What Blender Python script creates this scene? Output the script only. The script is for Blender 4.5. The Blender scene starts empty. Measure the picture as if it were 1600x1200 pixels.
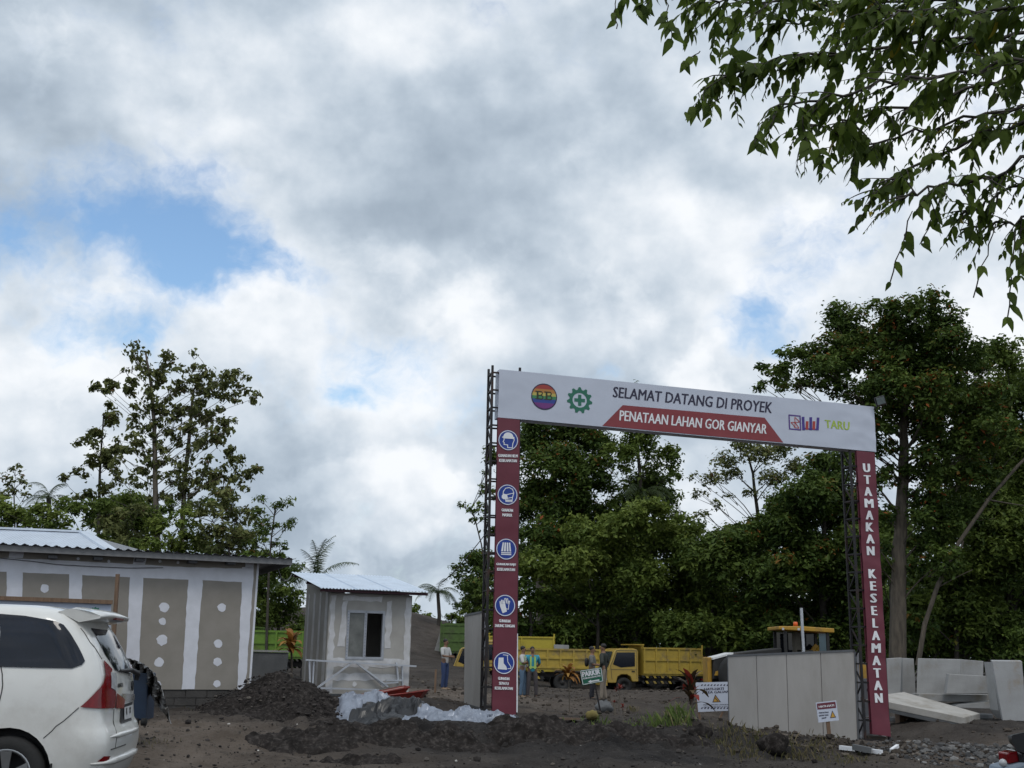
import bpy, bmesh, math, random
import numpy as np
from mathutils import Vector, Matrix

# ------------------------------------------------------------------ camera
F = 1740.0                                  # focal length in photo pixels (1600 wide)
PITCH = math.atan(420.0 / F)
ROLL = math.radians(1.0)
EYE = Vector((0.0, 0.0, 1.5))
_u0 = Vector((0, -math.sin(PITCH), math.cos(PITCH)))
_r0 = Vector((1, 0, 0))
FW = Vector((0, math.cos(PITCH), math.sin(PITCH)))
CR = _r0 * math.cos(ROLL) + _u0 * math.sin(ROLL)
CU = -_r0 * math.sin(ROLL) + _u0 * math.cos(ROLL)
scene = bpy.context.scene
col = scene.collection
cam_data = bpy.data.cameras.new('camera')
cam_data.sensor_width = 36.0
cam_data.sensor_fit = 'HORIZONTAL'
cam_data.lens = F / 1600.0 * 36.0
cam_data.clip_start = 0.1
cam_data.clip_end = 8000
cam = bpy.data.objects.new('camera', cam_data)
cam.matrix_world = Matrix(((CR.x, CU.x, -FW.x, EYE.x), (CR.y, CU.y, -FW.y, EYE.y), (CR.z, CU.z, -FW.z, EYE.z), (0, 0, 0, 1)))
col.objects.link(cam)
scene.camera = cam

def ray(px, py):
    return CR * ((px - 800.0) / F) + CU * ((600.0 - py) / F) + FW
def W(px, py, Y):
    """world point on the sight line of a photo pixel, Y metres ahead"""
    v = ray(px, py)
    return EYE + v * (Y / v.y)
def onplane(px, py, p, n):
    v = ray(px, py)
    return EYE + v * ((p - EYE).dot(n) / v.dot(n))
def proj(p):
    d = Vector(p) - EYE
    z = d.dot(FW)
    return 800 + F * d.dot(CR) / z, 600 - F * d.dot(CU) / z

# ------------------------------------------------------------------ light
SUN_EL = math.radians(60)
SUN_AZ = math.radians(172)                  # clockwise from +Y (view direction): behind the camera, a little to the right
sun_dir = Vector((math.sin(SUN_AZ) * math.cos(SUN_EL), math.cos(SUN_AZ) * math.cos(SUN_EL), math.sin(SUN_EL)))
sd = bpy.data.lights.new('sun', 'SUN')
sd.energy = 0.85
sd.angle = math.radians(20)
sd.color = (1.0, 0.96, 0.90)
sun = bpy.data.objects.new('sun', sd)
sun.rotation_euler = (-sun_dir).to_track_quat('-Z', 'Y').to_euler()
sun.location = (20, -20, 40)
col.objects.link(sun)
scene.view_settings.view_transform = 'Standard'
scene.view_settings.look = 'None'
scene.view_settings.gamma = 1.0
scene.view_settings.use_curve_mapping = False
scene.view_settings.exposure = 0.30

# ------------------------------------------------------------------ sky
world = bpy.data.worlds.new('World')
scene.world = world
world.use_nodes = True
NT = world.node_tree
NT.nodes.clear()
def wn(t, **k):
    n = NT.nodes.new(t)
    for a, b in k.items():
        setattr(n, a, b)
    return n
def wl(a, b):
    NT.links.new(a, b)
def wmath(op, a, b=None, c=None, clamp=False):
    n = wn('ShaderNodeMath', operation=op, use_clamp=clamp)
    for i, s in enumerate((a, b, c)):
        if s is None:
            continue
        if isinstance(s, (int, float)):
            n.inputs[i].default_value = s
        else:
            wl(s, n.inputs[i])
    return n.outputs[0]
def wsmooth(x, lo, hi):
    n = wn('ShaderNodeMapRange', interpolation_type='SMOOTHSTEP')
    wl(x, n.inputs[0])
    n.inputs[1].default_value = lo
    n.inputs[2].default_value = hi
    return n.outputs[0]
def wvadd(a, v):
    n = wn('ShaderNodeVectorMath', operation='ADD')
    wl(a, n.inputs[0])
    n.inputs[1].default_value = v
    return n.outputs[0]
tc = wn('ShaderNodeTexCoord')
DIR = tc.outputs['Generated']
def wnoise(vec, scale, detail, rough, dist=0.0, stretch=(1, 1, 1.2)):
    m = wn('ShaderNodeVectorMath', operation='MULTIPLY')
    wl(vec, m.inputs[0])
    m.inputs[1].default_value = stretch
    n = wn('ShaderNodeTexNoise')
    n.inputs['Scale'].default_value = scale
    n.inputs['Detail'].default_value = detail
    n.inputs['Roughness'].default_value = rough
    n.inputs['Distortion'].default_value = dist
    wl(m.outputs[0], n.inputs['Vector'])
    return n.outputs['Fac']
# direction slightly warped so that hand-placed cloud banks get ragged edges
wq = wn('ShaderNodeTexNoise')
wq.inputs['Scale'].default_value = 7.0
wq.inputs['Detail'].default_value = 5.0
wq.inputs['Roughness'].default_value = 0.6
wl(DIR, wq.inputs['Vector'])
wsub = wn('ShaderNodeVectorMath', operation='SUBTRACT')
wl(wq.outputs['Color'], wsub.inputs[0]); wsub.inputs[1].default_value = (0.5, 0.5, 0.5)
wsc = wn('ShaderNodeVectorMath', operation='SCALE')
wl(wsub.outputs[0], wsc.inputs[0]); wsc.inputs['Scale'].default_value = 0.14
wad = wn('ShaderNodeVectorMath', operation='ADD')
wl(DIR, wad.inputs[0]); wl(wsc.outputs[0], wad.inputs[1])
WARP = wad.outputs[0]
def wblobs(lst):
    """sum of soft spots on the sky: (px, py, radius px, amount)"""
    tot = None
    for px, py, r, amt in lst:
        d = ray(px, py).normalized()
        n = wn('ShaderNodeVectorMath', operation='DISTANCE')
        wl(WARP, n.inputs[0]); n.inputs[1].default_value = d
        m = wn('ShaderNodeMapRange', interpolation_type='SMOOTHSTEP')
        wl(n.outputs['Value'], m.inputs[0])
        m.inputs[1].default_value = r / F; m.inputs[2].default_value = 0.0
        m.inputs[3].default_value = 0.0; m.inputs[4].default_value = amt
        tot = m.outputs[0] if tot is None else wmath('ADD', tot, m.outputs[0])
    return tot
CLEAR = [(270, 340, 190, -.34), (60, 390, 250, -.40), (380, 410, 150, -.34), (180, 545, 170, -.40), (330, 430, 120, -.2), (200, 420, 160, -.16),
         (490, 455, 110, -.26), (560, 605, 45, -.26), (1195, 512, 85, -.30), (930, 575, 100, -.36), (1120, 555, 80, -.2), (30, 560, 90, -.2)]
PUFF = [(165, 445, 90, .30), (340, 490, 130, .22), (60, 495, 120, .22), (110, 370, 60, .16), (250, 395, 60, .14), (110, 610, 120, .2), (1120, 580, 90, .2)]
TONE = [(100, 60, 440, -.30), (700, 240, 330, -.24), (560, 330, 200, -.14), (960, 120, 330, -.14),
        (350, 170, 110, .20), (590, 110, 150, .22), (640, 10, 200, .10), (1000, 300, 170, .26), (1150, 370, 200, .24),
        (350, 480, 160, .22), (430, 570, 170, .14), (170, 440, 80, .22), (60, 520, 180, .16), (730, 500, 130, .20),
        (650, 620, 200, .24), (590, 765, 110, .22), (690, 790, 80, .24), (430, 780, 180, -.26), (660, 880, 170, -.20), (480, 690, 110, -.10),
        (110, 640, 140, .10), (1120, 590, 110, .30), (1300, 330, 260, .16), (1560, 520, 110, .34), (1100, 720, 170, .16), (1550, 250, 260, .14)]
big = wnoise(DIR, 3.1, 6.0, 0.55, 0.0)
fine = wnoise(WARP, 9.0, 8.0, 0.62)
dens = wmath('ADD', wmath('MULTIPLY_ADD', big, 1.5, -0.75), wmath('MULTIPLY_ADD', fine, 1.15, -0.575))
dens = wmath('ADD', dens, 0.74)
dens = wmath('ADD', dens, wblobs(CLEAR))
dens = wmath('ADD', dens, wblobs(PUFF))
cover = wsmooth(dens, 0.15, 0.64)
# relief of the billows: difference of the same field towards the light
lit = (CU * 0.8 + CR * 0.35).normalized()
puff0 = wnoise(DIR, 4.4, 7.0, 0.50)
puff1 = wnoise(wvadd(DIR, lit * 0.024), 4.4, 7.0, 0.50)
relief = wmath('SUBTRACT', puff0, puff1)
soft = wnoise(DIR, 2.0, 2.0, 0.5)
tone = wmath('MULTIPLY_ADD', relief, 2.9, 0.53)
tone = wmath('ADD', tone, wmath('MULTIPLY_ADD', soft, 0.55, -0.275))
tone = wmath('ADD', tone, wmath('MULTIPLY_ADD', fine, 0.18, -0.09))
tone = wmath('ADD', tone, wblobs(TONE))
CUM = [(595, 765, 120, .20), (690, 800, 80, .14), (350, 490, 150, .14), (170, 440, 90, .18), (620, 385, 70, .10), (1110, 590, 110, .16), (70, 520, 160, .12), (1565, 530, 90, .2), (740, 500, 110, .10), (120, 620, 120, .10), (1000, 300, 150, .06)]
cumn = wmath('ADD', wmath('MULTIPLY_ADD', wnoise(WARP, 6.5, 7.0, 0.55), 0.9, 0.0), wblobs(CUM))
cum = wsmooth(cumn, 0.50, 0.62)                               # crisp sunlit billows in front of the grey deck
tone = wmath('ADD', tone, wmath('MULTIPLY', cum, 0.17))
edge = wmath('SUBTRACT', 1.0, wsmooth(dens, 0.40, 0.80))       # thin cloud lets more light through
tone = wmath('ADD', tone, wmath('MULTIPLY', edge, 0.16))
cr = wn('ShaderNodeValToRGB')
wl(tone, cr.inputs[0])
cr.color_ramp.interpolation = 'B_SPLINE'
el = cr.color_ramp.elements
el[0].position = 0.0; el[0].color = (0.27, 0.33, 0.40, 1)
el[1].position = 1.0; el[1].color = (0.80, 0.82, 0.845, 1)
for p, c in ((0.25, (0.335, 0.40, 0.475, 1)), (0.5, (0.45, 0.52, 0.595, 1)), (0.75, (0.62, 0.67, 0.725, 1))):
    e = el.new(p); e.color = c
SKY_STRENGTH = 0.1
cs = wn('ShaderNodeVectorMath', operation='SCALE')
wl(cr.outputs[0], cs.inputs[0]); cs.inputs['Scale'].default_value = 1.0 / SKY_STRENGTH
sk = wn('ShaderNodeTexSky', sky_type='NISHITA', sun_disc=False)
sk.sun_elevation = SUN_EL
sk.sun_rotation = SUN_AZ
sk.air_density = 1.3
sk.dust_density = 0.6
sks = wn('ShaderNodeVectorMath', operation='SCALE')
skt = wn('ShaderNodeVectorMath', operation='MULTIPLY')
wl(sk.outputs[0], skt.inputs[0]); skt.inputs[1].default_value = (0.86, 0.98, 1.08)
wl(skt.outputs[0], sks.inputs[0]); sks.inputs['Scale'].default_value = 1.22
mx = wn('ShaderNodeMix', data_type='RGBA')
wl(cover, mx.inputs[0]); wl(sks.outputs[0], mx.inputs[6]); wl(cs.outputs[0], mx.inputs[7])
bg = wn('ShaderNodeBackground')
wl(mx.outputs[2], bg.inputs[0]); bg.inputs[1].default_value = SKY_STRENGTH
wo = wn('ShaderNodeOutputWorld')
wl(bg.outputs[0], wo.inputs[0])
world.cycles.sampling_method = 'MANUAL'
world.cycles.sample_map_resolution = 256

# ------------------------------------------------------------------ helpers
rng = np.random.default_rng(7)
random.seed(7)
ACC = {}                                    # world position of a thing's root

def tag(o, label=None, cat=None, group=None, kind=None):
    if label: o['label'] = label
    if cat: o['category'] = cat
    if group: o['group'] = group
    if kind: o['kind'] = kind
    return o
def thing(name, label, cat, loc=(0, 0, 0), group=None):
    o = bpy.data.objects.new(name, None)
    o.empty_display_size = 0.3
    o.location = loc
    col.objects.link(o)
    ACC[o] = Vector(loc)
    return tag(o, label, cat, group)
def link_mesh(name, me, parent=None, loc=None):
    o = bpy.data.objects.new(name, me)
    if loc is not None: o.location = loc
    if parent is not None: o.parent = parent
    col.objects.link(o)
    ACC[o] = (ACC[parent] if parent is not None else Vector((0, 0, 0))) + (Vector(loc) if loc is not None else Vector((0, 0, 0)))
    return o
def fast_mesh(name, V, Fc, mats, smooth=False, attr=None, midx=None):
    """mesh from numpy arrays; Fc is (m,3) or (m,4)"""
    V = np.ascontiguousarray(V, dtype=np.float32); Fc = np.ascontiguousarray(Fc, dtype=np.int32)
    me = bpy.data.meshes.new(name)
    k = Fc.shape[1]
    me.vertices.add(len(V)); me.vertices.foreach_set('co', V.ravel())
    me.loops.add(Fc.size); me.loops.foreach_set('vertex_index', Fc.ravel())
    me.polygons.add(len(Fc))
    me.polygons.foreach_set('loop_start', np.arange(0, Fc.size, k, dtype=np.int32))
    me.polygons.foreach_set('loop_total', np.full(len(Fc), k, dtype=np.int32))
    for m in (mats if isinstance(mats, (list, tuple)) else [mats]): me.materials.append(m)
    if midx is not None: me.polygons.foreach_set('material_index', np.asarray(midx, dtype=np.int32))
    me.update(calc_edges=True)
    me.polygons.foreach_set('use_smooth', np.full(len(Fc), smooth, dtype=bool))
    if attr is not None:
        for an, av in attr.items():
            a = me.attributes.new(an, 'FLOAT', 'POINT'); a.data.foreach_set('value', np.asarray(av, dtype=np.float32))
    return me
class MB:
    """collects geometry for one mesh"""
    def __init__(s): s.v = []; s.f = []; s.m = []; s.sm = []; s.mi = 0
    def add(s, pts, faces, smooth=False):
        b = len(s.v); s.v += [tuple(p) for p in pts]
        for f in faces: s.f.append([b + i for i in f]); s.m.append(s.mi); s.sm.append(smooth)
        return s
    def box(s, c, d, R=None):
        c = Vector(c); h = Vector(d) * 0.5; pts = []
        for x in (-1, 1):
            for y in (-1, 1):
                for z in (-1, 1):
                    p = Vector((x * h.x, y * h.y, z * h.z)); pts.append(c + (R @ p if R is not None else p))
        return s.add(pts, [(0, 1, 3, 2), (4, 6, 7, 5), (0, 4, 5, 1), (2, 3, 7, 6), (0, 2, 6, 4), (1, 5, 7, 3)])
    def beam(s, a, b, w, h, up=(0, 0, 1)):
        a = Vector(a); b = Vector(b); d = (b - a).normalized(); up = Vector(up)
        if abs(d.dot(up)) > 0.98: up = Vector((0, 1, 0))
        r = d.cross(up).normalized(); u = r.cross(d)
        q = [r * (-w / 2) + u * (-h / 2), r * (w / 2) + u * (-h / 2), r * (w / 2) + u * (h / 2), r * (-w / 2) + u * (h / 2)]
        return s.add([a + x for x in q] + [b + x for x in q], [(3, 2, 1, 0), (4, 5, 6, 7), (0, 1, 5, 4), (1, 2, 6, 5), (2, 3, 7, 6), (3, 0, 4, 7)])
    def prism(s, poly, ext, smooth=False):
        n = len(poly); P = [Vector(p) for p in poly]; e = Vector(ext)
        return s.add(P + [p + e for p in P], [tuple(range(n - 1, -1, -1)), tuple(range(n, 2 * n))] + [(i, (i + 1) % n, n + (i + 1) % n, n + i) for i in range(n)], smooth)
    def tube(s, pts, rad, n=7, cap=True, smooth=True):
        P = [Vector(p) for p in pts]; k = len(P)
        if not isinstance(rad, (list, tuple)): rad = [rad] * k
        ref = Vector((0.31, 0.17, 0.93)); out = []
        for i in range(k):
            d = (P[min(i + 1, k - 1)] - P[max(i - 1, 0)]).normalized()
            a = d.cross(ref)
            if a.length < 0.15: a = d.cross(Vector((0.93, 0.1, 0.2)))
            a.normalize(); b = d.cross(a)
            for j in range(n):
                t = 2 * math.pi * j / n; out.append(P[i] + (a * math.cos(t) + b * math.sin(t)) * rad[i])
        fs = [(i * n + j, i * n + (j + 1) % n, (i + 1) * n + (j + 1) % n, (i + 1) * n + j) for i in range(k - 1) for j in range(n)]
        s.add(out, fs, smooth)
        if cap: s.add(out[:n], [tuple(range(n - 1, -1, -1))]); s.add(out[-n:], [tuple(range(n))])
        return s
    def lathe(s, c, axis, prof, n=20, smooth=True):
        """prof: (distance along axis, radius)"""
        c = Vector(c); ax = Vector(axis).normalized(); a = ax.cross(Vector((0.2, 0.3, 0.93)))
        if a.length < 0.1: a = ax.cross(Vector((1, 0, 0)))
        a.normalize(); b = ax.cross(a); out = []
        for t, r in prof:
            for j in range(n):
                q = 2 * math.pi * j / n; out.append(c + ax * t + (a * math.cos(q) + b * math.sin(q)) * r)
        k = len(prof)
        return s.add(out, [(i * n + j, i * n + (j + 1) % n, (i + 1) * n + (j + 1) % n, (i + 1) * n + j) for i in range(k - 1) for j in range(n)], smooth)
    def ball(s, c, r, n=10, sq=(1, 1, 1)):
        c = Vector(c); m = n // 2 + 1; out = []
        for i in range(m + 1):
            p = math.pi * i / m
            for j in range(n):
                q = 2 * math.pi * j / n; out.append(c + Vector((math.sin(p) * math.cos(q) * sq[0], math.sin(p) * math.sin(q) * sq[1], math.cos(p) * sq[2])) * r)
        return s.add(out, [(i * n + j, (i + 1) * n + j, (i + 1) * n + (j + 1) % n, i * n + (j + 1) % n) for i in range(m) for j in range(n)], True)
    def mesh(s, name, mats, off=None):
        me = bpy.data.meshes.new(name)
        o = off if off is not None else Vector((0, 0, 0))
        me.from_pydata([(p[0] - o[0], p[1] - o[1], p[2] - o[2]) for p in s.v], [], s.f)
        for m in (mats if isinstance(mats, (list, tuple)) else [mats]): me.materials.append(m)
        me.polygons.foreach_set('material_index', np.array(s.m, dtype=np.int32))
        me.polygons.foreach_set('use_smooth', np.array(s.sm, dtype=bool))
        me.validate(); me.update()
        return me
    def build(s, name, mats, parent=None, local=False, loc=None, bevel=0):
        """vertices are world coordinates unless local"""
        off = Vector((0, 0, 0))
        if not local:
            if parent is not None: off = off + ACC[parent]
            if loc is not None: off = off + Vector(loc)
        o = link_mesh(name, s.mesh(name, mats, off), parent, loc)
        if bevel:
            b = o.modifiers.new('bevel', 'BEVEL'); b.width = bevel; b.segments = 2; b.limit_method = 'ANGLE'; b.angle_limit = math.radians(40)
        return o
def box1(name, c, d, mat, parent=None, R=None, bevel=0): return MB().box(c, d, R).build(name, mat, parent, bevel=bevel)

def vnoise(x, y, seed=0):
    x = np.asarray(x, dtype=np.float64); y = np.asarray(y, dtype=np.float64)
    xi = np.floor(x).astype(np.int64); yi = np.floor(y).astype(np.int64); fx = x - xi; fy = y - yi
    fx = fx * fx * fx * (fx * (fx * 6 - 15) + 10); fy = fy * fy * fy * (fy * (fy * 6 - 15) + 10)
    def h(a, b):
        n = (a * 374761393 + b * 668265263 + seed * 974711 + 1013) & 0xffffffff
        n = ((n ^ (n >> 13)) * 1274126177) & 0xffffffff
        return ((n ^ (n >> 16)) & 0xffff) / 65535.0
    return (h(xi, yi) * (1 - fx) + h(xi + 1, yi) * fx) * (1 - fy) + (h(xi, yi + 1) * (1 - fx) + h(xi + 1, yi + 1) * fx) * fy
def fbm(x, y, oct=4, seed=0, gain=0.5):
    s = 0; a = 1; t = 0
    for i in range(oct):
        s = s + a * vnoise(x * 2 ** i + 17.3 * i, y * 2 ** i - 9.1 * i, seed + i); t += a; a *= gain
    return s / t - 0.5

# ------------------------------------------------------------------ materials
MATS = {}
def mat(name, c, rough=0.75, metal=0.0, c2=None, scale=6.0, var=0.18, bump=0.0, bscale=60.0, spec=0.5, dirt=None, dscale=1.5, coat=0.0, stretch=None, alpha=None, trans=0.0):
    if name in MATS: return MATS[name]
    m = bpy.data.materials.new(name); m.use_nodes = True; MATS[name] = m
    nt = m.node_tree; b = nt.nodes['Principled BSDF']
    tcn = nt.nodes.new('ShaderNodeTexCoord'); vec = tcn.outputs['Object']
    if stretch:
        mp = nt.nodes.new('ShaderNodeMapping'); mp.inputs['Scale'].default_value = stretch; nt.links.new(vec, mp.inputs[0]); vec = mp.outputs[0]
    def noise(sc, det=6.0, ro=0.6):
        n = nt.nodes.new('ShaderNodeTexNoise'); n.inputs['Scale'].default_value = sc; n.inputs['Detail'].default_value = det; n.inputs['Roughness'].default_value = ro
        nt.links.new(vec, n.inputs['Vector']); return n.outputs['Fac']
    def ramp(x, lo, hi):
        r = nt.nodes.new('ShaderNodeMapRange'); nt.links.new(x, r.inputs[0]); r.inputs[1].default_value = lo; r.inputs[2].default_value = hi; return r.outputs[0]
    def mixc(f, a, d):
        x = nt.nodes.new('ShaderNodeMix'); x.data_type = 'RGBA'; nt.links.new(f, x.inputs[0])
        for i, q in ((6, a), (7, d)):
            if isinstance(q, tuple): x.inputs[i].default_value = q + (1,)
            else: nt.links.new(q, x.inputs[i])
        return x.outputs[2]
    if c2 is None: c2 = tuple(x * (1 - var) for x in c)
    out = mixc(ramp(noise(scale), 0.35, 0.65), tuple(c), tuple(c2))
    if dirt: out = mixc(ramp(noise(dscale, 8.0, 0.7), 0.52, 0.68), out, tuple(dirt))
    nt.links.new(out, b.inputs['Base Color'])
    b.inputs['Roughness'].default_value = rough; b.inputs['Metallic'].default_value = metal
    b.inputs['Specular IOR Level'].default_value = spec
    if coat: b.inputs['Coat Weight'].default_value = coat; b.inputs['Coat Roughness'].default_value = 0.05
    if trans: b.inputs['Transmission Weight'].default_value = trans
    if bump:
        bn = nt.nodes.new('ShaderNodeBump'); bn.inputs['Strength'].default_value = bump; bn.inputs['Distance'].default_value = 0.02
        nt.links.new(noise(bscale, 4.0), bn.inputs['Height']); nt.links.new(bn.outputs[0], b.inputs['Normal'])
    return m
def leafmat(name, c1, c2, c3=None, transl=0.25, rough=0.55):
    if name in MATS: return MATS[name]
    m = bpy.data.materials.new(name); m.use_nodes = True; MATS[name] = m
    nt = m.node_tree; b = nt.nodes['Principled BSDF']; out = nt.nodes['Material Output']
    at = nt.nodes.new('ShaderNodeAttribute'); at.attribute_name = 'tint'
    cr_ = nt.nodes.new('ShaderNodeValToRGB'); e = cr_.color_ramp.elements
    e[0].position = 0.0; e[0].color = tuple(c1) + (1,); e[1].position = 0.8 if c3 else 1.0; e[1].color = tuple(c2) + (1,)
    if c3: q = e.new(0.97); q.color = tuple(c3) + (1,)
    nt.links.new(at.outputs['Fac'], cr_.inputs[0]); nt.links.new(cr_.outputs[0], b.inputs['Base Color'])
    b.inputs['Roughness'].default_value = rough; b.inputs['Specular IOR Level'].default_value = 0.2
    tr = nt.nodes.new('ShaderNodeBsdfTranslucent'); nt.links.new(cr_.outputs[0], tr.inputs[0])
    mx_ = nt.nodes.new('ShaderNodeMixShader'); mx_.inputs[0].default_value = transl
    nt.links.new(b.outputs[0], mx_.inputs[1]); nt.links.new(tr.outputs[0], mx_.inputs[2]); nt.links.new(mx_.outputs[0], out.inputs[0])
    return m
VINYL = mat('white_vinyl', (0.55, 0.59, 0.69), 0.55, var=0.05, scale=2, bump=0.05, bscale=5)
MAROON = mat('maroon_vinyl', (0.150, 0.028, 0.046), 0.6, var=0.12, scale=3, bump=0.05, bscale=6)
REDRIB = mat('ribbon_red', (0.25, 0.042, 0.05), 0.6, var=0.1)
NAVY = mat('navy_ink', (0.028, 0.025, 0.06), 0.6)
INKW = mat('white_ink', (0.82, 0.83, 0.86), 0.6, var=0.05)
BLUE = mat('sign_blue', (0.015, 0.05, 0.30), 0.5, var=0.1)
GREEN = mat('safety_green', (0.02, 0.16, 0.10), 0.55, var=0.1)
STEEL_BK = mat('black_steel', (0.022, 0.02, 0.022), 0.55, 0.3, dirt=(0.06, 0.03, 0.02), dscale=3)
GALV = mat('galvanised', (0.62, 0.64, 0.68), 0.42, 0.75, var=0.2, scale=5)
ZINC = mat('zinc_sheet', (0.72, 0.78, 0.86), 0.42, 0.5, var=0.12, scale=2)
BLACK = mat('black_rubber', (0.012, 0.012, 0.013), 0.8)
GLASS = mat('dark_glass', (0.008, 0.011, 0.02), 0.06, spec=0.45, var=0.3)
CONC = mat('precast_concrete', (0.36, 0.36, 0.36), 0.85, c2=(0.27, 0.27, 0.265), scale=1.6, bump=0.25, bscale=30, dirt=(0.24, 0.215, 0.18), dscale=0.9)
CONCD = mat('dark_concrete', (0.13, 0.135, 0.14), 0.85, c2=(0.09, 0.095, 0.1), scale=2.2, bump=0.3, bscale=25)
PANEL = mat('cement_panel', (0.46, 0.435, 0.41), 0.85, c2=(0.42, 0.395, 0.37), scale=2.5, bump=0.1, bscale=50, dirt=(0.38, 0.35, 0.32), dscale=0.8, stretch=(1, 1, 0.35))
WOOD = mat('raw_wood', (0.22, 0.14, 0.09), 0.8, c2=(0.15, 0.095, 0.06), scale=4, stretch=(6, 6, 0.6), bump=0.3)
BARK = mat('bark', (0.17, 0.145, 0.115), 0.9, c2=(0.09, 0.075, 0.06), scale=3, stretch=(3, 3, 0.6), bump=0.8, bscale=14)
BARKD = mat('dark_bark', (0.07, 0.06, 0.05), 0.9, c2=(0.04, 0.035, 0.03), scale=4, bump=0.6, bscale=14)

# ------------------------------------------------------------------ lettering
_tc = {}
def text2d(s, bold=0.012):
    """flat mesh of a string: vertices scaled into the unit square, faces, width/height ratio"""
    k = (s, bold)
    if k in _tc: return _tc[k]
    cu = bpy.data.curves.new('t', 'FONT'); cu.body = s; cu.offset = bold; cu.resolution_u = 2; cu.fill_mode = 'FRONT'
    o = bpy.data.objects.new('t', cu); col.objects.link(o)
    dg = bpy.context.evaluated_depsgraph_get(); ev = o.evaluated_get(dg); me = ev.to_mesh()
    V = np.array([v.co[:2] for v in me.vertices]); fs = [tuple(p.vertices) for p in me.polygons]
    ev.to_mesh_clear(); bpy.data.objects.remove(o); bpy.data.curves.remove(cu)
    lo = V.min(0); hi = V.max(0); r = ((V - lo) / (hi - lo), fs, (hi - lo)[0] / (hi - lo)[1])
    _tc[k] = r
    return r
def put_text(mb, s, quad, bold=0.012, mirror=False):
    """quad: world corners bottom-left, bottom-right, top-right, top-left"""
    V, fs, _ = text2d(s, 0.0)
    a, b, c, d = [Vector(q) for q in quad]
    nrm = (b - a).cross(d - a).normalized(); e = (b - a).normalized(); k = bold * 2.2 * (d - a).length; w = k / max(1e-6, (b - a).length)
    for i, sh in enumerate((-1, 0, 1) if bold else (0,)):          # strokes thickened sideways
        pts = []
        for u, v in V:
            if mirror: u = 1 - u
            u = w + u * (1 - 2 * w)
            pts.append(a * ((1 - u) * (1 - v)) + b * (u * (1 - v)) + c * (u * v) + d * ((1 - u) * v) + e * (k * sh) + nrm * (0.0007 * i))
        mb.add(pts, fs)
def poly2d(mb, frame, pts):
    """polygon in frame(u, v) -> world"""
    mb.add([frame(u, v) for u, v in pts], [tuple(range(len(pts)))])
def ring2d(mb, frame, cu_, cv_, r1, r2, n=36, a0=0, a1=2 * math.pi):
    p = []; f = []
    for i in range(n + 1):
        t = a0 + (a1 - a0) * i / n
        p += [frame(cu_ + r1 * math.cos(t), cv_ + r1 * math.sin(t)), frame(cu_ + r2 * math.cos(t), cv_ + r2 * math.sin(t))]
    for i in range(n): f.append((2 * i, 2 * i + 1, 2 * i + 3, 2 * i + 2))
    mb.add(p, f)
def disc2d(mb, frame, cu_, cv_, r, n=36):
    mb.add([frame(cu_ + r * math.cos(2 * math.pi * i / n), cv_ + r * math.sin(2 * math.pi * i / n)) for i in range(n)], [tuple(range(n))])
def stroke2d(mb, frame, pts, w):
    for (x0, y0), (x1, y1) in zip(pts[:-1], pts[1:]):
        L = math.hypot(x1 - x0, y1 - y0) or 1; nx, ny = -(y1 - y0) / L * w / 2, (x1 - x0) / L * w / 2
        ex, ey = (x1 - x0) / L * w * 0.3, (y1 - y0) / L * w * 0.3
        mb.add([frame(x0 + nx - ex, y0 + ny - ey), frame(x1 + nx + ex, y1 + ny + ey), frame(x1 - nx + ex, y1 - ny + ey), frame(x0 - nx - ex, y0 - ny - ey)], [(0, 1, 2, 3)])
def gear2d(mb, frame, R, teeth=11):
    p = []; f = []; N = teeth * 4; ri = R * 0.56
    for i in range(N):
        t = math.pi / 2 + 2 * math.pi * (i - 0.5) / N; ro = R if i % 4 in (0, 1) else R * 0.80
        p += [frame(ro * math.cos(t), ro * math.sin(t)), frame(ri * math.cos(t), ri * math.sin(t))]
    for i in range(N): j = (i + 1) % N; f.append((2 * i, 2 * j, 2 * j + 1, 2 * i + 1))
    mb.add(p, f)
    a, b = R * 0.13, R * 0.42
    poly2d(mb, frame, [(-a, -b), (a, -b), (a, -a), (b, -a), (b, a), (a, a), (a, b), (-a, b), (-a, a), (-b, a), (-b, -a), (-a, -a)])

# ------------------------------------------------------------------ terrain
ANCH = [(787, 1128, 25), (1375, 1170, 27.3), (480, 1086, 24.8), (640, 1084, 25.4), (383, 1104, 22.4), (120, 1112, 21.3), (0, 1116, 20.6),
        (695, 1078, 39), (822, 1091, 40), (930, 1093, 38), (1000, 1085, 57), (860, 1077, 52), (1480, 1128, 28.5), (1580, 1130, 28.5),
        (1240, 1163, 29), (1140, 1140, 31), (440, 1068, 42), (700, 1046, 52), (800, 1200, 15), (400, 1200, 14.8), (1200, 1210, 15), (1500, 1210, 15.5),
        (1250, 1075, 40), (600, 1130, 21), (1000, 1120, 26), (250, 1150, 17), (215, 1130, 17.5)]
AP = [W(*a) for a in ANCH] + [Vector((-3.5, 9.6, 0.16)), Vector((-6, 9, 0.16)), Vector((0, 5, 0)), Vector((6, 6, -0.05)), Vector((20, 20, -0.3)), Vector((25, 50, -0.4)), Vector((-20, 15, 0.3)),
      Vector((-20, 45, 0.6)), Vector((0, 75, 0)), Vector((40, 70, 0)), Vector((0, -20, 0)), Vector((60, 0, 0)), Vector((-60, 0, 0.3)), Vector((0, 200, 0)), Vector((-150, 150, 1)), Vector((150, 150, 0))]
AX = np.array([p.x for p in AP]); AY = np.array([p.y for p in AP]); AZ = np.array([p.z for p in AP])
def bump(x, y, cx, cy, rx, ry, h, ang=0.0, pw=1.0):
    c, s = math.cos(ang), math.sin(ang); dx = x - cx; dy = y - cy
    u = (dx * c + dy * s) / rx; v = (-dx * s + dy * c) / ry
    return h * np.exp(-(u * u + v * v) ** pw)
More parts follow.
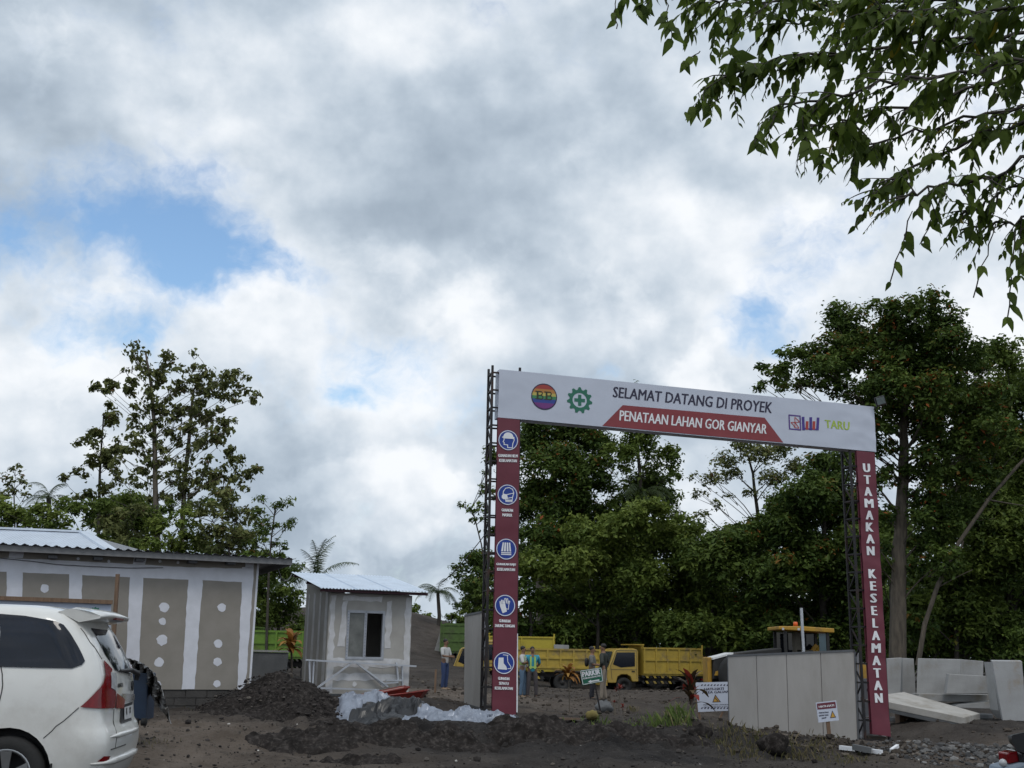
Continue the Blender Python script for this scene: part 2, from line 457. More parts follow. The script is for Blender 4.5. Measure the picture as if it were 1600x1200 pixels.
def terrain(x, y, detail=True):
    x = np.asarray(x, dtype=np.float64); y = np.asarray(y, dtype=np.float64)
    num = np.zeros_like(x); den = np.zeros_like(x)
    for ax, ay, az in zip(AX, AY, AZ):
        w = 1.0 / ((x - ax) ** 2 + (y - ay) ** 2 + 1.2) ** 1.6
        num += w * az; den += w
    z = num / den
    # embankment behind the booth, slightly rising ground under the far trees
    z = z + bump(x, y, -7.0, 78, 9, 14, 3.6) + bump(x, y, -17, 70, 9, 12, 2.6)
    # heaped soil along the front
    near = np.clip((60 - np.abs(y)) / 30, 0, 1)
    z = z + bump(x, y, 0.3, 18.0, 3.3, 0.9, 0.15, 0.02) + bump(x, y, -2.6, 17.2, 1.2, 0.7, 0.16, 0.3) + bump(x, y, 1.4, 17.4, 1.3, 0.8, 0.12)
    z = z + bump(x, y, 3.7, 20.0, 1.3, 0.8, 0.20, -0.1) + bump(x, y, 4.9, 18.6, 0.9, 0.7, 0.08, -0.5) + bump(x, y, 2.6, 20.3, 1.2, 0.8, 0.10)
    z = z + bump(x, y, -4.1, 16.6, 0.45, 0.35, 0.12) + bump(x, y, -5.6, 15.4, 0.3, 0.22, 0.12)
    if detail:
        z = z + near * (0.20 * fbm(x * 0.55, y * 0.55, 3, 3) + 0.13 * fbm(x * 1.9, y * 1.9, 3, 11) + 0.07 * fbm(x * 5, y * 5, 3, 21))
        heap = bump(x, y, 1.0, 18.8, 6.5, 2.0, 1.0, 0.05, 1.5)
        z = z + heap * (0.75 * np.abs(fbm(x * 1.3, y * 2.0, 4, 31)) + 0.14 * fbm(x * 5, y * 5, 3, 41) - 0.05)
    return z
def gz(x, y): return float(terrain(np.array([x]), np.array([y]))[0])
def ground_at(px, py, lo=9.0, hi=120.0):
    """point where the sight line of a pixel meets the soil"""
    ys = np.concatenate([np.arange(lo, 40, 0.05), np.arange(40, hi, 0.3)])
    v = ray(px, py); t = ys / v.y
    X = v.x * t; Z = EYE.z + v.z * t
    T = terrain(X, ys); k = np.nonzero(Z <= T)[0]
    i = k[0] if len(k) else len(ys) - 1
    return Vector((X[i], ys[i], T[i]))
def axis_pts(segs):
    out = [segs[0][0]]
    for a, b, st in segs: out += list(np.arange(a + st, b + 1e-6, st))
    return np.array(out)
def grow(a, b, n): return list(a + (b - a) * (np.linspace(0, 1, n + 1)[1:] ** 2.5))
gx = np.array(sorted(grow(-45, -3500, 14) + list(np.arange(-45, -11, 0.6)) + list(np.arange(-11, 13, 0.095)) + list(np.arange(13, 50, 0.6)) + [50] + grow(50, 3500, 14)))
gy = np.array(sorted(grow(-20, -1500, 10) + list(np.arange(-20, 9, 0.7)) + list(np.arange(9, 31, 0.085)) + list(np.arange(31, 62, 0.3)) + list(np.arange(62, 100, 1.2)) + [100] + grow(100, 5000, 14)))
GX, GY = np.meshgrid(gx, gy)
GZ = terrain(GX.ravel(), GY.ravel())
nx_, ny_ = len(gx), len(gy)
idx = np.arange(nx_ * ny_).reshape(ny_, nx_)
Q = np.stack([idx[:-1, :-1].ravel(), idx[:-1, 1:].ravel(), idx[1:, 1:].ravel(), idx[1:, :-1].ravel()], 1)
def soil_material():
    m = bpy.data.materials.new('soil'); m.use_nodes = True
    nt = m.node_tree; b = nt.nodes['Principled BSDF']
    tcn = nt.nodes.new('ShaderNodeTexCoord')
    def noise(sc, det=6.0, ro=0.6):
        n = nt.nodes.new('ShaderNodeTexNoise'); n.inputs['Scale'].default_value = sc; n.inputs['Detail'].default_value = det; n.inputs['Roughness'].default_value = ro
        nt.links.new(tcn.outputs['Object'], n.inputs['Vector']); return n.outputs['Fac']
    def mr(x, lo, hi, a=0.0, c=1.0):
        r = nt.nodes.new('ShaderNodeMapRange'); nt.links.new(x, r.inputs[0])
        for i, q in enumerate((lo, hi, a, c)): r.inputs[i + 1].default_value = q
        return r.outputs[0]
    def mix(f, a, d):
        x = nt.nodes.new('ShaderNodeMix'); x.data_type = 'RGBA'; nt.links.new(f, x.inputs[0])
        for i, q in ((6, a), (7, d)):
            if isinstance(q, tuple): x.inputs[i].default_value = q + (1,)
            else: nt.links.new(q, x.inputs[i])
        return x.outputs[2]
    at = nt.nodes.new('ShaderNodeAttribute'); at.attribute_name = 'brown'
    base = mix(mr(noise(1.3, 8, 0.65), 0.35, 0.66), (0.020, 0.018, 0.018), (0.066, 0.060, 0.056))
    dirt = mix(mr(noise(1.8, 8, 0.65), 0.35, 0.66), (0.105, 0.083, 0.066), (0.185, 0.152, 0.126))
    c = mix(at.outputs['Fac'], base, dirt)
    c = mix(mr(noise(26, 5, 0.7), 0.60, 0.72), c, (0.13, 0.12, 0.11))
    c = mix(mr(noise(11, 5, 0.7), 0.57, 0.70), c, (0.020, 0.018, 0.018))
    nt.links.new(c, b.inputs['Base Color'])
    b.inputs['Roughness'].default_value = 0.95; b.inputs['Specular IOR Level'].default_value = 0.15
    bn = nt.nodes.new('ShaderNodeBump'); bn.inputs['Strength'].default_value = 0.9; bn.inputs['Distance'].default_value = 0.12
    nt.links.new(noise(9, 10, 0.72), bn.inputs['Height']); nt.links.new(bn.outputs[0], b.inputs['Normal'])
    return m
SOIL = soil_material()
gxr, gyr = GX.ravel(), GY.ravel()
brown = np.clip(0.16 + bump(gxr, gyr, -5.2, 17.4, 2.8, 2.4, 1.1) + bump(gxr, gyr, 10.5, 23.5, 4.5, 2.6, 1.0, 0.1) + bump(gxr, gyr, 7.0, 17.5, 2.2, 2.4, 0.55)
                + bump(gxr, gyr, -2.0, 36, 5, 4.5, 0.75) + bump(gxr, gyr, 9, 45, 12, 9, 0.35) + bump(gxr, gyr, -9, 80, 14, 20, 0.25) + bump(gxr, gyr, -5, 14.5, 3.5, 1.2, 0.5)
                - bump(gxr, gyr, -0.4, 18.2, 4.2, 1.5, 0.6) + 0.5 * fbm(gxr * 0.5, gyr * 0.9, 4, 77) + bump(gxr, gyr, 0.8, 27, 2.2, 0.8, 0.5), 0, 1)
far = np.clip((np.hypot(gxr, gyr - 40) - 60) / 30, 0, 1)
ground = link_mesh('ground', fast_mesh('ground', np.stack([gxr, gyr, GZ], 1), Q, SOIL, True, {'brown': brown}))
tag(ground, kind='structure', label='dark volcanic soil of the building site with brown earth patches')

# ------------------------------------------------------------------ entrance arch
GA = W(780, 1050, 25.0); GB = W(1366, 1050, 27.4)
gdir = Vector((GB.x - GA.x, GB.y - GA.y, 0)).normalized()
gnorm = Vector((gdir.y, -gdir.x, 0))                     # towards the camera
gback = -gnorm
UPZ = Vector((0, 0, 1))
def GP(px, py, off=0.0): return onplane(px, py, GA + gnorm * off, gnorm)
arch = thing('entrance_arch', 'tall site entrance arch with white welcome banner on two maroon posts', 'arch', (GP(1080, 1150).x, GP(1080, 1150).y, 0.0))
# the welcome banner: slightly rippled vinyl over a box frame; print follows the same ripples
def wob(p):
    q = (p - GA).dot(gdir); z = p.z
    k = 0.010 + 0.030 * max(0.0, min(1.0, (q - 8.3) / 1.0)) + 0.006 * max(0.0, min(1.0, (1.2 - q) / 1.0))
    w = float(fbm(np.array(q * 1.1 + z * 0.9), np.array(z * 1.6 - q * 0.35), 3, 5)) * 2
    return k * w + 0.012 * math.sin(q * 0.75 + 0.6)
def GPr(px, py, off=0.0):
    p = GP(px, py); return p + gnorm * (off + wob(p))
def rippled(quad_px, nu, nv, amp, seed, off=0.0):
    a, b, c, d = [GP(*q) for q in quad_px]; V = []
    for j in range(nv + 1):
        for i in range(nu + 1):
            u, v = i / nu, j / nv
            p = a * ((1 - u) * (1 - v)) + b * (u * (1 - v)) + c * (u * v) + d * ((1 - u) * v)
            V.append(p + gnorm * (off + wob(p)))
    Fq = [(j * (nu + 1) + i, j * (nu + 1) + i + 1, (j + 1) * (nu + 1) + i + 1, (j + 1) * (nu + 1) + i) for j in range(nv) for i in range(nu)]
    return V, Fq
def drape(o, parent=None):
    """let flat print follow the ripples"""
    off = ACC[o]
    for v in o.data.vertices: p = v.co + off; v.co = v.co + gnorm * wob(p)
    return o
BQ = [(778, 652), (1369, 706), (1366, 635.5), (780, 577)]
bm_ = MB(); V, Fq = rippled(BQ, 150, 22, 0.012, 5); bm_.add(V, Fq, True)
# creases near the right end
ba, bb, bc, bd = [GP(*q) for q in BQ]
bm_.prism([ba - gnorm * 0.07, bb - gnorm * 0.07, bc - gnorm * 0.07, bd - gnorm * 0.07], gback * 0.25)
banner = bm_.build('banner', VINYL, arch)
O1 = 0.006
def pix(off): return lambda u, v: GP(u, v, off)
r = MB(); poly2d(r, pix(O1), [(941, 665.5), (1224, 691.5), (1195, 652.5), (973, 633)]); r.build('ribbon', REDRIB, banner)
r = MB(); put_text(r, 'SELAMAT DATANG DI PROYEK', [GP(957, 620.5, O1), GP(1206, 645.5, O1), GP(1208, 628.5, O1), GP(958.5, 604, O1)], 0.013); r.build('lettering', NAVY, banner)
r = MB(); put_text(r, 'PENATAAN LAHAN GOR GIANYAR', [GP(967.5, 657, O1 + .004), GP(1198, 678, O1 + .004), GP(1199.5, 663, O1 + .004), GP(968.5, 641, O1 + .004)], 0.013); r.build('lettering', INKW, banner)
def lframe(px, py, off):
    c = GP(px, py, off); return lambda u, v: c + gdir * u + UPZ * v + gdir * 0
# rainbow roundel
fr = lframe(850, 620, O1)
R0 = 0.315
disc = MB(); disc2d(disc, fr, 0, 0, R0); lg = disc.build('roundel', [NAVY], banner)
bands = [((0.36, 0.05, 0.04), 0.62, 1.0), ((0.45, 0.20, 0.05), 0.30, 0.62), ((0.50, 0.42, 0.10), 0.06, 0.30), ((0.05, 0.22, 0.09), -0.20, 0.06), ((0.03, 0.06, 0.28), -0.52, -0.20), ((0.17, 0.035, 0.20), -1.0, -0.52)]
fr2 = lframe(850, 620, O1 + .003)
for i, (c, lo, hi) in enumerate(bands):
    b = MB(); RR = R0 * 0.92; p = []
    for v in np.linspace(lo, hi, 8): p.append((RR * math.sqrt(max(0, 1 - v * v)), RR * v))
    p += [(-x, y) for x, y in p[::-1]]
    poly2d(b, fr2, [q for k, q in enumerate(p) if k == 0 or q != p[k - 1]]); b.build('colour_band', mat('band_%d' % i, c, 0.55, var=0.08), banner)
fr3 = lframe(850, 620, O1 + .006)
b = MB()
for ox in (-0.205, 0.012):                               # slab-serif B twice
    s_ = 0.19; oy = -0.075
    F3 = lambda u, v, ox=ox: fr3(ox + u * s_, oy + v * s_)
    poly2d(b, F3, [(-.05, 0), (.75, 0), (.75, .14), (-.05, .14)]); poly2d(b, F3, [(-.05, .93), (.70, .93), (.70, 1.07), (-.05, 1.07)]); poly2d(b, F3, [(.12, .14), (.36, .14), (.36, .93), (.12, .93)])
    poly2d(b, F3, [(.36, .48), (.66, .48), (.66, .60), (.36, .60)])
    ring2d(b, F3, .68, .29, .17, .30, 14, -math.pi / 2, math.pi / 2); ring2d(b, F3, .64, .80, .14, .27, 14, -math.pi / 2, math.pi / 2)
b.build('lettering', mat('olive_ink', (0.03, 0.035, 0.012), 0.6), banner)
b = MB(); gear2d(b, lframe(905.5, 625.5, O1), 0.315); b.build('gear_emblem', GREEN, banner)
# company marks at the right end
b = MB(); c4 = [(1233, 648.5), (1250, 650.2), (1251, 671.8), (1233.8, 670)]
stroke2d(b, pix(O1), c4 + [c4[0]], 2.0); b.build('square_mark', mat('mark_violet', (0.10, 0.05, 0.24), 0.6), banner)
b = MB(); stroke2d(b, pix(O1 + .003), [(1242, 652), (1242.3, 668), (1240, 664), (1236, 660), (1249, 659.5)], 1.0); stroke2d(b, pix(O1 + .003), [(1242, 652), (1247.5, 657), (1249, 659.5)], 1.0); stroke2d(b, pix(O1 + .003), [(1242.3, 668), (1248.5, 669), (1242, 659)], 1.0)
b.build('square_mark_lines', mat('mark_red', (0.45, 0.06, 0.05), 0.6), banner)
b = MB()
for x in (1255.5, 1266.5, 1277): stroke2d(b, pix(O1), [(x + (x - 1266) * .08, 652.5 + (x - 1255) * .06), (x, 671)], 4.2)
stroke2d(b, pix(O1 + .0015), [(1254, 669.5), (1278, 671.2)], 2.4); b.build('fork_mark', mat('mark_blue', (0.07, 0.045, 0.27), 0.6), banner)
b = MB()
for x in (1261, 1271.6): stroke2d(b, pix(O1 + .003), [(x, 659.5), (x - .3, 670)], 4.2)
b.build('fork_mark_bars', MATS['mark_red'], banner)
b = MB(); put_text(b, 'TARU', [GP(1289, 668.5, O1), GP(1327, 672.5, O1), GP(1327.5, 659.5, O1), GP(1288, 656, O1)], 0.02); b.build('lettering', mat('lime_ink', (0.42, 0.56, 0.08), 0.6), banner)
# post fabrics
def post_fabric(q, name, ncol=8, nrow=90):
    b = MB(); V, Fq = rippled(q, ncol, nrow, 0.006, 9, 0.0); b.add(V, Fq, True)
    P = [GP(*x) - gnorm * 0.05 for x in q]; b.prism(P, gback * 0.03)
    return b.build(name, MAROON, arch)
LQ = [(768.5, 1124), (806, 1130), (812, 656), (778, 652)]
RQ = [(1362, 1147), (1391, 1151), (1366.5, 707), (1338, 704)]
lpost = post_fabric(LQ, 'post_cover'); rpost = post_fabric(RQ, 'post_cover')
# pictograms on the left post
RI = 0.235
def icon(px, py, lines):
    root = MB(); disc2d(root, lframe(px, py, 0.012), 0, 0, RI); s = root.build('pictogram', BLUE, lpost)
    w = MB(); ring2d(w, lframe(px, py, 0.015), 0, 0, RI * .90, RI * .97, 40)
    return s, w, lframe(px, py, 0.016)
ICONS = [(794, 688, ['GUNAKAN HELM', 'KESELAMATAN']), (793, 773, ['GUNAKAN', 'MASKER']), (791, 858, ['GUNAKAN BAJU', 'KESELAMATAN']), (789, 946, ['GUNAKAN', 'SARUNG TANGAN']), (787.5, 1036, ['GUNAKAN', 'SEPATU', 'KESELAMATAN'])]
for k, (px, py, ls) in enumerate(ICONS):
    s, w, f = icon(px, py, ls)
    g = lambda u, v, f=f: f(u * RI, v * RI)
    head = [(-.05, -.72), (.42, -.72), (.46, -.30), (.60, .05), (.56, .20), (-.44, .20), (-.42, .02), (-.52, -.18), (-.40, -.24), (-.42, -.44), (-.05, -.46)]
    if k == 0:
        stroke2d(w, g, head + [head[0]], .075)
        poly2d(w, g, [(-.62, .22), (.62, .22), (.60, .36), (.48, .36)] + [(.50 * math.cos(t), .34 + .44 * math.sin(t)) for t in np.linspace(.05, math.pi - .05, 12)] + [(-.48, .36), (-.62, .30)])
    elif k == 1:
        skull = [(-.45, -.1), (-.42, .3), (-.2, .62), (.15, .70), (.48, .55), (.62, .2), (.50, -.2), (.45, -.66), (-.15, -.66), (-.2, -.42)]
        stroke2d(w, g, skull, .075); poly2d(w, g, [(-.58, -.15), (-.42, .08), (-.05, .02), (.05, -.40), (-.38, -.46), (-.55, -.35)])
        stroke2d(w, g, [(-.1, .0), (.58, .18)], .07); stroke2d(w, g, [(0, -.35), (.5, -.22)], .07); poly2d(w, g, [(-.12, -.60), (.42, -.58), (.44, -.46), (-.14, -.48)])
    elif k == 2:
        for x0, x1 in ((-.46, -.30), (-.22, -.04), (.04, .22), (.30, .46)): poly2d(w, g, [(x0 * 1.08, -.22), (x1 * 1.04, -.22), (x1 * .8, .62), (x0 * .8, .62)])
        for y in (-.34, -.50): poly2d(w, g, [(-.5, y - .05), (.5, y - .05), (.5, y + .05), (-.5, y + .05)])
    elif k == 3:
        poly2d(w, g, [(-.50, -.05), (-.22, -.72), (.20, -.55), (.02, .10), (-.42, .12)])
        for x, y, h in ((-.44, .05, .30), (-.30, .10, .38), (-.16, .10, .36), (-.02, .05, .28)): stroke2d(w, g, [(x, y), (x - .04, y + h)], .11)
        stroke2d(w, g, [(.10, -.30), (.34, -.34), (.36, .05), (.46, .40), (.36, .42), (.28, .15), (.26, .62), (.16, .64), (.14, .2), (.04, .66), (-.06, .62), (-.02, .25)], .06)
    else:
        poly2d(w, g, [(-.52, .48), (-.06, .50), (-.04, -.02), (.22, -.30), (.30, -.52), (.28, -.60), (-.58, -.55), (-.58, -.42)])
        stroke2d(w, g, [(-.10, .74), (.36, .70), (.30, .58), (.36, .10), (.66, -.32), (.66, -.48), (.38, -.50)], .06)
    w.build('pictogram_drawing', INKW, s)
    yy = py + 21.5
    for ln in ls:
        t = MB()
        hw = min(15.5, len(ln) * 1.28)
        put_text(t, ln, [GP(px - hw - .5, yy + 4.6, .012), GP(px + hw - .5, yy + 5.4, .012), GP(px + hw - .5, yy + .9, .012), GP(px - hw - .5, yy, .012)], 0.03); yy += 7.6
        t.build('lettering', INKW, lpost)
# letters down the right post
WORD = [('U', 731), ('T', 749.5), ('A', 768), ('M', 786.5), ('A', 805), ('K', 823.5), ('A', 842), ('N', 860.5), ('K', 896.5), ('E', 915.5), ('S', 934.5), ('E', 954), ('L', 973.5), ('A', 993), ('M', 1012.5), ('A', 1032), ('T', 1051.5), ('A', 1071), ('N', 1090.5)]
for ch, y in WORD:
    t = MB(); f = lframe(1354 + (y - 731) * (1373 - 1354) / 360.0, y, 0.014)
    asp = {'M': 1.12, 'N': .95, 'A': 1.0, 'K': .98, 'U': .9, 'T': .88, 'E': .75, 'S': .85, 'L': .7}[ch]; h = 0.108; wd = h * asp * 1.06
    put_text(t, ch, [f(-wd, -h), f(wd, -h), f(wd, h), f(-wd, h)], 0.045)
    t.build('letter', INKW, rpost)
for o_ in [c for c in list(banner.children) + list(lpost.children) + list(rpost.children)]:
    if len(o_.data.polygons) < 3 and len(o_.data.vertices) > 2:       # large single polygons need inner vertices to bend
        bmx = bmesh.new(); bmx.from_mesh(o_.data); bmesh.ops.triangulate(bmx, faces=bmx.faces[:])
        for _ in range(4): bmesh.ops.subdivide_edges(bmx, edges=[e for e in bmx.edges if e.calc_length() > .12], cuts=1); bmesh.ops.triangulate(bmx, faces=bmx.faces[:])
        bmx.to_mesh(o_.data); bmx.free()
    drape(o_)
    for g_ in o_.children: drape(g_)
# welded ladder trusses behind the fabrics
def truss_post(q, ztop_px, extra):
    bl, br, tr, tl = [GP(*x) for x in q]
    t = MB(); s = (tr - br).normalized()
    top = GP(*ztop_px)
    bl2 = bl - gdir * extra; bl2.z = min(bl.z, br.z) - 0.25
    tl2 = Vector((tl.x, tl.y, 0)) - gdir * extra; tl2.z = top.z
    br2 = br.copy(); br2.z = bl2.z; tr2 = Vector((tr.x, tr.y, top.z))
    D = gback * 0.42; o = gback * 0.05
    for a, b in ((bl2 + o, tl2 + o), (br2 + o, tr2 + o), (bl2 + D, tl2 + D), (br2 + D, tr2 + D)): t.beam(a, b, 0.05, 0.05, gdir)
    n = int((tl2.z - bl2.z) / 0.43)
    for i in range(n + 1):
        k = (i + 0.4) / (n + 0.8)
        p = [bl2.lerp(tl2, k) + o, br2.lerp(tr2, k) + o, br2.lerp(tr2, k) + D, bl2.lerp(tl2, k) + D]
        for j in range(4): t.beam(p[j], p[(j + 1) % 4], 0.035, 0.035, UPZ)
        if i < n:
            k2 = (i + 1.4) / (n + 0.8)
            if i % 2: t.beam(bl2.lerp(tl2, k) + o, bl2.lerp(tl2, k2) + D, 0.03, 0.03, gdir)
            else: t.beam(bl2.lerp(tl2, k) + D, bl2.lerp(tl2, k2) + o, 0.03, 0.03, gdir)
    return t.build('truss', STEEL_BK, arch)
truss_post(LQ, (780, 571), 0.14)
truss_post(RQ, (1366, 640), 0.15)
# base box under the right cover
t = MB(); p = GP(1376, 1160); t.box(p + gback * 0.25 + Vector((0, 0, -.08)), (0.42, 0.4, 0.42)); t.build('base_block', mat('rust_dark', (0.05, 0.04, 0.03), 0.8, dirt=(0.10, 0.055, 0.025)), arch)
# edge lath on the left post
t = MB(); t.beam(GP(808, 1113) + gback * .02, GP(808.5, 990) + gback * .02, 0.03, 0.03, gdir); t.build('edge_lath', INKW, arch)
# floodlight on the right corner
fl = thing('floodlight', 'square black floodlight clamped on the right end of the welcome banner', 'floodlight', GP(1368, 640))
Rf = Matrix.Rotation(math.radians(-18), 3, 'Y') @ Matrix.Rotation(math.radians(12), 3, 'X')
c0 = GP(1369, 629) + gnorm * 0.18
MB().box(c0, (0.26, 0.07, 0.24), Rf).build('housing', STEEL_BK, fl, bevel=.01)
MB().box(c0 + Rf @ Vector((0, -0.038, 0.01)), (0.21, 0.012, 0.18), Rf).build('lens', mat('lamp_lens', (0.16, 0.19, 0.19), 0.3, spec=0.3, var=.3, scale=20), fl)
MB().beam(c0 + Vector((0, 0.03, -.05)), GP(1366, 640), 0.03, 0.03).build('bracket', STEEL_BK, fl)

# ------------------------------------------------------------------ gate leaves
def leaf(name, label, tl, tr, br, bl, cuts, Yl, Yr):
    """corner pixels; Yl, Yr distances of the left and right edges"""
    A = W(bl[0], bl[1], Yl); B = W(br[0], br[1], Yr); d = Vector((B.x - A.x, B.y - A.y, 0)).normalized(); n = Vector((d.y, -d.x, 0))
    P = lambda px, py, o=0.0: onplane(px, py, A + n * o, n)
    root = thing(name, label, 'gate', (A + B) * 0.5, 'panelled gate leaves')
    TL, TR, BR, BL = P(*tl), P(*tr), P(*br), P(*bl)
    ks = [0] + cuts + [1]
    for i in range(len(ks) - 1):
        m = MB(); g = 0.012
        a, b = BL.lerp(BR, ks[i]), BL.lerp(BR, ks[i + 1]); c, e = TL.lerp(TR, ks[i + 1]), TL.lerp(TR, ks[i])
        m.prism([a + d * g, b - d * g, c - d * g, e + d * g], -n * 0.045); m.build('panel', PANEL, root)
    for k in ks:
        m = MB(); a, b = BL.lerp(BR, k), TL.lerp(TR, k); m.beam(a - n * 0.03, b - n * 0.03, 0.022, 0.075, d); m.build('joint_channel', mat('channel_grey', (0.16, 0.165, 0.175), 0.6, 0.2), root)
    for a, b in ((TL, TR), (BL, BR)):
        m = MB(); m.beam(a - n * 0.02 + UPZ * (.02 if a is TL else -.02), b - n * 0.02 + UPZ * (.02 if a is TL else -.02), 0.07, 0.05, UPZ); m.build('rail', MATS['channel_grey'], root)
    for k in (0.02, 0.98):
        m = MB(); a, b = BL.lerp(BR, k), TL.lerp(TR, k); m.beam(a - n * 0.10 - UPZ * .15, b - n * 0.10, 0.05, 0.05, d); m.build('stile', GALV, root)
    return root
leaf('gate_leaf', 'grey four-panel gate leaf standing open behind the small warning sign', (1137, 1026), (1334, 1018), (1340, 1166), (1140, 1158), [0.245, 0.49, 0.755], 30.6, 27.6)
leaf('gate_leaf', 'narrow grey gate leaf seen edge-on beside the left maroon post', (726, 963), (752, 958), (752, 1106), (725, 1098), [0.5], 27.6, 25.3)
# loose steel uprights and board beside the right leaf
t = thing('gate_hinge_post', 'galvanised hinge posts between the right gate leaf and the maroon post', 'post', W(1347, 1168, 27.7))
for x0, x1 in ((1340, 1346), (1345, 1350)):
    MB().beam(W(x1, 1172, 27.75), W(x0, 1020, 27.75), 0.045, 0.045).build('upright', GALV, t)
for y in (1032, 1090, 1140): MB().beam(W(1338, y, 27.8), W(1350, y + 1, 27.8), 0.04, 0.04).build('crossbar', STEEL_BK, t)
t = thing('stacked_boards', 'white boards with blue print leaning behind the right maroon post', 'board', W(1352, 1168, 28.2))
for i, (y0, y1) in enumerate(((1060, 1092), (1094, 1120), (1122, 1146), (1148, 1172))):
    P8 = [W(1344 + i, y1, 28.15), W(1386, y1 + 1, 28.15), W(1384, y0 + 1, 28.15), W(1342 + i, y0, 28.15)]
    MB().prism(P8, (0, 0.12, 0)).build('board', mat('board_white', (0.5, 0.51, 0.53), 0.7), t)
m = MB(); put_text(m, 'C', [W(1354, 1081, 28.145), W(1358, 1081, 28.145), W(1358, 1075, 28.145), W(1354, 1075, 28.145)], .02); m.build('lettering', NAVY, t)

# ------------------------------------------------------------------ plasterboard office at the left
DRY = mat('plasterboard', (0.29, 0.265, 0.235), 0.9, c2=(0.255, 0.235, 0.205), scale=3, bump=0.05)
COMP = mat('joint_compound', (0.70, 0.71, 0.77), 0.85, c2=(0.63, 0.64, 0.69), scale=5, bump=0.12, bscale=12)
BA = W(0, 1000, 20.7); BB = W(397, 1000, 22.6)
bdir = Vector((BB.x - BA.x, BB.y - BA.y, 0)).normalized(); bn = Vector((bdir.y, -bdir.x, 0)); bbk = -bn
def BP(px, py, off=0.0): return onplane(px, py, BA + bn * off, bn)
WC = BP(390, 1078)
office = thing('site_office', 'unpainted plasterboard site office with white joint strips and corrugated roof', 'building', (WC.x, WC.y, WC.z - 0.35))
zb = WC.z; ztop = BP(397, 880).z
wl_ = BP(-260, 1078); wlen = (Vector((wl_.x, wl_.y, 0)) - Vector((WC.x, WC.y, 0))).length
LB = lambda t, z, o=0.0: Vector((WC.x, WC.y, 0)) - bdir * t + bn * o + Vector((0, 0, z))   # t metres left of the corner
m = MB(); m.prism([LB(0, zb, -.02), LB(wlen, zb, -.02), LB(wlen, ztop, -.02), LB(0, ztop, -.02)], bbk * 4.0); m.build('wall', DRY, office)
def tpos(px, py): p = BP(px, py); return (Vector((WC.x, WC.y, 0)) - Vector((p.x, p.y, 0))).dot(bdir)
seams = [0, tpos(295, 980), tpos(205, 980), tpos(117, 980), tpos(22, 980), tpos(-80, 980), tpos(-190, 980), wlen]
zband = BP(200, 889).z
for i in range(len(seams) - 1):
    a, b = seams[i], seams[i + 1]
    for z0, z1 in ((zb, zband), (zband + .008, ztop)):
        m = MB(); m.prism([LB(a + .003, z0 + .004, 0.0), LB(b - .003, z0 + .004, 0.0), LB(b - .003, z1, 0.0), LB(a + .003, z1, 0.0)], bbk * 0.018); m.build('plasterboard_sheet', DRY, office)
def ragged(px_poly, off, amp=1.0, seg=7, seed=0):
    """compound patch with hand-trowelled edges"""
    out = []; n = len(px_poly); rr = random.Random(seed)
    for i in range(n):
        (x0, y0), (x1, y1) = px_poly[i], px_poly[(i + 1) % n]; L = math.hypot(x1 - x0, y1 - y0); k = max(1, int(L / seg))
        for j in range(k): t = j / k; out.append((x0 + (x1 - x0) * t + rr.uniform(-amp, amp), y0 + (y1 - y0) * t + rr.uniform(-amp, amp) * .6))
    m = MB(); P = [BP(x, y, off) for x, y in out]; m.add(P, [tuple(range(len(P)))]); return m
def strip(poly, seed, off=.003): return ragged(poly, off, 0.7, 9, seed).build('joint_strip', COMP, office)
strip([(284, 1077), (304, 1077), (317, 905), (294, 905)], 1, .006); strip([(194, 1077), (215, 1077), (224, 901), (203, 900)], 2, .006)
strip([(104, 1077), (124, 1077), (128.5, 896), (108, 896)], 3, .006); strip([(5, 1077), (27, 1077), (36, 893), (11, 892)], 4, .006)
strip([(371, 1077), (383.5, 1077.5), (397, 886), (379, 886)], 5, .006); strip([(-95, 1077), (-75, 1077), (-66, 890), (-90, 890)], 6, .006)
strip([(-260, 890), (-120, 890), (0, 893), (100, 897), (200, 902), (300, 906), (384, 910), (395, 890), (380, 888.5), (290, 886), (200, 881), (100, 875.5), (0, 871.5), (-120, 868), (-260, 866)], 7)
for q in ([(14, 871), (36, 872), (38, 861), (15, 860)], [(208, 881), (227, 882), (229, 872), (209, 871)], [(383, 888), (396, 888), (397, 879), (384, 878)]): strip(q, int(q[0][0]), .006)
for x, y, r_ in ((70, 919, 7), (256.5, 949, 8), (254, 971, 6), (253, 1000, 9), (248.5, 1035, 8), (247, 1069, 5), (346.5, 949, 7), (341, 1006, 7), (340, 1034, 7), (339, 1068, 6), (122, 873, 2.5), (170, 877, 2.5), (250, 877, 2.5), (278, 878.5, 2.5)):
    rr = random.Random(int(x * 7 + y)); P = [BP(x + r_ * math.cos(t) * rr.uniform(.82, 1.08), y + r_ * math.sin(t) * rr.uniform(.85, 1.08), .0035) for t in np.linspace(0, 2 * math.pi, 16)[:-1]]
    m = MB(); m.add(P, [tuple(range(len(P)))]); m.build('compound_spot', COMP, office)
m = MB(); m.beam(LB(.004, zb, -.012), LB(.004, ztop, -.012), .03, .04, bdir); m.build('corner_bead', COMP, office)
m = MB(); m.prism([LB(-.004, zb, -.03), LB(-.004, ztop, -.03), LB(-.004, ztop, -.35), LB(-.004, zb, -.35)], bdir * .004); m.build('joint_strip', COMP, office)
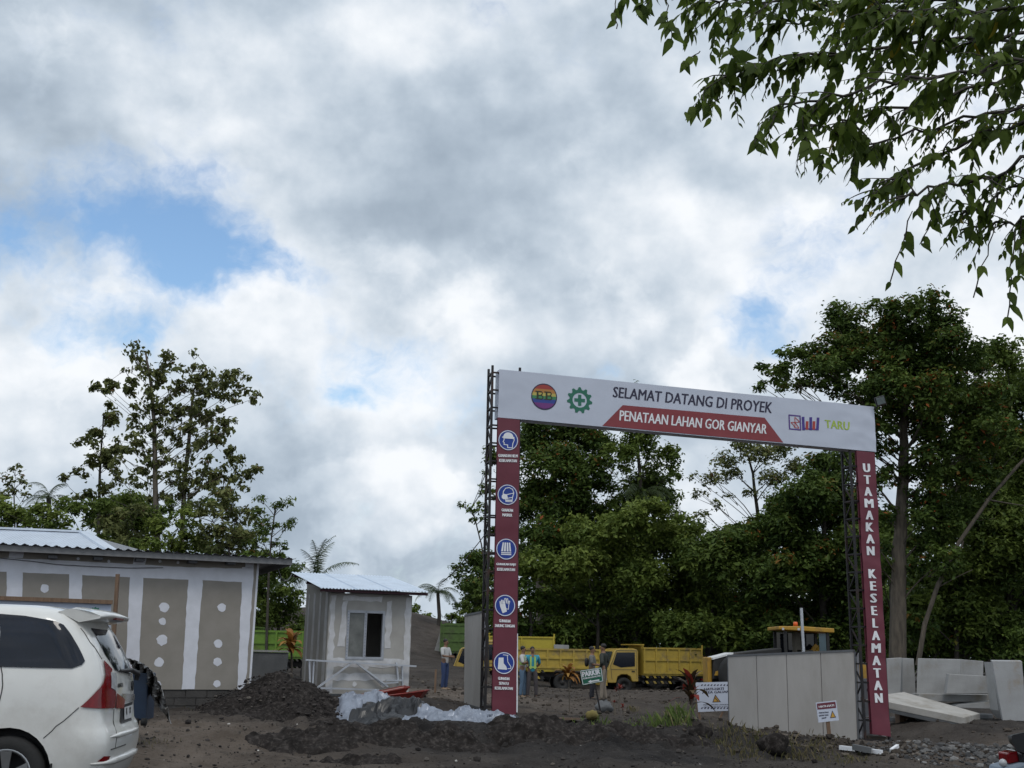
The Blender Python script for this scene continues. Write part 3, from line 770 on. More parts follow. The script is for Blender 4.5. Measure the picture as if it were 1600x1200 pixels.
# block plinth
PL = mat('plinth_block', (0.075, 0.07, 0.066), 0.95, c2=(0.05, 0.047, 0.045), scale=4, bump=0.5)
t0 = 0.03; row = 0
zg = zb - 0.42
m = MB(); m.prism([LB(.04, zg - .3, -.035), LB(wlen, zg - .3, -.035), LB(wlen, zb, -.035), LB(.04, zb, -.035)], bbk * 3.9); m.build('plinth_core', PL, office)
for rw in range(4):
    z0 = zb - 0.145 * (rw + 1); t = 0.02 - (0.2 if rw % 2 else 0)
    while t < wlen - .4:
        a = max(t, .02); b = t + .385
        m = MB(); o = -.012 + random.uniform(-.006, .006); m.prism([LB(a, z0, o), LB(b, z0, o), LB(b, z0 + .132, o), LB(a, z0 + .132, o)], bbk * .03); m.build('block', PL, office); t += .4
# roof: fascia and corrugated sheet with a wavy front edge
FAS = mat('fascia_grey', (0.21, 0.21, 0.215), 0.7, var=.12)
fz = BP(397, 877, .35)
E = 0.35
zf0 = onplane(200, 866.5, BA + bn * E, bn).z
tR = tpos(397, 1000) - 0.58
m = MB(); m.prism([LB(-.60, zf0 - .045, E), LB(wlen, zf0 - .045, E), LB(wlen, zf0 + .065, E), LB(-.60, zf0 + .065, E)], bbk * .03); m.build('fascia', FAS, office)
m = MB(); m.beam(LB(-.585, zf0, E - .05), LB(-.585, zf0 - .05, -4.2), .03, .11); m.build('verge_board', FAS, office)
def corrugated(origin, du, ds, lu, ls, pitch=.076, amp=.011, trap=False, per=6):
    """sheet: du across the ribs, ds down the slope (unit vectors)"""
    nrm = du.cross(ds).normalized(); nrm = nrm if nrm.z > 0 else -nrm
    n = int(lu / pitch * per); V = []; Fc = []
    for i in range(n + 1):
        u = i / per * pitch; ph = (i % per) / per
        w = amp * math.cos(2 * math.pi * ph) if not trap else amp * (1 if ph < .25 else (-1 if .4 < ph < .85 else 0))
        for j in range(3): V.append(origin + du * u + ds * (ls * j / 2) + nrm * w)
    for i in range(n):
        for j in range(2): Fc.append((i * 3 + j, (i + 1) * 3 + j, (i + 1) * 3 + j + 1, i * 3 + j + 1))
    m = MB(); m.add(V, Fc, not trap); return m
o0 = LB(-.66, zf0 + .085, E + .06)
ds_ = (bbk * 1.0 + UPZ * -0.012).normalized()
for k in range(int((wlen + .6) / .9)):
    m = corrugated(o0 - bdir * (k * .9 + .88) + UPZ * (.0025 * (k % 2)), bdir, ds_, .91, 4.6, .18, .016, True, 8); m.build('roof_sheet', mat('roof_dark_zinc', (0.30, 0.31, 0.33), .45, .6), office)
for px in (82, 153, 218, 300, 360):
    p = BP(px, 864 + px * .033 + 4, .15); m = MB(); m.box(p, (.16, .30, .05), Matrix.Rotation(math.atan2(bdir.y, bdir.x), 3, 'Z')); m.build('rafter_end', mat('dark_steel', (.05, .05, .055), .6), office)  # rafter ends in one plain dark grey steel colour
# cable sagging over the facade
pts = [BP(x, y, .03) for x, y in ((-40, 868), (10, 873), (50, 877), (90, 882), (140, 885), (200, 887.5), (255, 887))]
c = MB(); c.tube(pts, .006, 5); c.build('facade_cable', mat('cable_grey', (.10, .10, .11), .7), office)

# zinc hip roof of the next hut
hut = thing('rear_hut', 'hut behind the site office showing only its bright zinc hip roof', 'building', W(60, 1060, 27.5))
def rp(px, py, Y): return W(px, py, Y)
ZA, ZB_, ZC = W(-160, 821, 28.5), W(130, 833, 28.5), W(184, 861, 26.6)
eL = W(-160, 868, 26.2); eR = W(178, 864, 26.2)
rdir = (eR - eL).normalized()
nrib = 62
for k in range(nrib):
    a0, a1 = k / nrib, (k + .86) / nrib
    p0, p1 = eL.lerp(eR, a0), eL.lerp(eR, a1)
    # top of this rib: ridge or hip
    def top(a):
        u = a * (eR - eL).length; ur = (ZB_ - eL).dot(rdir)
        if u < ur: return ZA.lerp(ZB_, max(0, (u - (ZA - eL).dot(rdir)) / ((ZB_ - ZA).dot(rdir))))
        q = (u - ur) / ((eR - eL).length - ur); return ZB_.lerp(eR, q)
    m = MB(); q0, q1 = top(a0), top(a1)
    m.prism([p0, p1, q1, q0], UPZ * .03); m.build('roof_rib', ZINC, hut)
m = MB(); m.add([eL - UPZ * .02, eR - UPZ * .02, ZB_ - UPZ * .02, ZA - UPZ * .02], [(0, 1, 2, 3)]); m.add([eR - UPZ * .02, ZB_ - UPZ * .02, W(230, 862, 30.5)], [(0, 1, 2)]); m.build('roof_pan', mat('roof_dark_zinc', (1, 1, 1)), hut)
m = MB(); m.beam(ZA + UPZ * .03, ZB_ + UPZ * .03, .30, .05); m.build('ridge_cap', ZINC, hut)
m = MB(); m.beam(ZB_ + UPZ * .03, eR + UPZ * .03, .26, .05); m.build('hip_cap', ZINC, hut)
m = MB(); m.prism([W(-160, 1060, 27), W(172, 1060, 27), W(172, 864, 27), W(-160, 868, 27)], (0, 3, 0)); m.build('wall', DRY, hut)

# ------------------------------------------------------------------ guard booth
ka = math.radians(25)
kd = Vector((math.cos(ka), math.sin(ka), 0)); kb = Vector((-math.sin(ka), math.cos(ka), 0)); kn = -kb
K0 = W(507, 1084, 24.6); K0.z = W(507, 1084, 24.6).z
KW, KD, KH = 1.90, 1.95, 2.12
KP = lambda u, v, z: K0 + kd * u + kb * v + UPZ * z        # u along the front, v back, z up
DRY2 = mat('booth_board', (0.42, 0.405, 0.38), 0.88, c2=(0.34, 0.325, 0.30), scale=1.8, bump=.06)
SMEAR = mat('thin_compound', (0.62, 0.62, 0.64), 0.85, c2=(0.50, 0.495, 0.49), scale=5)
booth = thing('guard_booth', 'small plasterboard guard booth with sliding window and corrugated zinc roof', 'booth', K0)
def KX(px, py):
    """(u, z) on the booth front under a pixel"""
    p = onplane(px, py, K0, kn); return (p - K0).dot(kd), p.z - K0.z
wu0, wz0 = KX(539, 1030); wu1, wz1 = KX(602, 955)
def wallbox(name, u0, u1, v0, v1, z0, z1, mt): m = MB(); m.prism([KP(u0, v0, z0), KP(u1, v0, z0), KP(u1, v1, z0), KP(u0, v1, z0)], UPZ * (z1 - z0)); return m.build(name, mt, booth)
T = .08
wallbox('front_wall', 0, wu0, 0, T, 0, KH, DRY2); wallbox('front_wall', wu1, KW, 0, T, 0, KH, DRY2)
wallbox('front_wall', wu0 + .001, wu1 - .001, 0, T, 0, wz0, DRY2); wallbox('front_wall', wu0 + .001, wu1 - .001, 0, T, wz1, KH, DRY2)
for u0 in (0, KW - T):
    m = MB(); m.prism([KP(u0, T + .002, 0), KP(u0, KD, 0), KP(u0, KD, KH + .32), KP(u0, T + .002, KH + .0)], kd * T); m.build('side_wall', DRY2, booth)
wallbox('rear_wall', T + .002, .9, KD - T, KD - .002, 0, KH + .26, DRY2); wallbox('rear_wall', 1.05, KW - T - .002, KD - T, KD - .002, 0, KH + .26, DRY2)
wallbox('floor_slab', -.03, KW + .03, -.03, KD + .03, -.2, -.001, CONCD)
def smear(poly, seed, v=-.003):
    rr = random.Random(seed); out = []; n = len(poly)
    for i in range(n):
        (x0, y0), (x1, y1) = poly[i], poly[(i + 1) % n]; k = max(1, int(math.hypot(x1 - x0, y1 - y0) / .12))
        for j in range(k): t = j / k; out.append((x0 + (x1 - x0) * t + rr.uniform(-.025, .025), y0 + (y1 - y0) * t + rr.uniform(-.02, .02)))
    m = MB(); m.add([KP(min(max(u, .005), KW - .005), v, min(max(z, .01), KH - .01)) for u, z in out], [tuple(range(len(out)))]); m.build('compound_patch', SMEAR, booth)
smear([(.02, .02), (.16, .02), (.14, KH - .05), (.02, KH - .05)], 1); smear([(.02, .56), (KW - .02, .56), (KW - .02, .73), (.02, .74)], 2, -.005)
smear([(.02, .28), (KW - .02, .28), (KW - .02, .42), (.02, .42)], 3, -.005); smear([(wu0 - .18, 1.0), (wu0 - .01, 1.0), (wu0 - .01, 1.95), (wu0 - .12, 1.95)], 4, -.007)
smear([(wu1 + .01, .95), (wu1 + .14, .95), (wu1 + .16, 1.98), (wu1 + .02, 1.98)], 5, -.007); smear([(KW - .14, .02), (KW - .01, .02), (KW - .01, KH - .05), (KW - .16, KH - .05)], 6, -.007)
smear([(.3, KH - .14), (1.2, KH - .16), (1.2, KH - .05), (.3, KH - .05)], 7, -.007)
for u, z in ((.42, .62), (.9, .56), (1.3, .62), (.65, .2), (1.3, .18), (.35, 1.5)):
    P = [KP(u + .055 * math.cos(t) * random.uniform(.8, 1.1), -.009, z + .055 * math.sin(t) * random.uniform(.8, 1.1)) for t in np.linspace(0, 6.28, 12)[:-1]]
    m = MB(); m.add(P, [tuple(range(len(P)))]); m.build('compound_spot', SMEAR, booth)
for v0, v1, mt in ((.10, .32, SMEAR), (.62, .80, SMEAR), (1.1, 1.3, SMEAR), (1.6, 1.75, SMEAR)):
    m = MB(); m.prism([KP(-.003, v0, .02), KP(-.003, v1, .02), KP(-.003, v1 - .03, KH + .05), KP(-.003, v0 + .02, KH)], -kd * .003); m.build('compound_patch', mt, booth)
# window
ALU = mat('white_aluminium', (0.40, 0.42, 0.46), 0.4, 0.2)
FILM = mat('filmed_glass', (0.17, 0.175, 0.165), 0.25, c2=(0.10, 0.105, 0.10), scale=3, spec=.5)
win = MB(); fw_ = .055
for a, b, c, d in ((wu0, wu1, wz0, wz0 + fw_), (wu0, wu1, wz1 - fw_, wz1), (wu0, wu0 + fw_, wz0 + fw_, wz1 - fw_), (wu1 - fw_, wu1, wz0 + fw_, wz1 - fw_)):
    win.prism([KP(a, -.02, c), KP(b, -.02, c), KP(b, .06, c), KP(a, .06, c)], UPZ * (d - c))
window = win.build('window_frame', ALU, booth)
um = (wu0 + wu1) * .5 + .02
s_ = MB(); s_.prism([KP(um - .06, -.012, wz0 + fw_), KP(um, -.012, wz0 + fw_), KP(um, .04, wz0 + fw_), KP(um - .06, .04, wz0 + fw_)], UPZ * (wz1 - wz0 - 2 * fw_)); s_.build('sash_stile', ALU, window)
s_ = MB(); s_.prism([KP(wu0 + fw_, .005, wz0 + fw_), KP(um - .06, .005, wz0 + fw_), KP(um - .06, .012, wz0 + fw_), KP(wu0 + fw_, .012, wz0 + fw_)], UPZ * (wz1 - wz0 - 2 * fw_)); s_.build('pane', FILM, window)
for i in range(16):                                       # protective tape prints on the frame
    z = wz0 + .03 + i * (wz1 - wz0 - .06) / 15
    for u in (wu0 + .012, um - .045):
        q = MB(); q.box(KP(u + .015, -.0215, z), (.022, .003, .018), Matrix.Rotation(ka, 3, 'Z')); q.build('tape_mark', mat('tape_blue', (.25, .28, .36), .6), window)
# roof
zf = KH + .02; rise = .46; RL = 2.75; dsl = (kb * 2.55 + UPZ * rise).normalized()
nR = 3
for k in range(nR):
    ou = -.33 + k * .82
    m = corrugated(KP(ou, -.36, zf + .05 + .003 * k), kd, dsl, .84, RL, .076, .012); m.build('roof_sheet', mat('zinc_blue', (0.72, 0.80, 0.90), .42, .45, var=.12, scale=3), booth)
for v in (-.22, .95, 2.1):
    z = zf + .02 + (v + .36) * rise / 2.55
    m = MB(); m.beam(KP(-.28, v, z - .03), KP(KW + .28, v, z - .03), .05, .06); m.build('purlin', mat('purlin_maroon', (.07, .02, .03), .6), booth)
# light-gauge steel frames leaning against the booth
sf = thing('steel_stud_frame', 'galvanised light steel roof truss leaning against the guard booth front', 'steel frame', KP(.6, -.3, 0))
def KS(px, py, o): return onplane(px, py, K0 + kn * o, kn)
for a, b in (((477, 1031), (650, 1041)), ((487, 1081), (553, 1033)), ((553, 1033), (606, 1073)), ((483, 1033), (484, 1078)), ((490, 1033), (488, 1074)), ((500, 1075), (592, 1078)), ((619, 1035), (622, 1062)), ((603, 1063), (628, 1063)), ((598, 1068), (622, 1066)), ((558, 1036), (600, 1072)), ((628, 1040), (629, 1075))):
    o = random.uniform(.06, .14); m = MB(); m.beam(KS(a[0], a[1], o), KS(b[0], b[1], o), .035, .055, kn); m.build('stud', GALV, sf)
# cable from the booth roof to the office
cb = MB(); A = KP(-.33, 2.1, KH + .5); Bp = LB(-.6, zf0 + .05, -1.0); pts = [A.lerp(Bp, t) - UPZ * (.25 * 4 * t * (1 - t)) for t in np.linspace(0, 1, 9)]
cb.tube(pts, .012, 5); tag(cb.build('cable', MATS['cable_grey'], None), 'grey cable slung from the booth roof to the site office', 'cable')
# low concrete wall between office and booth
o = thing('block_wall', 'low dark rendered wall between the site office and the guard booth', 'wall', W(420, 1066, 30))
m = MB(); m.prism([W(370, 1069, 30), W(445, 1064, 30), W(450, 1020, 30), W(370, 1018, 30)], (-.05, .35, 0)); m.build('render', CONCD, o)
m = MB(); m.prism([W(370, 1017.5, 29.97), W(450.5, 1019.5, 29.97), W(451, 1016.5, 29.97), W(370, 1015, 29.97)], (-.05, .42, 0)); m.build('coping', CONC, o)

# ------------------------------------------------------------------ white family van
CB = math.radians(7)
cs_ = Vector((math.cos(CB), math.sin(CB), 0)); cw_ = Vector((-math.sin(CB), math.cos(CB), 0))
WN = W(8, 1212, 9.5)
C0 = WN + cw_ * 0.78; C0.z = WN.z - 0.31
CL = lambda x, y, z: C0 + cs_ * x + cw_ * y + UPZ * z
car = thing('parked_car', 'white family van parked at the left with red tail light and roof spoiler', 'car', C0)
SL = [(.20, .74, .66, -3.20), (.26, .79, .73, -3.28), (.36, .815, .765, -3.34), (.50, .828, .785, -3.37), (.60, .832, .78, -3.37), (.66, .832, .755, -3.36), (.70, .832, .725, -3.34), (.80, .834, .712, -3.28), (.92, .830, .70, -3.05), (1.02, .822, .692, -2.72),
      (1.10, .806, .675, -2.58), (1.20, .784, .635, -2.44), (1.32, .752, .575, -2.26), (1.44, .718, .505, -2.06), (1.54, .685, .43, -1.88), (1.60, .655, .36, -1.74), (1.645, .60, .25, -1.5), (1.672, .50, .10, -1.25), (1.682, .34, -.15, -1.0)]
SZ = np.array([s[0] for s in SL])
def cs_at(z): return [np.interp(z, SZ, np.array([s[k] for s in SL])) for k in (1, 2, 3)]
RC = .24
def cpt(a, z, off=0.0):
    """surface point: a = distance round the outline from the rear centre (positive towards the camera side)"""
    w, xr, xf = cs_at(z); s = 1 if a >= 0 else -1; a = abs(a); st = w - RC; arc = math.pi / 2 * RC
    bow = .05
    if a < st: x, y, nx, ny = xr - bow * (a / w) ** 2, a, 1, 0
    elif a < st + arc:
        t = (a - st) / RC; x = xr - bow * (st / w) ** 2 - RC + RC * math.cos(t); y = st + RC * math.sin(t); nx, ny = math.cos(t), math.sin(t)
    else:
        x = xr - bow * (st / w) ** 2 - RC - (a - st - arc); y = w; nx, ny = 0, 1
    return CL(x + nx * off, -s * (y + ny * off), z)
m = MB(); rings = []
for z, w, xr, xf in SL:
    st = w - RC; arc = math.pi / 2 * RC; bow = .05; base = xr - bow * (st / w) ** 2 - RC
    side = base - (xf + .3)
    aa = list(np.linspace(0, st, 5)) + list(np.linspace(st, st + arc, 9)[1:]) + list(st + arc + side * np.linspace(0, 1, 40)[1:])
    loop = [cpt(a, z) for a in aa] + [CL(xf + .12, -(w - .08), z), CL(xf, -(w * .55), z), CL(xf - .03, 0, z), CL(xf, w * .55, z), CL(xf + .12, w - .08, z)] + [cpt(-a, z) for a in aa[::-1][:-1]]
    rings.append(loop)
n = len(rings[0]); V = [p for r_ in rings for p in r_]; Fc = [(i * n + j, i * n + (j + 1) % n, (i + 1) * n + (j + 1) % n, (i + 1) * n + j) for i in range(len(rings) - 1) for j in range(n)]
m.add(V, Fc, True); m.add(rings[-1], [tuple(range(n))], True); m.add(rings[0], [tuple(range(n - 1, -1, -1))])
CARW = mat('pearl_white_paint', (0.72, 0.715, 0.685), 0.30, var=.03, coat=.8, dirt=(.60, .585, .55), dscale=1.3)
body = m.build('body', CARW, car)
# wheel arches cut out of the body
for x in (0.0, -2.655):
    cut = MB(); cut.lathe(CL(x, -1.2, .33), cw_, [(0, .001), (0, .355), (2.4, .355), (2.4, .001)], 28); co = cut.build('cutter', BLACK)
    md = body.modifiers.new('b', 'BOOLEAN'); md.object = co; md.operation = 'DIFFERENCE'; md.solver = 'EXACT'
    dg = bpy.context.evaluated_depsgraph_get(); me = bpy.data.meshes.new_from_object(body.evaluated_get(dg)); body.modifiers.clear(); body.data = me; bpy.data.objects.remove(co)
m = MB(); m.prism([CL(-3.1, -.70, .28), CL(.5, -.70, .28), CL(.5, .70, .28), CL(-3.1, .70, .28)], UPZ * .5); m.build('underbody', BLACK, car)
_ag = np.linspace(-1.4, 4.2, 700); _zg = np.linspace(.22, 1.66, 300); _cache = []
for z in _zg:
    for a in _ag: _cache.append((a, z))
_pp = np.array([proj(cpt(a, z)) for a, z in _cache]); _pd = np.array([(cpt(a, z) - EYE).length for a, z in _cache]); _ca = np.array(_cache)
def pick(px, py):
    d = np.hypot(_pp[:, 0] - px, _pp[:, 1] - py); k = np.nonzero(d < d.min() + 1.2)[0]; i = k[np.argmin(_pd[k] + d[k] * .05)]; return tuple(_ca[i])
def patch(name, poly, mt, off=.004, parent=car, picked=True, smooth=True, cuts=4, solid=0.0):
    P = [pick(*p) for p in poly] if picked else poly
    bm = bmesh.new(); vs = [bm.verts.new((a, z, 0)) for a, z in P]; f = bm.faces.new(vs)
    bmesh.ops.triangulate(bm, faces=[f])
    for _ in range(cuts): bmesh.ops.subdivide_edges(bm, edges=[e for e in bm.edges if e.calc_length() > .06], cuts=1, use_grid_fill=True); bmesh.ops.triangulate(bm, faces=bm.faces[:])
    m = MB(); bm.verts.index_update(); m.add([cpt(v.co.x, v.co.y, off) for v in bm.verts], [tuple(v.index for v in f.verts) for f in bm.faces], smooth); bm.free()
    o = m.build(name, mt, parent)
    if solid: md = o.modifiers.new('s', 'SOLIDIFY'); md.thickness = solid; md.offset = 0
    return o
TAILR = mat('tail_red', (0.22, 0.004, 0.008), 0.15, var=.35, scale=14, spec=.5)
CLEARL = mat('clear_lens', (0.55, 0.56, 0.58), 0.12, spec=.7, var=.3, scale=20)
CHROME = mat('chrome', (0.7, 0.72, 0.74), 0.15, .9)
TRIM = mat('dark_trim', (0.02, 0.02, 0.022), 0.5)
SEAM = mat('seam', (0.08, 0.08, 0.075), .8)
qw = patch('side_window', [(-8, 958.5), (40, 962), (86, 970), (99, 976), (128, 1024), (131.5, 1033), (127, 1038.5), (112, 1044), (60, 1043), (-8, 1041)], GLASS, .011)
aw, zw = pick(-8, 1041); aw2, zw2 = pick(-8, 958.5)
for k in range(2):
    a0 = aw + .06 + k * 1.0; patch('side_window', [(a0, zw), (a0 + .92, zw - .02), (a0 + .82 - .25 * k, 1.50 - .02 * k), (a0, zw2 - .005)], GLASS, .011, picked=False)
for s, nm in ((-1, 'side_window'),): patch(nm, [(-1.1, 1.12), (-2.0, 1.10), (-3.0, 1.08), (-3.0, 1.50), (-1.6, 1.54), (-1.15, 1.5)], GLASS, .004, picked=False)
rwp = [(141, 981), (171, 985), (201, 1033), (204, 1054), (179.5, 1047), (163, 1022)]
patch('rear_window', rwp, GLASS, .006)
patch('windscreen', [(3.9, 1.12), (4.1, 1.12), (4.1, 1.2), (3.9, 1.2)], GLASS, .003, picked=False)
ws = MB(); ws.add([CL(-2.60, -.70, 1.08), CL(-2.62, .70, 1.08), CL(-1.74, .60, 1.60), CL(-1.74, -.60, 1.60)], [(0, 1, 2, 3)]); ws.build('windscreen', GLASS, car)
tl_ = patch('tail_light', [(160, 1031), (174, 1046), (171, 1053), (171.5, 1074), (179.5, 1082), (178, 1106.5), (150, 1107), (125, 1105), (149, 1081), (161, 1064.5), (163, 1050)], TAILR, .012)
patch('reversing_lens', [(170.5, 1051), (179, 1051), (179, 1079), (171, 1074)], CLEARL, .016, tl_)
patch('tailgate_light', [(180.5, 1083), (193.5, 1092.5), (192, 1106.5), (179.5, 1107)], TAILR, .012)
tf = patch('tail_light', [(200.5, 1034), (209, 1043), (211, 1052), (204, 1048)], TAILR, .012)
patch('chrome_garnish', [(189, 1084), (211, 1084), (212, 1093), (193, 1097)], CHROME, .012)
nb = patch('number_plate_recess', [(189, 1102), (207.5, 1096), (205, 1125), (188, 1130)], TRIM, .006)
pl = patch('number_plate', [(192, 1105), (205, 1100.5), (203, 1121), (192, 1124.5)], mat('plate_white', (.6, .6, .6), .5), .014, nb)
for y0 in (1106, 1111.5): patch('plate_character', [(194.5, y0), (196, y0 - .3), (196, y0 + 4.5), (194.5, y0 + 5)], TRIM, .018, nb, cuts=0); patch('plate_character', [(199.5, y0 - 1.5), (201.5, y0 - 2), (201.5, y0 + 2.5), (199.5, y0 + 3)], TRIM, .018, nb, cuts=0)
ea, ez = pick(204.6, 1071); e = MB(); ring_ = [cpt(ea + .045 * math.cos(t), ez + .04 * math.sin(t), .016) for t in np.linspace(0, 2 * math.pi, 18)]; e.tube(ring_, .008, 5); e.tube([cpt(ea, ez - .035, .016), cpt(ea, ez + .035, .016)], .008, 5); e.build('emblem', TRIM, car)
ta, tz = pick(182, 1070); lt = MB(); q = [cpt(ta, tz - .028, .012), cpt(ta - .20, tz - .028, .012), cpt(ta - .20, tz + .01, .012), cpt(ta, tz + .01, .012)]
put_text(lt, 'AVANZA', q, .02); lt.build('lettering', TRIM, car)
wv = MB(); wpts = [cpt(*pick(183, 1047.5), .03), cpt(*pick(197, 1047), .05), cpt(*pick(208, 1051), .05), cpt(*pick(211, 1062), .03)]; wv.tube(wpts, [.012, .02, .03, .022], 6); wv.build('rear_wiper', TRIM, car)
patch('reflector', [(151.5, 1190), (161, 1182), (171, 1181.5), (168, 1189)], TAILR, .008)
def seam(pts, parent=body, r_=.004):
    P = []
    for (p, q) in zip(pts[:-1], pts[1:]):
        a0, z0 = pick(*p); a1, z1 = pick(*q)
        for t in np.linspace(0, 1, 8)[:-1]: P.append(cpt(a0 + (a1 - a0) * t, z0 + (z1 - z0) * t, .001))
    P.append(cpt(*pick(*pts[-1]), .001)); s = MB(); s.tube(P, r_, 5); s.build('panel_gap', SEAM, parent)
seam([(123.5, 1106), (100, 1127), (68, 1153)]); seam([(1, 965), (0.5, 1040), (4, 1060), (3, 1080), (-2, 1100)], r_=.005); seam([(126, 981), (140, 1003), (159, 1030)]); seam([(178, 1108), (180, 1168)]); seam([(173, 1171), (196, 1163)], r_=.006)
# bumper ledge
aL = np.linspace(-.75, .80, 24); lg_ = MB(); lg_.tube([cpt(a, .40, .006) for a in aL], [.004 + .026 * min(1, min(i, 23 - i) / 5) for i in range(24)], 8); lg_.build('bumper_lip', CARW, car)
lg_ = MB(); lg_.tube([cpt(a, .60, .0) for a in np.linspace(-.6, .6, 20)], [.004 + .018 * min(1, min(i, 19 - i) / 4) for i in range(20)], 8); lg_.build('bumper_step', CARW, car)
# roof spoiler
sp = MB(); prof = []
for y in np.linspace(-.60, .60, 13):
    k = 1 - (abs(y) / .60) ** 4 * .45
    prof.append([CL(.22, y * .98, 1.635 - .03 * (1 - k)), CL(.34, y, 1.672 - .05 * (1 - k)), CL(.46 + .04 * k, y, 1.650 - .05 * (1 - k)), CL(.52 + .10 * k, y * .97, 1.605 - .03 * (1 - k)), CL(.52 + .09 * k, y * .97, 1.585 - .03 * (1 - k)), CL(.40, y * .98, 1.535)])
V = [p for r_ in prof for p in r_]; k = 6
sp.add(V, [(i * k + j, (i + 1) * k + j, (i + 1) * k + (j + 1) % k, i * k + (j + 1) % k) for i in range(12) for j in range(k)], True)
sp.add(prof[0], [tuple(range(6))]); sp.add(prof[-1], [tuple(range(5, -1, -1))]); sp.build('roof_spoiler', CARW, car)
sp = MB(); sp.box(CL(.60, 0, 1.578), (.03, .30, .014), Matrix.Rotation(CB, 3, 'Z')); sp.build('brake_light', TAILR, car)
# wheels
TYRE = mat('tyre', (0.022, 0.022, 0.022), 0.85, bump=.2); ALLOY = mat('alloy', (0.48, 0.49, 0.50), 0.35, .8)
for x in (0.0, -2.655):
    for s in (-1, 1):
        c = CL(x, s * .735, .31); ax = cw_ * s
        w_ = MB(); w_.lathe(c, ax, [(-.10, .19), (-.10, .285), (-.07, .308), (.05, .31), (.085, .29), (.09, .215), (.075, .195)], 32); wh = w_.build('wheel', TYRE, car)
        r_ = MB(); r_.lathe(c, ax, [(.075, .195), (.082, .205), (.085, .19), (.03, .175), (-.02, .06), (-.02, .001)], 32); r_.build('rim', mat('rim_dark', (.05, .05, .055), .5, .5), wh)
        sk_ = MB()
        a_ = ax.cross(UPZ).normalized()
        for i in range(5):
            t = 2 * math.pi * i / 5 + .3; d_ = a_ * math.cos(t) + UPZ * math.sin(t); e_ = a_ * -math.sin(t) + UPZ * math.cos(t)
            b0 = c + ax * .045; sk_.prism([b0 + d_ * .03 - e_ * .022, b0 + d_ * .19 + ax * .03 - e_ * .045, b0 + d_ * .19 + ax * .03 + e_ * .045, b0 + d_ * .03 + e_ * .022], ax * .015)
        sk_.lathe(c, ax, [(.05, .001), (.065, .03), (.05, .05)], 14); sk_.lathe(c, ax, [(.074, .185), (.09, .20), (.084, .212)], 32); sk_.build('spokes', ALLOY, wh)
m = MB(); m.box(CL(.36, -.76, .30), (.012, .16, .22), Matrix.Rotation(CB, 3, 'Z')); m.build('mud_flap', BLACK, car)
m = MB(); m.box(CL(-2.3, -.93, 1.12), (.10, .22, .16), Matrix.Rotation(CB, 3, 'Z')); m.build('door_mirror', CARW, car, bevel=.03)

# ------------------------------------------------------------------ trees
def leaf_cards(C, N, L, ratio, tint, fold=0.12, hang=0.0):
    """C centres, N normals, L lengths -> four-cornered leaf faces"""
    n = len(C); A = rng.normal(size=(n, 3)); A[:, 2] -= hang
    A -= N * np.sum(A * N, 1, keepdims=True); A /= np.linalg.norm(A, axis=1, keepdims=True) + 1e-9
    B = np.cross(N, A); l = L[:, None]
    V = np.empty((n, 4, 3)); V[:, 0] = C - A * l * .5; V[:, 1] = C + B * l * ratio * .5 + N * l * fold - A * l * .05; V[:, 2] = C + A * l * .5; V[:, 3] = C - B * l * ratio * .5 + N * l * fold - A * l * .05
    return V.reshape(-1, 3), np.arange(4 * n).reshape(n, 4), np.repeat(tint, 4)
def unit(v): return v / (np.linalg.norm(v, axis=1, keepdims=True) + 1e-9)
def crown_mesh(name, blobs, mt, size=.28, dens=1.0, ratio=.5, flat=.75, sub=.34, hang=0.0, up=.7, flowers=0.0, tbase=(.1, .75)):
    """blobs: (x, y, z, r). leaves gathered in twig clumps on and inside each blob"""
    Cs, Ns, Ts, Ls = [], [], [], []
    size *= .70; dens *= 1.25
    for x, y, z, r_ in blobs:
        k = max(3 if r_ < .35 else 5, int(15 * (r_ / .9) ** 1.5)); d = unit(rng.normal(size=(k, 3)) + np.array([0, 0, .25]))
        cen = np.array([x, y, z]) + d * r_ * rng.uniform(.35, 1.0, (k, 1)) * np.array([1, 1, flat])
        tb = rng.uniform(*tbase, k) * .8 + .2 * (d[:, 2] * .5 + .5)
        sr = max(sub * r_, size * .9)
        m_ = max(8, int(dens * 24.0 * (sr / size) ** 1.5))
        g = rng.normal(size=(k, m_, 3)) * sr * np.array([.62, .62, .40])
        P = (cen[:, None] + g).reshape(-1, 3); out = unit(g.reshape(-1, 3) + 1e-6)
        Nn = unit(out * .55 + np.array([0, 0, up]) + rng.normal(size=P.shape) * .45)
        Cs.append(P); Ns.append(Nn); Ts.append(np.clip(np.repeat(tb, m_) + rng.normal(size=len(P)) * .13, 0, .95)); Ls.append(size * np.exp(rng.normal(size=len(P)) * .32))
    C = np.concatenate(Cs); N = np.concatenate(Ns); T_ = np.concatenate(Ts); L = np.concatenate(Ls)
    if flowers: f_ = rng.random(len(T_)) < flowers * (vnoise(C[:, 0] * 1.3, C[:, 2] * 1.3, 5) > .62); T_[f_] = 1.0
    V, Fq, t = leaf_cards(C, N, L, ratio, T_, hang=hang)
    return fast_mesh(name, V, Fq, mt, False, {'tint': t})
def limb(mb, a, b, r0, r1, bend=.12, n=6, seg=6):
    a = Vector(a); b = Vector(b); d = b - a; s = Vector((random.uniform(-1, 1), random.uniform(-1, 1), random.uniform(-.2, .6))) * d.length * bend
    pts = [a + d * t + s * (4 * t * (1 - t)) * .5 for t in np.linspace(0, 1, n)]
    mb.tube(pts, [r0 + (r1 - r0) * t for t in np.linspace(0, 1, n)], seg, False); return pts
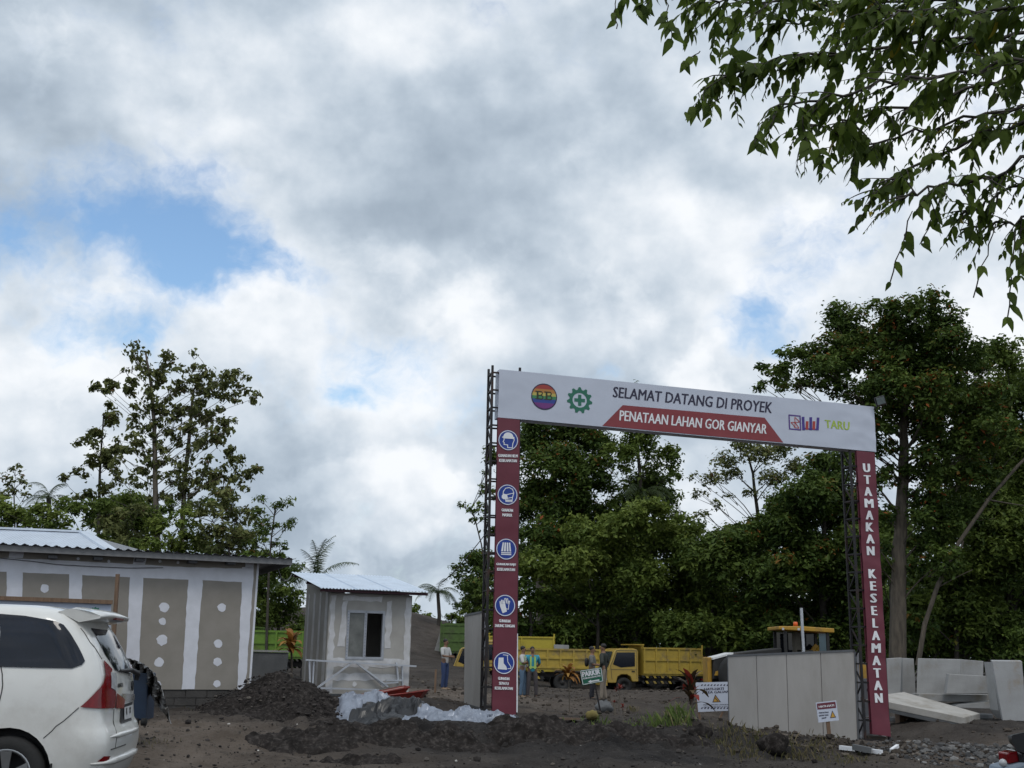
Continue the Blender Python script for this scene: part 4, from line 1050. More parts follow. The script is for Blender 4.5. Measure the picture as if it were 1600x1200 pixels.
LV = {'dark': leafmat('leaf_dark', (0.024, 0.052, 0.012), (0.120, 0.175, 0.034), (0.28, 0.08, 0.02), .28),
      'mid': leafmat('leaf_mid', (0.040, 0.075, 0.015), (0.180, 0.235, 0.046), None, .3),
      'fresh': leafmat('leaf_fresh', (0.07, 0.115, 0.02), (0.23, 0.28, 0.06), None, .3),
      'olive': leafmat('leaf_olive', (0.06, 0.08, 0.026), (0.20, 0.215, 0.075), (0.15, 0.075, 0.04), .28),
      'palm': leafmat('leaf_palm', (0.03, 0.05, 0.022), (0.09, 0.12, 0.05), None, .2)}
def px_tree(name, label, Y, blobs, trunk, mt, group=None, size=.28, dens=1.0, depth=.9, bark=None, r0=.25, limbs=True, cat='tree', scatter=0, **k):
    """blobs in photo pixels (x, y, radius) at distance Y; trunk: list of (px, py) from the foot up"""
    s = Y / F; B = []
    if scatter: blobs = [(x + random.gauss(0, r_ * 1.1), y + random.gauss(0, r_ * .9), r_ * random.uniform(.3, .75)) for x, y, r_ in blobs for _ in range(scatter)]
    for x, y, r_ in blobs:
        p = W(x, y, Y + random.uniform(-1.25 * depth, .75 * depth) * r_ * s * 1.6); B.append((p.x, p.y, p.z, r_ * s))
    f = W(trunk[0][0], trunk[0][1], Y); f.z = min(f.z, gz(f.x, f.y)) - .1
    root = thing(name, label, cat, f, group)
    me = crown_mesh('crown', [(x - f.x, y - f.y, z - f.z, r_) for x, y, z, r_ in B], LV[mt], size, dens, **k)
    link_mesh('crown', me, root)
    t = MB(); tp = [f] + [W(x, y, Y) for x, y in trunk[1:]]
    fine = []
    for i in range(len(tp) - 1):
        for q in np.linspace(0, 1, 5)[:-1]: fine.append(tp[i].lerp(tp[i + 1], q) + Vector((random.uniform(-.05, .05), random.uniform(-.05, .05), 0)) * (r0 * 2))
    fine.append(tp[-1]); n = len(fine); rad = [max(.03, r0 * (1 - .75 * i / (n - 1))) for i in range(n)]
    t.tube(fine, rad, 9, False)
    if limbs:
        for bi, (x, y, z, r_) in enumerate(B):
            c = Vector((x, y, z))
            if scatter and bi % scatter: limb(t, Vector(B[bi - bi % scatter][:3]), c, .014, .006, .25, 5, 4); continue
            best = min(range(n), key=lambda i: abs(fine[i].z - (c.z - .15 - .75 * math.hypot(fine[i].x - c.x, fine[i].y - c.y))))
            limb(t, fine[best], c, max(.012, min(rad[best] * .5, .012 + .035 * r_)), .008, .26 if scatter else .14)
            for _ in range(0 if scatter else 2):
                e = c + Vector((random.gauss(0, .6), random.gauss(0, .6), random.gauss(.1, .5))) * r_; limb(t, fine[best].lerp(c, .7), e, .02, .008, .1, 4, 4)
    t.build('trunk', bark or BARKD, root)
    return root
BARKM = mat('mid_bark', (0.12, 0.10, 0.075), 0.9, c2=(0.06, 0.05, 0.04), scale=3, stretch=(3, 3, .6), bump=.8, bscale=14)
# big flame tree behind the right post
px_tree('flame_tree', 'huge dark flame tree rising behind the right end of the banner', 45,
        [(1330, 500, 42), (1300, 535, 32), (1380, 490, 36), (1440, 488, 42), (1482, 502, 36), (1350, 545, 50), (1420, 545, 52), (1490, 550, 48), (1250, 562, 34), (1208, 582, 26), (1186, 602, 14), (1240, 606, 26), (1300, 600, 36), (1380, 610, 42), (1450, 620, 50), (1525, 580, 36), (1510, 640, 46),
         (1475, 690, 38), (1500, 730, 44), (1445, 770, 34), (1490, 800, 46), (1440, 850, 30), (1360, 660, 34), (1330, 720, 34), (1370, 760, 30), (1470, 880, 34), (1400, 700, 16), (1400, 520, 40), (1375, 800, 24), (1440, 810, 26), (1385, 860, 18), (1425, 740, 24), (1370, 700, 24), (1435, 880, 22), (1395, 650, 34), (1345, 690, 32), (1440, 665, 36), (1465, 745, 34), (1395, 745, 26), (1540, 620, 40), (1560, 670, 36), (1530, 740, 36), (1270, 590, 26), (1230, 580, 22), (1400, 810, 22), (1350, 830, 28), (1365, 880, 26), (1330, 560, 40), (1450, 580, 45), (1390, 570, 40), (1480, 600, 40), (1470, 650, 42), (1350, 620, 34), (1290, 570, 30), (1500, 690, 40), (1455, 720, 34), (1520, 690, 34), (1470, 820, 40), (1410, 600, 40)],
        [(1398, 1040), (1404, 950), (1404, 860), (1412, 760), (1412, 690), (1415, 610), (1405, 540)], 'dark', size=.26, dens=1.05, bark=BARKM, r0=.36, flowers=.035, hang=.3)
px_tree('broadleaf_tree', 'dark leafy tree at the right edge beside the flame tree', 52,
        [(1565, 560, 40), (1590, 600, 50), (1560, 650, 50), (1610, 690, 60), (1550, 720, 55), (1600, 770, 60), (1540, 810, 55), (1590, 850, 60), (1530, 890, 50), (1590, 930, 60), (1530, 960, 50), (1640, 620, 60), (1660, 720, 70), (1660, 850, 70), (1480, 940, 45), (1460, 980, 40), (1560, 1000, 50), (1620, 1000, 50)],
        [(1580, 1050), (1580, 900), (1575, 750), (1580, 620)], 'mid', size=.30, r0=.3)
# leaning bare pole-like tree
p_ = thing('leaning_trunk', 'thin pale leaning trunk in front of the right-hand trees', 'tree', W(1432, 1040, 44))
t = MB(); t.tube([W(1434, 1040, 44), W(1445, 975, 44), (W(1465, 915, 44)), W(1498, 848, 44), W(1545, 780, 44), W(1590, 728, 44), W(1640, 680, 44)], [.10, .095, .09, .08, .07, .06, .04], 8, False)
limb(t, W(1505, 845, 44), W(1480, 905, 44.3), .04, .015); limb(t, W(1540, 780, 44), W(1600, 790, 44), .04, .015); limb(t, W(1462, 920, 44), W(1520, 890, 44), .03, .012)
t.build('trunk', BARKM, p_)
px_tree('broadleaf_tree', 'dark green tree filling the space left of the right maroon post', 58,
        [(1290, 730, 38), (1262, 775, 46), (1312, 800, 48), (1232, 830, 42), (1282, 880, 52), (1222, 900, 48), (1322, 900, 48), (1250, 960, 48), (1330, 960, 44), (1185, 950, 42), (1300, 690, 26), (1345, 850, 40), (1210, 990, 40), (1290, 1000, 44)],
        [(1290, 1050), (1285, 900), (1290, 760)], 'dark', size=.34, r0=.25)
px_tree('airy_tree', 'airy pale-leaved tree showing sky through its crown below the banner', 60,
        [(1160, 702, 22), (1190, 715, 24), (1135, 722, 20), (1110, 748, 18), (1092, 768, 14), (1150, 745, 18), (1205, 745, 22), (1120, 790, 11), (1098, 805, 11), (1175, 770, 14), (1220, 700, 22), (1240, 730, 20), (1080, 745, 10), (1140, 775, 10), (1215, 790, 20)],
        [(1188, 1050), (1186, 900), (1184, 800), (1176, 740), (1165, 700)], 'olive', size=.26, dens=.55, r0=.16, sub=.5)
# tall tree inside the arch
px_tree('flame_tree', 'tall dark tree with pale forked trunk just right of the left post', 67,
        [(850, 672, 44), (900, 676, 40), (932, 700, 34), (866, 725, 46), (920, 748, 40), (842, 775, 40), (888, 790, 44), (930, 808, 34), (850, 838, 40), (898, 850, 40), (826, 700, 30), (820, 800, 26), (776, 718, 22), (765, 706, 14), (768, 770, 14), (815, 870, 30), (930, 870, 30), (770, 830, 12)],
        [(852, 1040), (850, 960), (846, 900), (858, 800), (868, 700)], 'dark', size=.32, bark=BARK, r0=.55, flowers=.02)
px_tree('broadleaf_tree', 'grey-green tree whose top peeks over the middle of the banner', 66,
        [(988, 604, 12), (1008, 606, 9), (985, 640, 30), (1000, 690, 36), (1040, 712, 26), (970, 716, 30), (1012, 755, 40), (1044, 780, 26), (980, 790, 36), (1050, 740, 18), (1070, 820, 30), (960, 650, 24)],
        [(1000, 1050), (1000, 900), (1000, 750), (990, 620)], 'mid', size=.32, dens=.85, r0=.22)
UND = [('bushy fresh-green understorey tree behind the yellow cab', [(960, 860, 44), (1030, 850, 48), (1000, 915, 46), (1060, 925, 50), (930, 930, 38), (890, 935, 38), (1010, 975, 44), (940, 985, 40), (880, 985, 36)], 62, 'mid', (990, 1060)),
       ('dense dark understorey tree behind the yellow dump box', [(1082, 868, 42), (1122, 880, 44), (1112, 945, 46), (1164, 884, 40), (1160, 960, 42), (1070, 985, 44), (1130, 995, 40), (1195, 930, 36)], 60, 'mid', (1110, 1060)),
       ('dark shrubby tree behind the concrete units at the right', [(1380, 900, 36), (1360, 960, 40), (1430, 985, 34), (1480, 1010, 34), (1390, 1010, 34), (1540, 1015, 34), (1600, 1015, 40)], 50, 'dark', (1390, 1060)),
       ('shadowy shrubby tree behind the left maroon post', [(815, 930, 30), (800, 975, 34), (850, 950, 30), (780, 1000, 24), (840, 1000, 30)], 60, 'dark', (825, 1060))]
UND += [('dense mid-green tree filling the arch between the tall trees', [(830, 885, 34), (870, 895, 36), (912, 885, 36), (952, 890, 40), (985, 825, 38), (1020, 805, 34), (955, 830, 34), (1050, 840, 34), (930, 845, 30), (1080, 835, 24), (900, 830, 30)], 61, 'fresh', (930, 1060)),
        ('broad tree filling the arch left of the right maroon post', [(1150, 850, 34), (1190, 840, 36), (1225, 800, 36), (1260, 810, 36), (1300, 760, 34), (1320, 840, 36), (1180, 890, 34), (1250, 860, 38), (1120, 850, 28), (1340, 780, 30), (1355, 900, 34), (1300, 930, 38)], 59, 'dark', (1250, 1060)),
        ('leafy tree under the crown of the flame tree', [(1450, 800, 32), (1480, 850, 36), (1520, 820, 36), (1460, 900, 34), (1510, 900, 38), (1440, 950, 30), (1490, 960, 34), (1550, 870, 36), (1530, 760, 34), (1560, 700, 34), (1500, 770, 32)], 50, 'mid', (1490, 1060)),
        ('low roadside thicket behind the left end of the yellow trucks', [(x, 1000 + random.uniform(-12, 12), 26) for x in range(800, 960, 22)], 64, 'mid', (880, 1060)),
        ('low thicket behind the right yellow truck', [(x, 990 + random.uniform(-16, 16), 28) for x in range(960, 1140, 22)], 66, 'mid', (1050, 1060)),
        ('low thicket behind the loader cab', [(x, 990 + random.uniform(-22, 22), 32) for x in range(1140, 1350, 24)], 62, 'mid', (1240, 1060)),
        ('low thicket in the gap below the flame tree', [(x, 985 + random.uniform(-60, 45), 32) for x in range(1400, 1640, 14)], 56, 'dark', (1500, 1060))]
for lb, bl, Y, mt, tr in UND: px_tree('understorey_tree', lb, Y, bl, [tr, (tr[0] + 5, tr[1] - 80), (tr[0], tr[1] - 160)], mt, size=.34, r0=.14, dens=1.0)
# left: sparse tall tree, drooping leaves
px_tree('sparse_tree', 'tall sparse tree with drooping leaves rising above the site office', 50,
        [(228, 550, 10), (222, 566, 11), (250, 560, 12), (262, 572, 8), (298, 575, 13), (318, 582, 13), (338, 592, 11), (356, 592, 9), (372, 588, 8), (372, 610, 9), (392, 617, 6), (194, 598, 11), (205, 612, 6), (232, 585, 7), (233, 622, 10), (262, 624, 12), (282, 640, 10), (302, 612, 12), (310, 640, 9), (252, 650, 8), (346, 620, 6), (335, 645, 7),
         (230, 676, 11), (215, 712, 14), (240, 695, 8), (240, 722, 13), (203, 737, 11), (275, 690, 13), (292, 706, 12), (320, 690, 10), (340, 678, 7), (332, 720, 11), (352, 708, 8), (362, 737, 9), (383, 746, 6), (300, 742, 12), (268, 742, 9), (250, 765, 9), (198, 762, 10), (312, 662, 8), (260, 668, 9), (290, 672, 7), (225, 640, 6), (178, 700, 7), (350, 665, 5), (398, 735, 4), (330, 745, 8), (365, 715, 6), (180, 600, 4), (150, 604, 3), (168, 610, 3), (205, 690, 9), (222, 735, 12), (262, 715, 12), (285, 745, 12), (315, 735, 11), (340, 755, 11), (240, 640, 7), (272, 655, 9), (300, 590, 9), (330, 660, 8), (215, 660, 7), (235, 755, 12), (185, 735, 9), (355, 760, 10), (320, 625, 8), (275, 605, 8), (250, 600, 7)],
        [(247, 1000), (246, 860), (243, 760), (241, 660), (236, 600), (228, 552)], 'olive', scatter=4, size=.29, dens=.22, ratio=.62, hang=1.5, up=.35, r0=.17, bark=BARK, sub=.55, depth=1.6)
px_tree('sparse_tree', 'second slender trunk of the sparse stand, right of the tallest', 51,
        [(330, 600, 9), (346, 605, 9), (310, 600, 8), (300, 640, 8), (322, 650, 7), (305, 690, 9), (285, 725, 9), (345, 690, 7), (300, 760, 9), (330, 765, 9), (280, 770, 8)],
        [(286, 1000), (284, 860), (288, 760), (296, 680), (302, 610), (318, 585)], 'olive', scatter=4, size=.29, dens=.22, ratio=.62, hang=1.5, up=.35, r0=.15, bark=BARK, sub=.55, depth=1.6)
px_tree('layered_tree', 'dark tree with layered boughs left of the sparse tree', 53,
        [(165, 643, 12), (184, 652, 9), (158, 668, 15), (152, 688, 14), (132, 696, 9), (172, 690, 11), (142, 714, 13), (166, 716, 14), (128, 734, 10), (160, 736, 13), (184, 714, 9), (122, 750, 8), (176, 740, 9), (118, 775, 14), (140, 762, 12), (175, 765, 12)],
        [(155, 1000), (154, 860), (156, 740), (162, 645)], 'olive', scatter=2, size=.32, dens=.6, ratio=.6, hang=.8, r0=.12, sub=.45)
SHR = [('leafy green bush between the layered tree and the sparse trunks', [(190, 785, 20), (215, 790, 18), (180, 800, 20), (150, 790, 18), (260, 795, 18), (235, 800, 18), (300, 795, 18), (325, 790, 16), (350, 800, 18)], 'mid', 49, 1),
       ('feathery light tree at the far left edge of the photo', [(24, 735, 10), (10, 752, 14), (34, 752, 13), (20, 772, 16), (40, 775, 10), (2, 775, 14)], 'olive', 56, .6),
       ('yellow-green bush mass at the far left above the zinc roof', [(-10, 800, 34), (25, 808, 30), (60, 805, 28), (10, 845, 34), (55, 845, 30), (-40, 830, 36), (90, 815, 22)], 'fresh', 47, 1),
       ('dark bush left of the layered tree', [(105, 790, 22), (130, 800, 24), (100, 835, 28), (140, 845, 28), (160, 800, 22)], 'mid', 48, 1),
       ('olive bush below the layered tree', [(175, 815, 28), (200, 840, 30), (165, 855, 26), (215, 800, 22)], 'olive', 47, 1),
       ('bright green bush below the sparse tree', [(240, 825, 28), (262, 855, 28), (228, 860, 26), (285, 815, 24), (295, 850, 28)], 'fresh', 46, 1),
       ('tangled olive bush right of the sparse trunks', [(320, 800, 26), (345, 780, 22), (335, 840, 30), (370, 800, 24), (375, 840, 26), (365, 775, 16), (395, 800, 18), (355, 860, 24)], 'olive', 47, .9),
       ('dark leafy tree between the office roof and the booth', [(410, 880, 26), (440, 890, 26), (405, 920, 30), (445, 930, 28), (460, 900, 20), (420, 960, 30), (455, 960, 26), (395, 965, 24), (470, 985, 24)], 'mid', 58, 1)]
for lb, bl, mt, Y, dn in SHR:
    cx = sum(b[0] for b in bl) / len(bl); px_tree('bush', lb, Y, bl, [(cx, 1030), (cx + 4, 930), (cx, max(b[1] for b in bl) - 10)], mt, size=.27, dens=dn, r0=.10, cat='bush')
px_tree('umbrella_tree', 'thin small tree with tufted leaf whorls beyond the office eave', 45,
        [(428, 792, 6), (440, 788, 6), (452, 784, 5), (402, 800, 7), (415, 812, 7), (432, 820, 7), (448, 822, 7), (456, 815, 5), (410, 845, 9), (430, 848, 8), (398, 850, 8), (445, 852, 7), (420, 870, 9), (440, 868, 8), (405, 780, 7)],
        [(418, 1010), (420, 900), (424, 840), (430, 795)], 'mid', size=.26, dens=.7, ratio=.35, hang=.6, r0=.06, sub=.6)
px_tree('thin_tree', 'thin branching sapling left of the arch truss against the sky', 50,
        [(722, 789, 5), (735, 795, 6), (745, 800, 5), (752, 790, 6), (740, 812, 4), (755, 812, 6), (760, 800, 5), (752, 770, 4), (758, 740, 5), (756, 760, 4)],
        [(764, 1040), (760, 900), (752, 850), (742, 810), (736, 795)], 'mid', size=.22, dens=.7, r0=.05, sub=.6)
FAR = [('low far tree at the foot of the embankment', [(735, 950, 14), (750, 930, 14), (755, 960, 16), (740, 975, 14), (760, 915, 12)], 80), ('far scrubby tree on the embankment left of the palm', [(650, 955, 12), (640, 965, 12), (665, 965, 10)], 84),
       ('far scrubby tree on the embankment right of the palm', [(705, 962, 12), (720, 970, 12), (700, 980, 12), (725, 955, 9)], 86)]
for lb, bl, Y in FAR: px_tree('far_tree', lb, Y, bl, [(bl[0][0], 1010), (bl[0][0], 985), (bl[0][0], 960)], 'mid', size=.36, dens=1.1, r0=.1)

# background wood: copies of two generic trees
def generic(seed, H):
    global rng
    keep = rng; rng = np.random.default_rng(seed); rr = random.Random(seed); B = []
    for i in range(34):
        t = rr.random(); h = H * (.12 + .86 * t); wd = H * .30 * (1 - abs(t - .45) * 1.1) + .4; a = rr.uniform(0, 6.28); q = wd * math.sqrt(rr.random()); B.append((q * math.cos(a), q * math.sin(a), h, rr.uniform(.09, .15) * H * .9))
    me = crown_mesh('crown', B, LV['dark' if seed % 2 else 'mid'], .45, .42); rng = keep
    t = MB(); t.tube([(0, 0, -.3), (.1, 0, H * .4), (0, .1, H * .85)], [.28, .2, .07], 8, False)
    for b in B[:14]: limb(t, (0, 0, b[2] * .7), b[:3], .07, .02)
    return me, t.mesh('trunk', BARKD)
GEN = [generic(101, 11.0), generic(102, 12.0), generic(103, 9.0)]
spots = [(-2, 88, 0, .75), (4, 84, 1, .85), (9, 86, 0, .9), (14, 82, 2, 1.0), (18, 86, 1, .95), (23, 80, 0, 1.0), (28, 84, 1, 1.0), (33, 78, 0, 1.1), (38, 74, 1, 1.05), (44, 70, 0, 1.1), (31, 66, 2, 1.1), (37, 64, 0, 1.0), (24, 70, 2, .95), (13, 74, 2, .85), (7, 76, 0, .75), (3, 80, 2, .7),
         (-24, 70, 1, .75), (-30, 66, 0, .8), (-36, 70, 1, .85), (-20, 74, 2, .65), (-15, 66, 2, .62), (-28, 60, 2, .6), (-33, 56, 0, .55), (48, 62, 1, 1.1), (52, 72, 0, 1.1), (42, 55, 2, 1.0)]
for x, y, g, s in spots:
    left = x < -5
    lb = 'leafy tree in the background wood behind the left-hand bushes' if left else 'leafy tree in the dense dark wood behind the trucks'
    r_ = thing('forest_tree', lb, 'tree', (x, y, gz(x, y) - .2), 'wood behind the site office' if left else 'wood behind the trucks')
    r_.rotation_euler.z = random.uniform(0, 6.28); r_.scale = (s * random.uniform(.9, 1.1), s * random.uniform(.9, 1.1), s)
    for nm, me in zip(('crown', 'trunk'), GEN[g]): link_mesh(nm, me, r_)

# palms
def palm(name, label, foot, top, nf, Lf, mt='palm', seed=1, upright=.5, cat='palm', width=.55):
    rr = random.Random(seed); root = thing(name, label, cat, foot)
    t = MB(); t.tube([foot, foot.lerp(top, .5) + Vector((.1, 0, 0)), top], [.16, .13, .11], 8, False); t.build('trunk', BARKD, root)
    for i in range(nf):
        az = 2 * math.pi * i / nf + rr.uniform(-.3, .3); e0 = rr.uniform(.1, 1.25) * upright * 2; L = Lf * rr.uniform(.8, 1.1)
        V = []; Fc = []; T_ = []; p = top.copy(); e = e0; n = 16; tb = rr.uniform(.1, .9)
        for k in range(n):
            d = Vector((math.cos(az) * math.cos(e), math.sin(az) * math.cos(e), math.sin(e))); q = p + d * (L / n); e -= (.09 + .05 * rr.random()) * (1.3 - upright * .5)
            sd_ = Vector((-math.sin(az), math.cos(az), 0)); w = width * L * .42 * math.sin(math.pi * min(1, (k + 1.2) / (n + 1)) ** .8) + .05
            for sg in (-1, 1):
                for h in (0, .5):
                    b0 = p.lerp(q, h); tip = b0 + sd_ * sg * w * .8 + d * w * .45 + Vector((0, 0, -w * rr.uniform(.35, .8))); u = d * (L / n * .30)
                    b = len(V); V += [b0 - u * .4, b0 + u * .6, tip]; Fc.append((b, b + 1, b + 2)); T_ += [tb] * 3
            b = len(V); V += [p - sd_ * .02, p + sd_ * .02, q]; Fc.append((b, b + 1, b + 2)); T_ += [tb] * 3; p = q
        o = ACC[root]; me = fast_mesh('frond', np.array([tuple(v - o) for v in V]), np.array(Fc), LV[mt], False, {'tint': np.array(T_)}); link_mesh('frond', me, root)
palm('coconut_palm', 'small coconut palm standing on the dark embankment beyond the booth', W(684, 1000, 72), W(684, 925, 72), 15, 1.9, seed=3, upright=.55)
palm('banana_palm', 'pale upright palm fronds above the guard booth roof', W(492, 1010, 40), W(494, 905, 40), 11, 1.8, seed=5, upright=1.0, width=.45)
palm('palm', 'palm top poking out of the bushes left of the layered tree', W(75, 1000, 54), W(76, 778, 54), 11, 1.6, seed=8, upright=.6)
palm('palm', 'drooping palm in the wood below the banner ribbon', W(1003, 1040, 65), W(1003, 770, 65), 13, 2.4, seed=11, upright=.35)

# ------------------------------------------------------------------ overhanging branch at the upper right
near = thing('overhanging_tree', 'near tree hanging its pointed leaves into the upper right corner', 'tree', (8.6, 4.6, gz(8.6, 4.6)))
NEARL = leafmat('leaf_near', (0.040, 0.068, 0.011), (0.140, 0.200, 0.032), (0.30, 0.25, 0.03), .52, .6)
Lc, La, Ln, Ll, Lt = [], [], [], [], []
wood = MB()
fork = Vector((7.6, 5.2, 4.4))
wood.tube([(8.6, 4.6, -.2), (8.58, 4.62, .4), (8.5, 4.7, 1.6), (8.25, 4.85, 2.9), (7.95, 5.05, 3.8), fork], [.27, .21, .18, .16, .14, .12], 12, False)
wood.tube([fork, (7.7, 5.0, 5.6), (8.1, 4.6, 7.0), (8.2, 4.4, 8.2)], [.12, .10, .07, .03], 9, False)
rb = random.Random(5)
def twig(p, d, L, lf, dens, pin=False):
    """drooping shoot with alternate leaves hanging from it"""
    n = max(4, int(L / .026)); pts = [p.copy()]; d = d.normalized()
    for i in range(n):
        d = (d + Vector((rb.gauss(0, .08), rb.gauss(0, .08), -.045 + rb.gauss(0, .05)))).normalized(); p = p + d * (L / n); pts.append(p.copy())
        if rb.random() < dens:
            side = d.cross(Vector((0, 0, 1))).normalized() * (1 if i % 2 else -1)
            a = (side * .55 + d * .45 + Vector((rb.gauss(0, .25), rb.gauss(0, .25), -.75 + rb.gauss(0, .25)))).normalized()
            s = lf * rb.uniform(.55, 1.2) * (1.0 - .3 * i / n)
            nn = Vector((rb.gauss(0, .7), rb.gauss(-.5, .6), rb.gauss(.45, .4))); nn = (nn - a * nn.dot(a)).normalized()
            Lc.append(p); La.append(a); Ln.append(nn); Ll.append(s); Lt.append(rb.choice([.1, .25, .4, .55, .7]) if rb.random() > .012 else 1.0)
    wood.tube(pts, [.006 * (1 - .7 * i / n) for i in range(n + 1)], 4, False)
BR = [  # main boughs in photo pixels with distances, spread of shoots
    ([(1700, -60, 6.4), (1560, -20, 6.3), (1400, -10, 6.2), (1250, -25, 6.2), (1110, -40, 6.2), (1000, -70, 6.3)], 46, .42, .105),
    ([(1700, 20, 6.0), (1560, 60, 6.0), (1420, 70, 6.1), (1290, 80, 6.1), (1180, 100, 6.2), (1110, 130, 6.2)], 48, .34, .115),
    ([(1710, 60, 6.6), (1580, 120, 6.5), (1460, 160, 6.4), (1350, 185, 6.4), (1260, 200, 6.4)], 38, .30, .105),
    ([(1720, 150, 5.8), (1600, 190, 5.9), (1500, 230, 6.0), (1420, 265, 6.0), (1370, 300, 6.0)], 28, .28, .10),
    ([(1720, 260, 6.2), (1620, 280, 6.2), (1550, 310, 6.3), (1500, 335, 6.3)], 18, .26, .09),
    ([(1720, 0, 5.6), (1600, 10, 5.7), (1480, 20, 5.7), (1360, 10, 5.8)], 34, .36, .12),
    ([(1710, 180, 6.8), (1600, 160, 6.8), (1500, 190, 6.7), (1400, 215, 6.7), (1320, 235, 6.7)], 30, .30, .10),
    ([(1720, 320, 6.5), (1640, 330, 6.5), (1570, 350, 6.5), (1500, 360, 6.5)], 16, .24, .08),
    ([(1720, 60, 5.2), (1620, 90, 5.3), (1520, 110, 5.4), (1400, 130, 5.4), (1300, 150, 5.5), (1210, 170, 5.5)], 40, .30, .10),
    ([(1720, 220, 5.4), (1630, 240, 5.4), (1560, 270, 5.5), (1460, 290, 5.6), (1400, 310, 5.6)], 24, .26, .09),
    ([(1700, -40, 6.9), (1500, 0, 6.9), (1300, 10, 6.9), (1180, 0, 6.9), (1080, 0, 6.9)], 36, .36, .10),
    ([(1710, 100, 7.0), (1560, 60, 7.0), (1430, 20, 7.0), (1310, 40, 7.0), (1200, 30, 7.0)], 34, .36, .11)]
for path, nt_, Lw, lf in BR:
    P = [W(*q) for q in path]; ps = []
    for i in range(len(P) - 1):
        for t in np.linspace(0, 1, 6)[:-1]: ps.append(P[i].lerp(P[i + 1], t) + Vector((rb.gauss(0, .015), rb.gauss(0, .02), rb.gauss(0, .015))))
    ps.append(P[-1]); n = len(ps)
    root_ = fork + Vector((rb.uniform(-.1, .3), rb.uniform(-.2, .2), rb.uniform(-.3, 2.2))); con = [root_ + (ps[0] - root_) * t + Vector((rb.gauss(0, .05), rb.gauss(0, .08), .9 * t * (1 - t) + rb.gauss(0, .05))) for t in np.linspace(0, 1, 9)]; con[-1] = ps[0]
    wood.tube(con, [.06 - .045 * t for t in np.linspace(0, 1, 9)], 7, False)
    for q_ in con[2:-1]:
        for _ in range(5): twig(q_, Vector((rb.gauss(0, .7), rb.gauss(0, .7), rb.gauss(-.1, .5))), Lw * rb.uniform(.6, 1.3), lf * rb.choice([.7, .9, 1.2]), .85)
    wood.tube(ps, [.010 * (1 - .75 * i / n) + .003 for i in range(n)], 6, False)
    nt_ = int(nt_ * 1.3)
    for k in range(nt_):
        i = min(n - 2, int(n * (k + rb.random()) / nt_)); d = (ps[i + 1] - ps[i]).normalized()
        twig(ps[i], d * .8 + Vector((rb.gauss(-.1, .5), rb.gauss(0, .6), rb.gauss(-.25, .45))), Lw * rb.uniform(.5, 1.25), lf * rb.choice([.55, .75, .95, 1.2, 1.45]), .85)
for x, y, x2, y2 in ((1425, 330, 1392, 440), (1555, 350, 1520, 465), (1585, 360, 1576, 495), (1600, 380, 1592, 430), (1470, 300, 1440, 380), (1095, 80, 1065, 100), (1130, 150, 1100, 170), (960, 0, 965, 45), (1040, 0, 1048, 60), (1010, 0, 995, 15), (1190, 190, 1180, 225), (1280, 220, 1285, 270)):
    A, Bq = W(x, y, 6.1), W(x2, y2, 6.1); n = 8; pts = [A.lerp(Bq, t) + Vector((rb.gauss(0, .006), 0, 0)) for t in np.linspace(0, 1, n)]; wood.tube(pts, .004, 4, False)
    for p in pts[2:]:
        for sg in (-1, 1):
            if rb.random() < .62:
                a = Vector((sg * .5 + rb.gauss(0, .2), rb.gauss(0, .2), -.8)).normalized(); nn = Vector((rb.gauss(0, .5), -1, rb.gauss(0, .3))); nn = (nn - a * nn.dot(a)).normalized()
                Lc.append(p); La.append(a); Ln.append(nn); Ll.append(rb.uniform(.06, .13)); Lt.append(rb.choice([.1, .4, .7]))
for _ in range(260):                                          # leafy crown above the trunk, outside the picture
    c_ = fork + Vector((rb.gauss(.6, 1.1), rb.gauss(-.5, 1.0), abs(rb.gauss(1.6, 1.2)))); twig(c_, Vector((rb.gauss(0, 1), rb.gauss(0, 1), rb.gauss(0, .5))), .45, .12, .9)
wood.build('boughs', BARKD, near)
n = len(Lc); C = np.array([tuple(c) for c in Lc]); A = np.array([tuple(a) for a in La]); N = np.array([tuple(a) for a in Ln]); B = np.cross(N, A); L = np.array(Ll)[:, None]
prof = [(0, 0, 0), (.12, .175, .04), (.38, .222, .06), (.72, .11, .04), (1.0, 0, -.05)]   # along, half width, lift of the margin
V = np.empty((n, 8, 3)); V[:, 0] = C; V[:, 7] = C + A * L - N * L * .05
for k, (t, w, h) in enumerate(prof[1:4]):
    V[:, 1 + 2 * k] = C + A * L * t + B * L * w + N * L * h; V[:, 2 + 2 * k] = C + A * L * t - B * L * w + N * L * h
base = np.arange(n)[:, None] * 8
Fq = np.concatenate([base + np.array([[0, 1, 2, 2]]), base + np.array([[1, 3, 4, 2]]), base + np.array([[3, 5, 6, 4]]), base + np.array([[5, 7, 6, 6]])])
tri = np.concatenate([base + np.array([[0, 1, 2]]), base + np.array([[1, 3, 2]]), base + np.array([[3, 4, 2]]), base + np.array([[3, 5, 4]]), base + np.array([[5, 6, 4]]), base + np.array([[5, 7, 6]])])
me = fast_mesh('leaves', V.reshape(-1, 3) - np.array(tuple(ACC[near])), tri, NEARL, False, {'tint': np.repeat(np.array(Lt), 8)})
lo_ = link_mesh('leaves', me, near); lo_['kind'] = 'stuff'

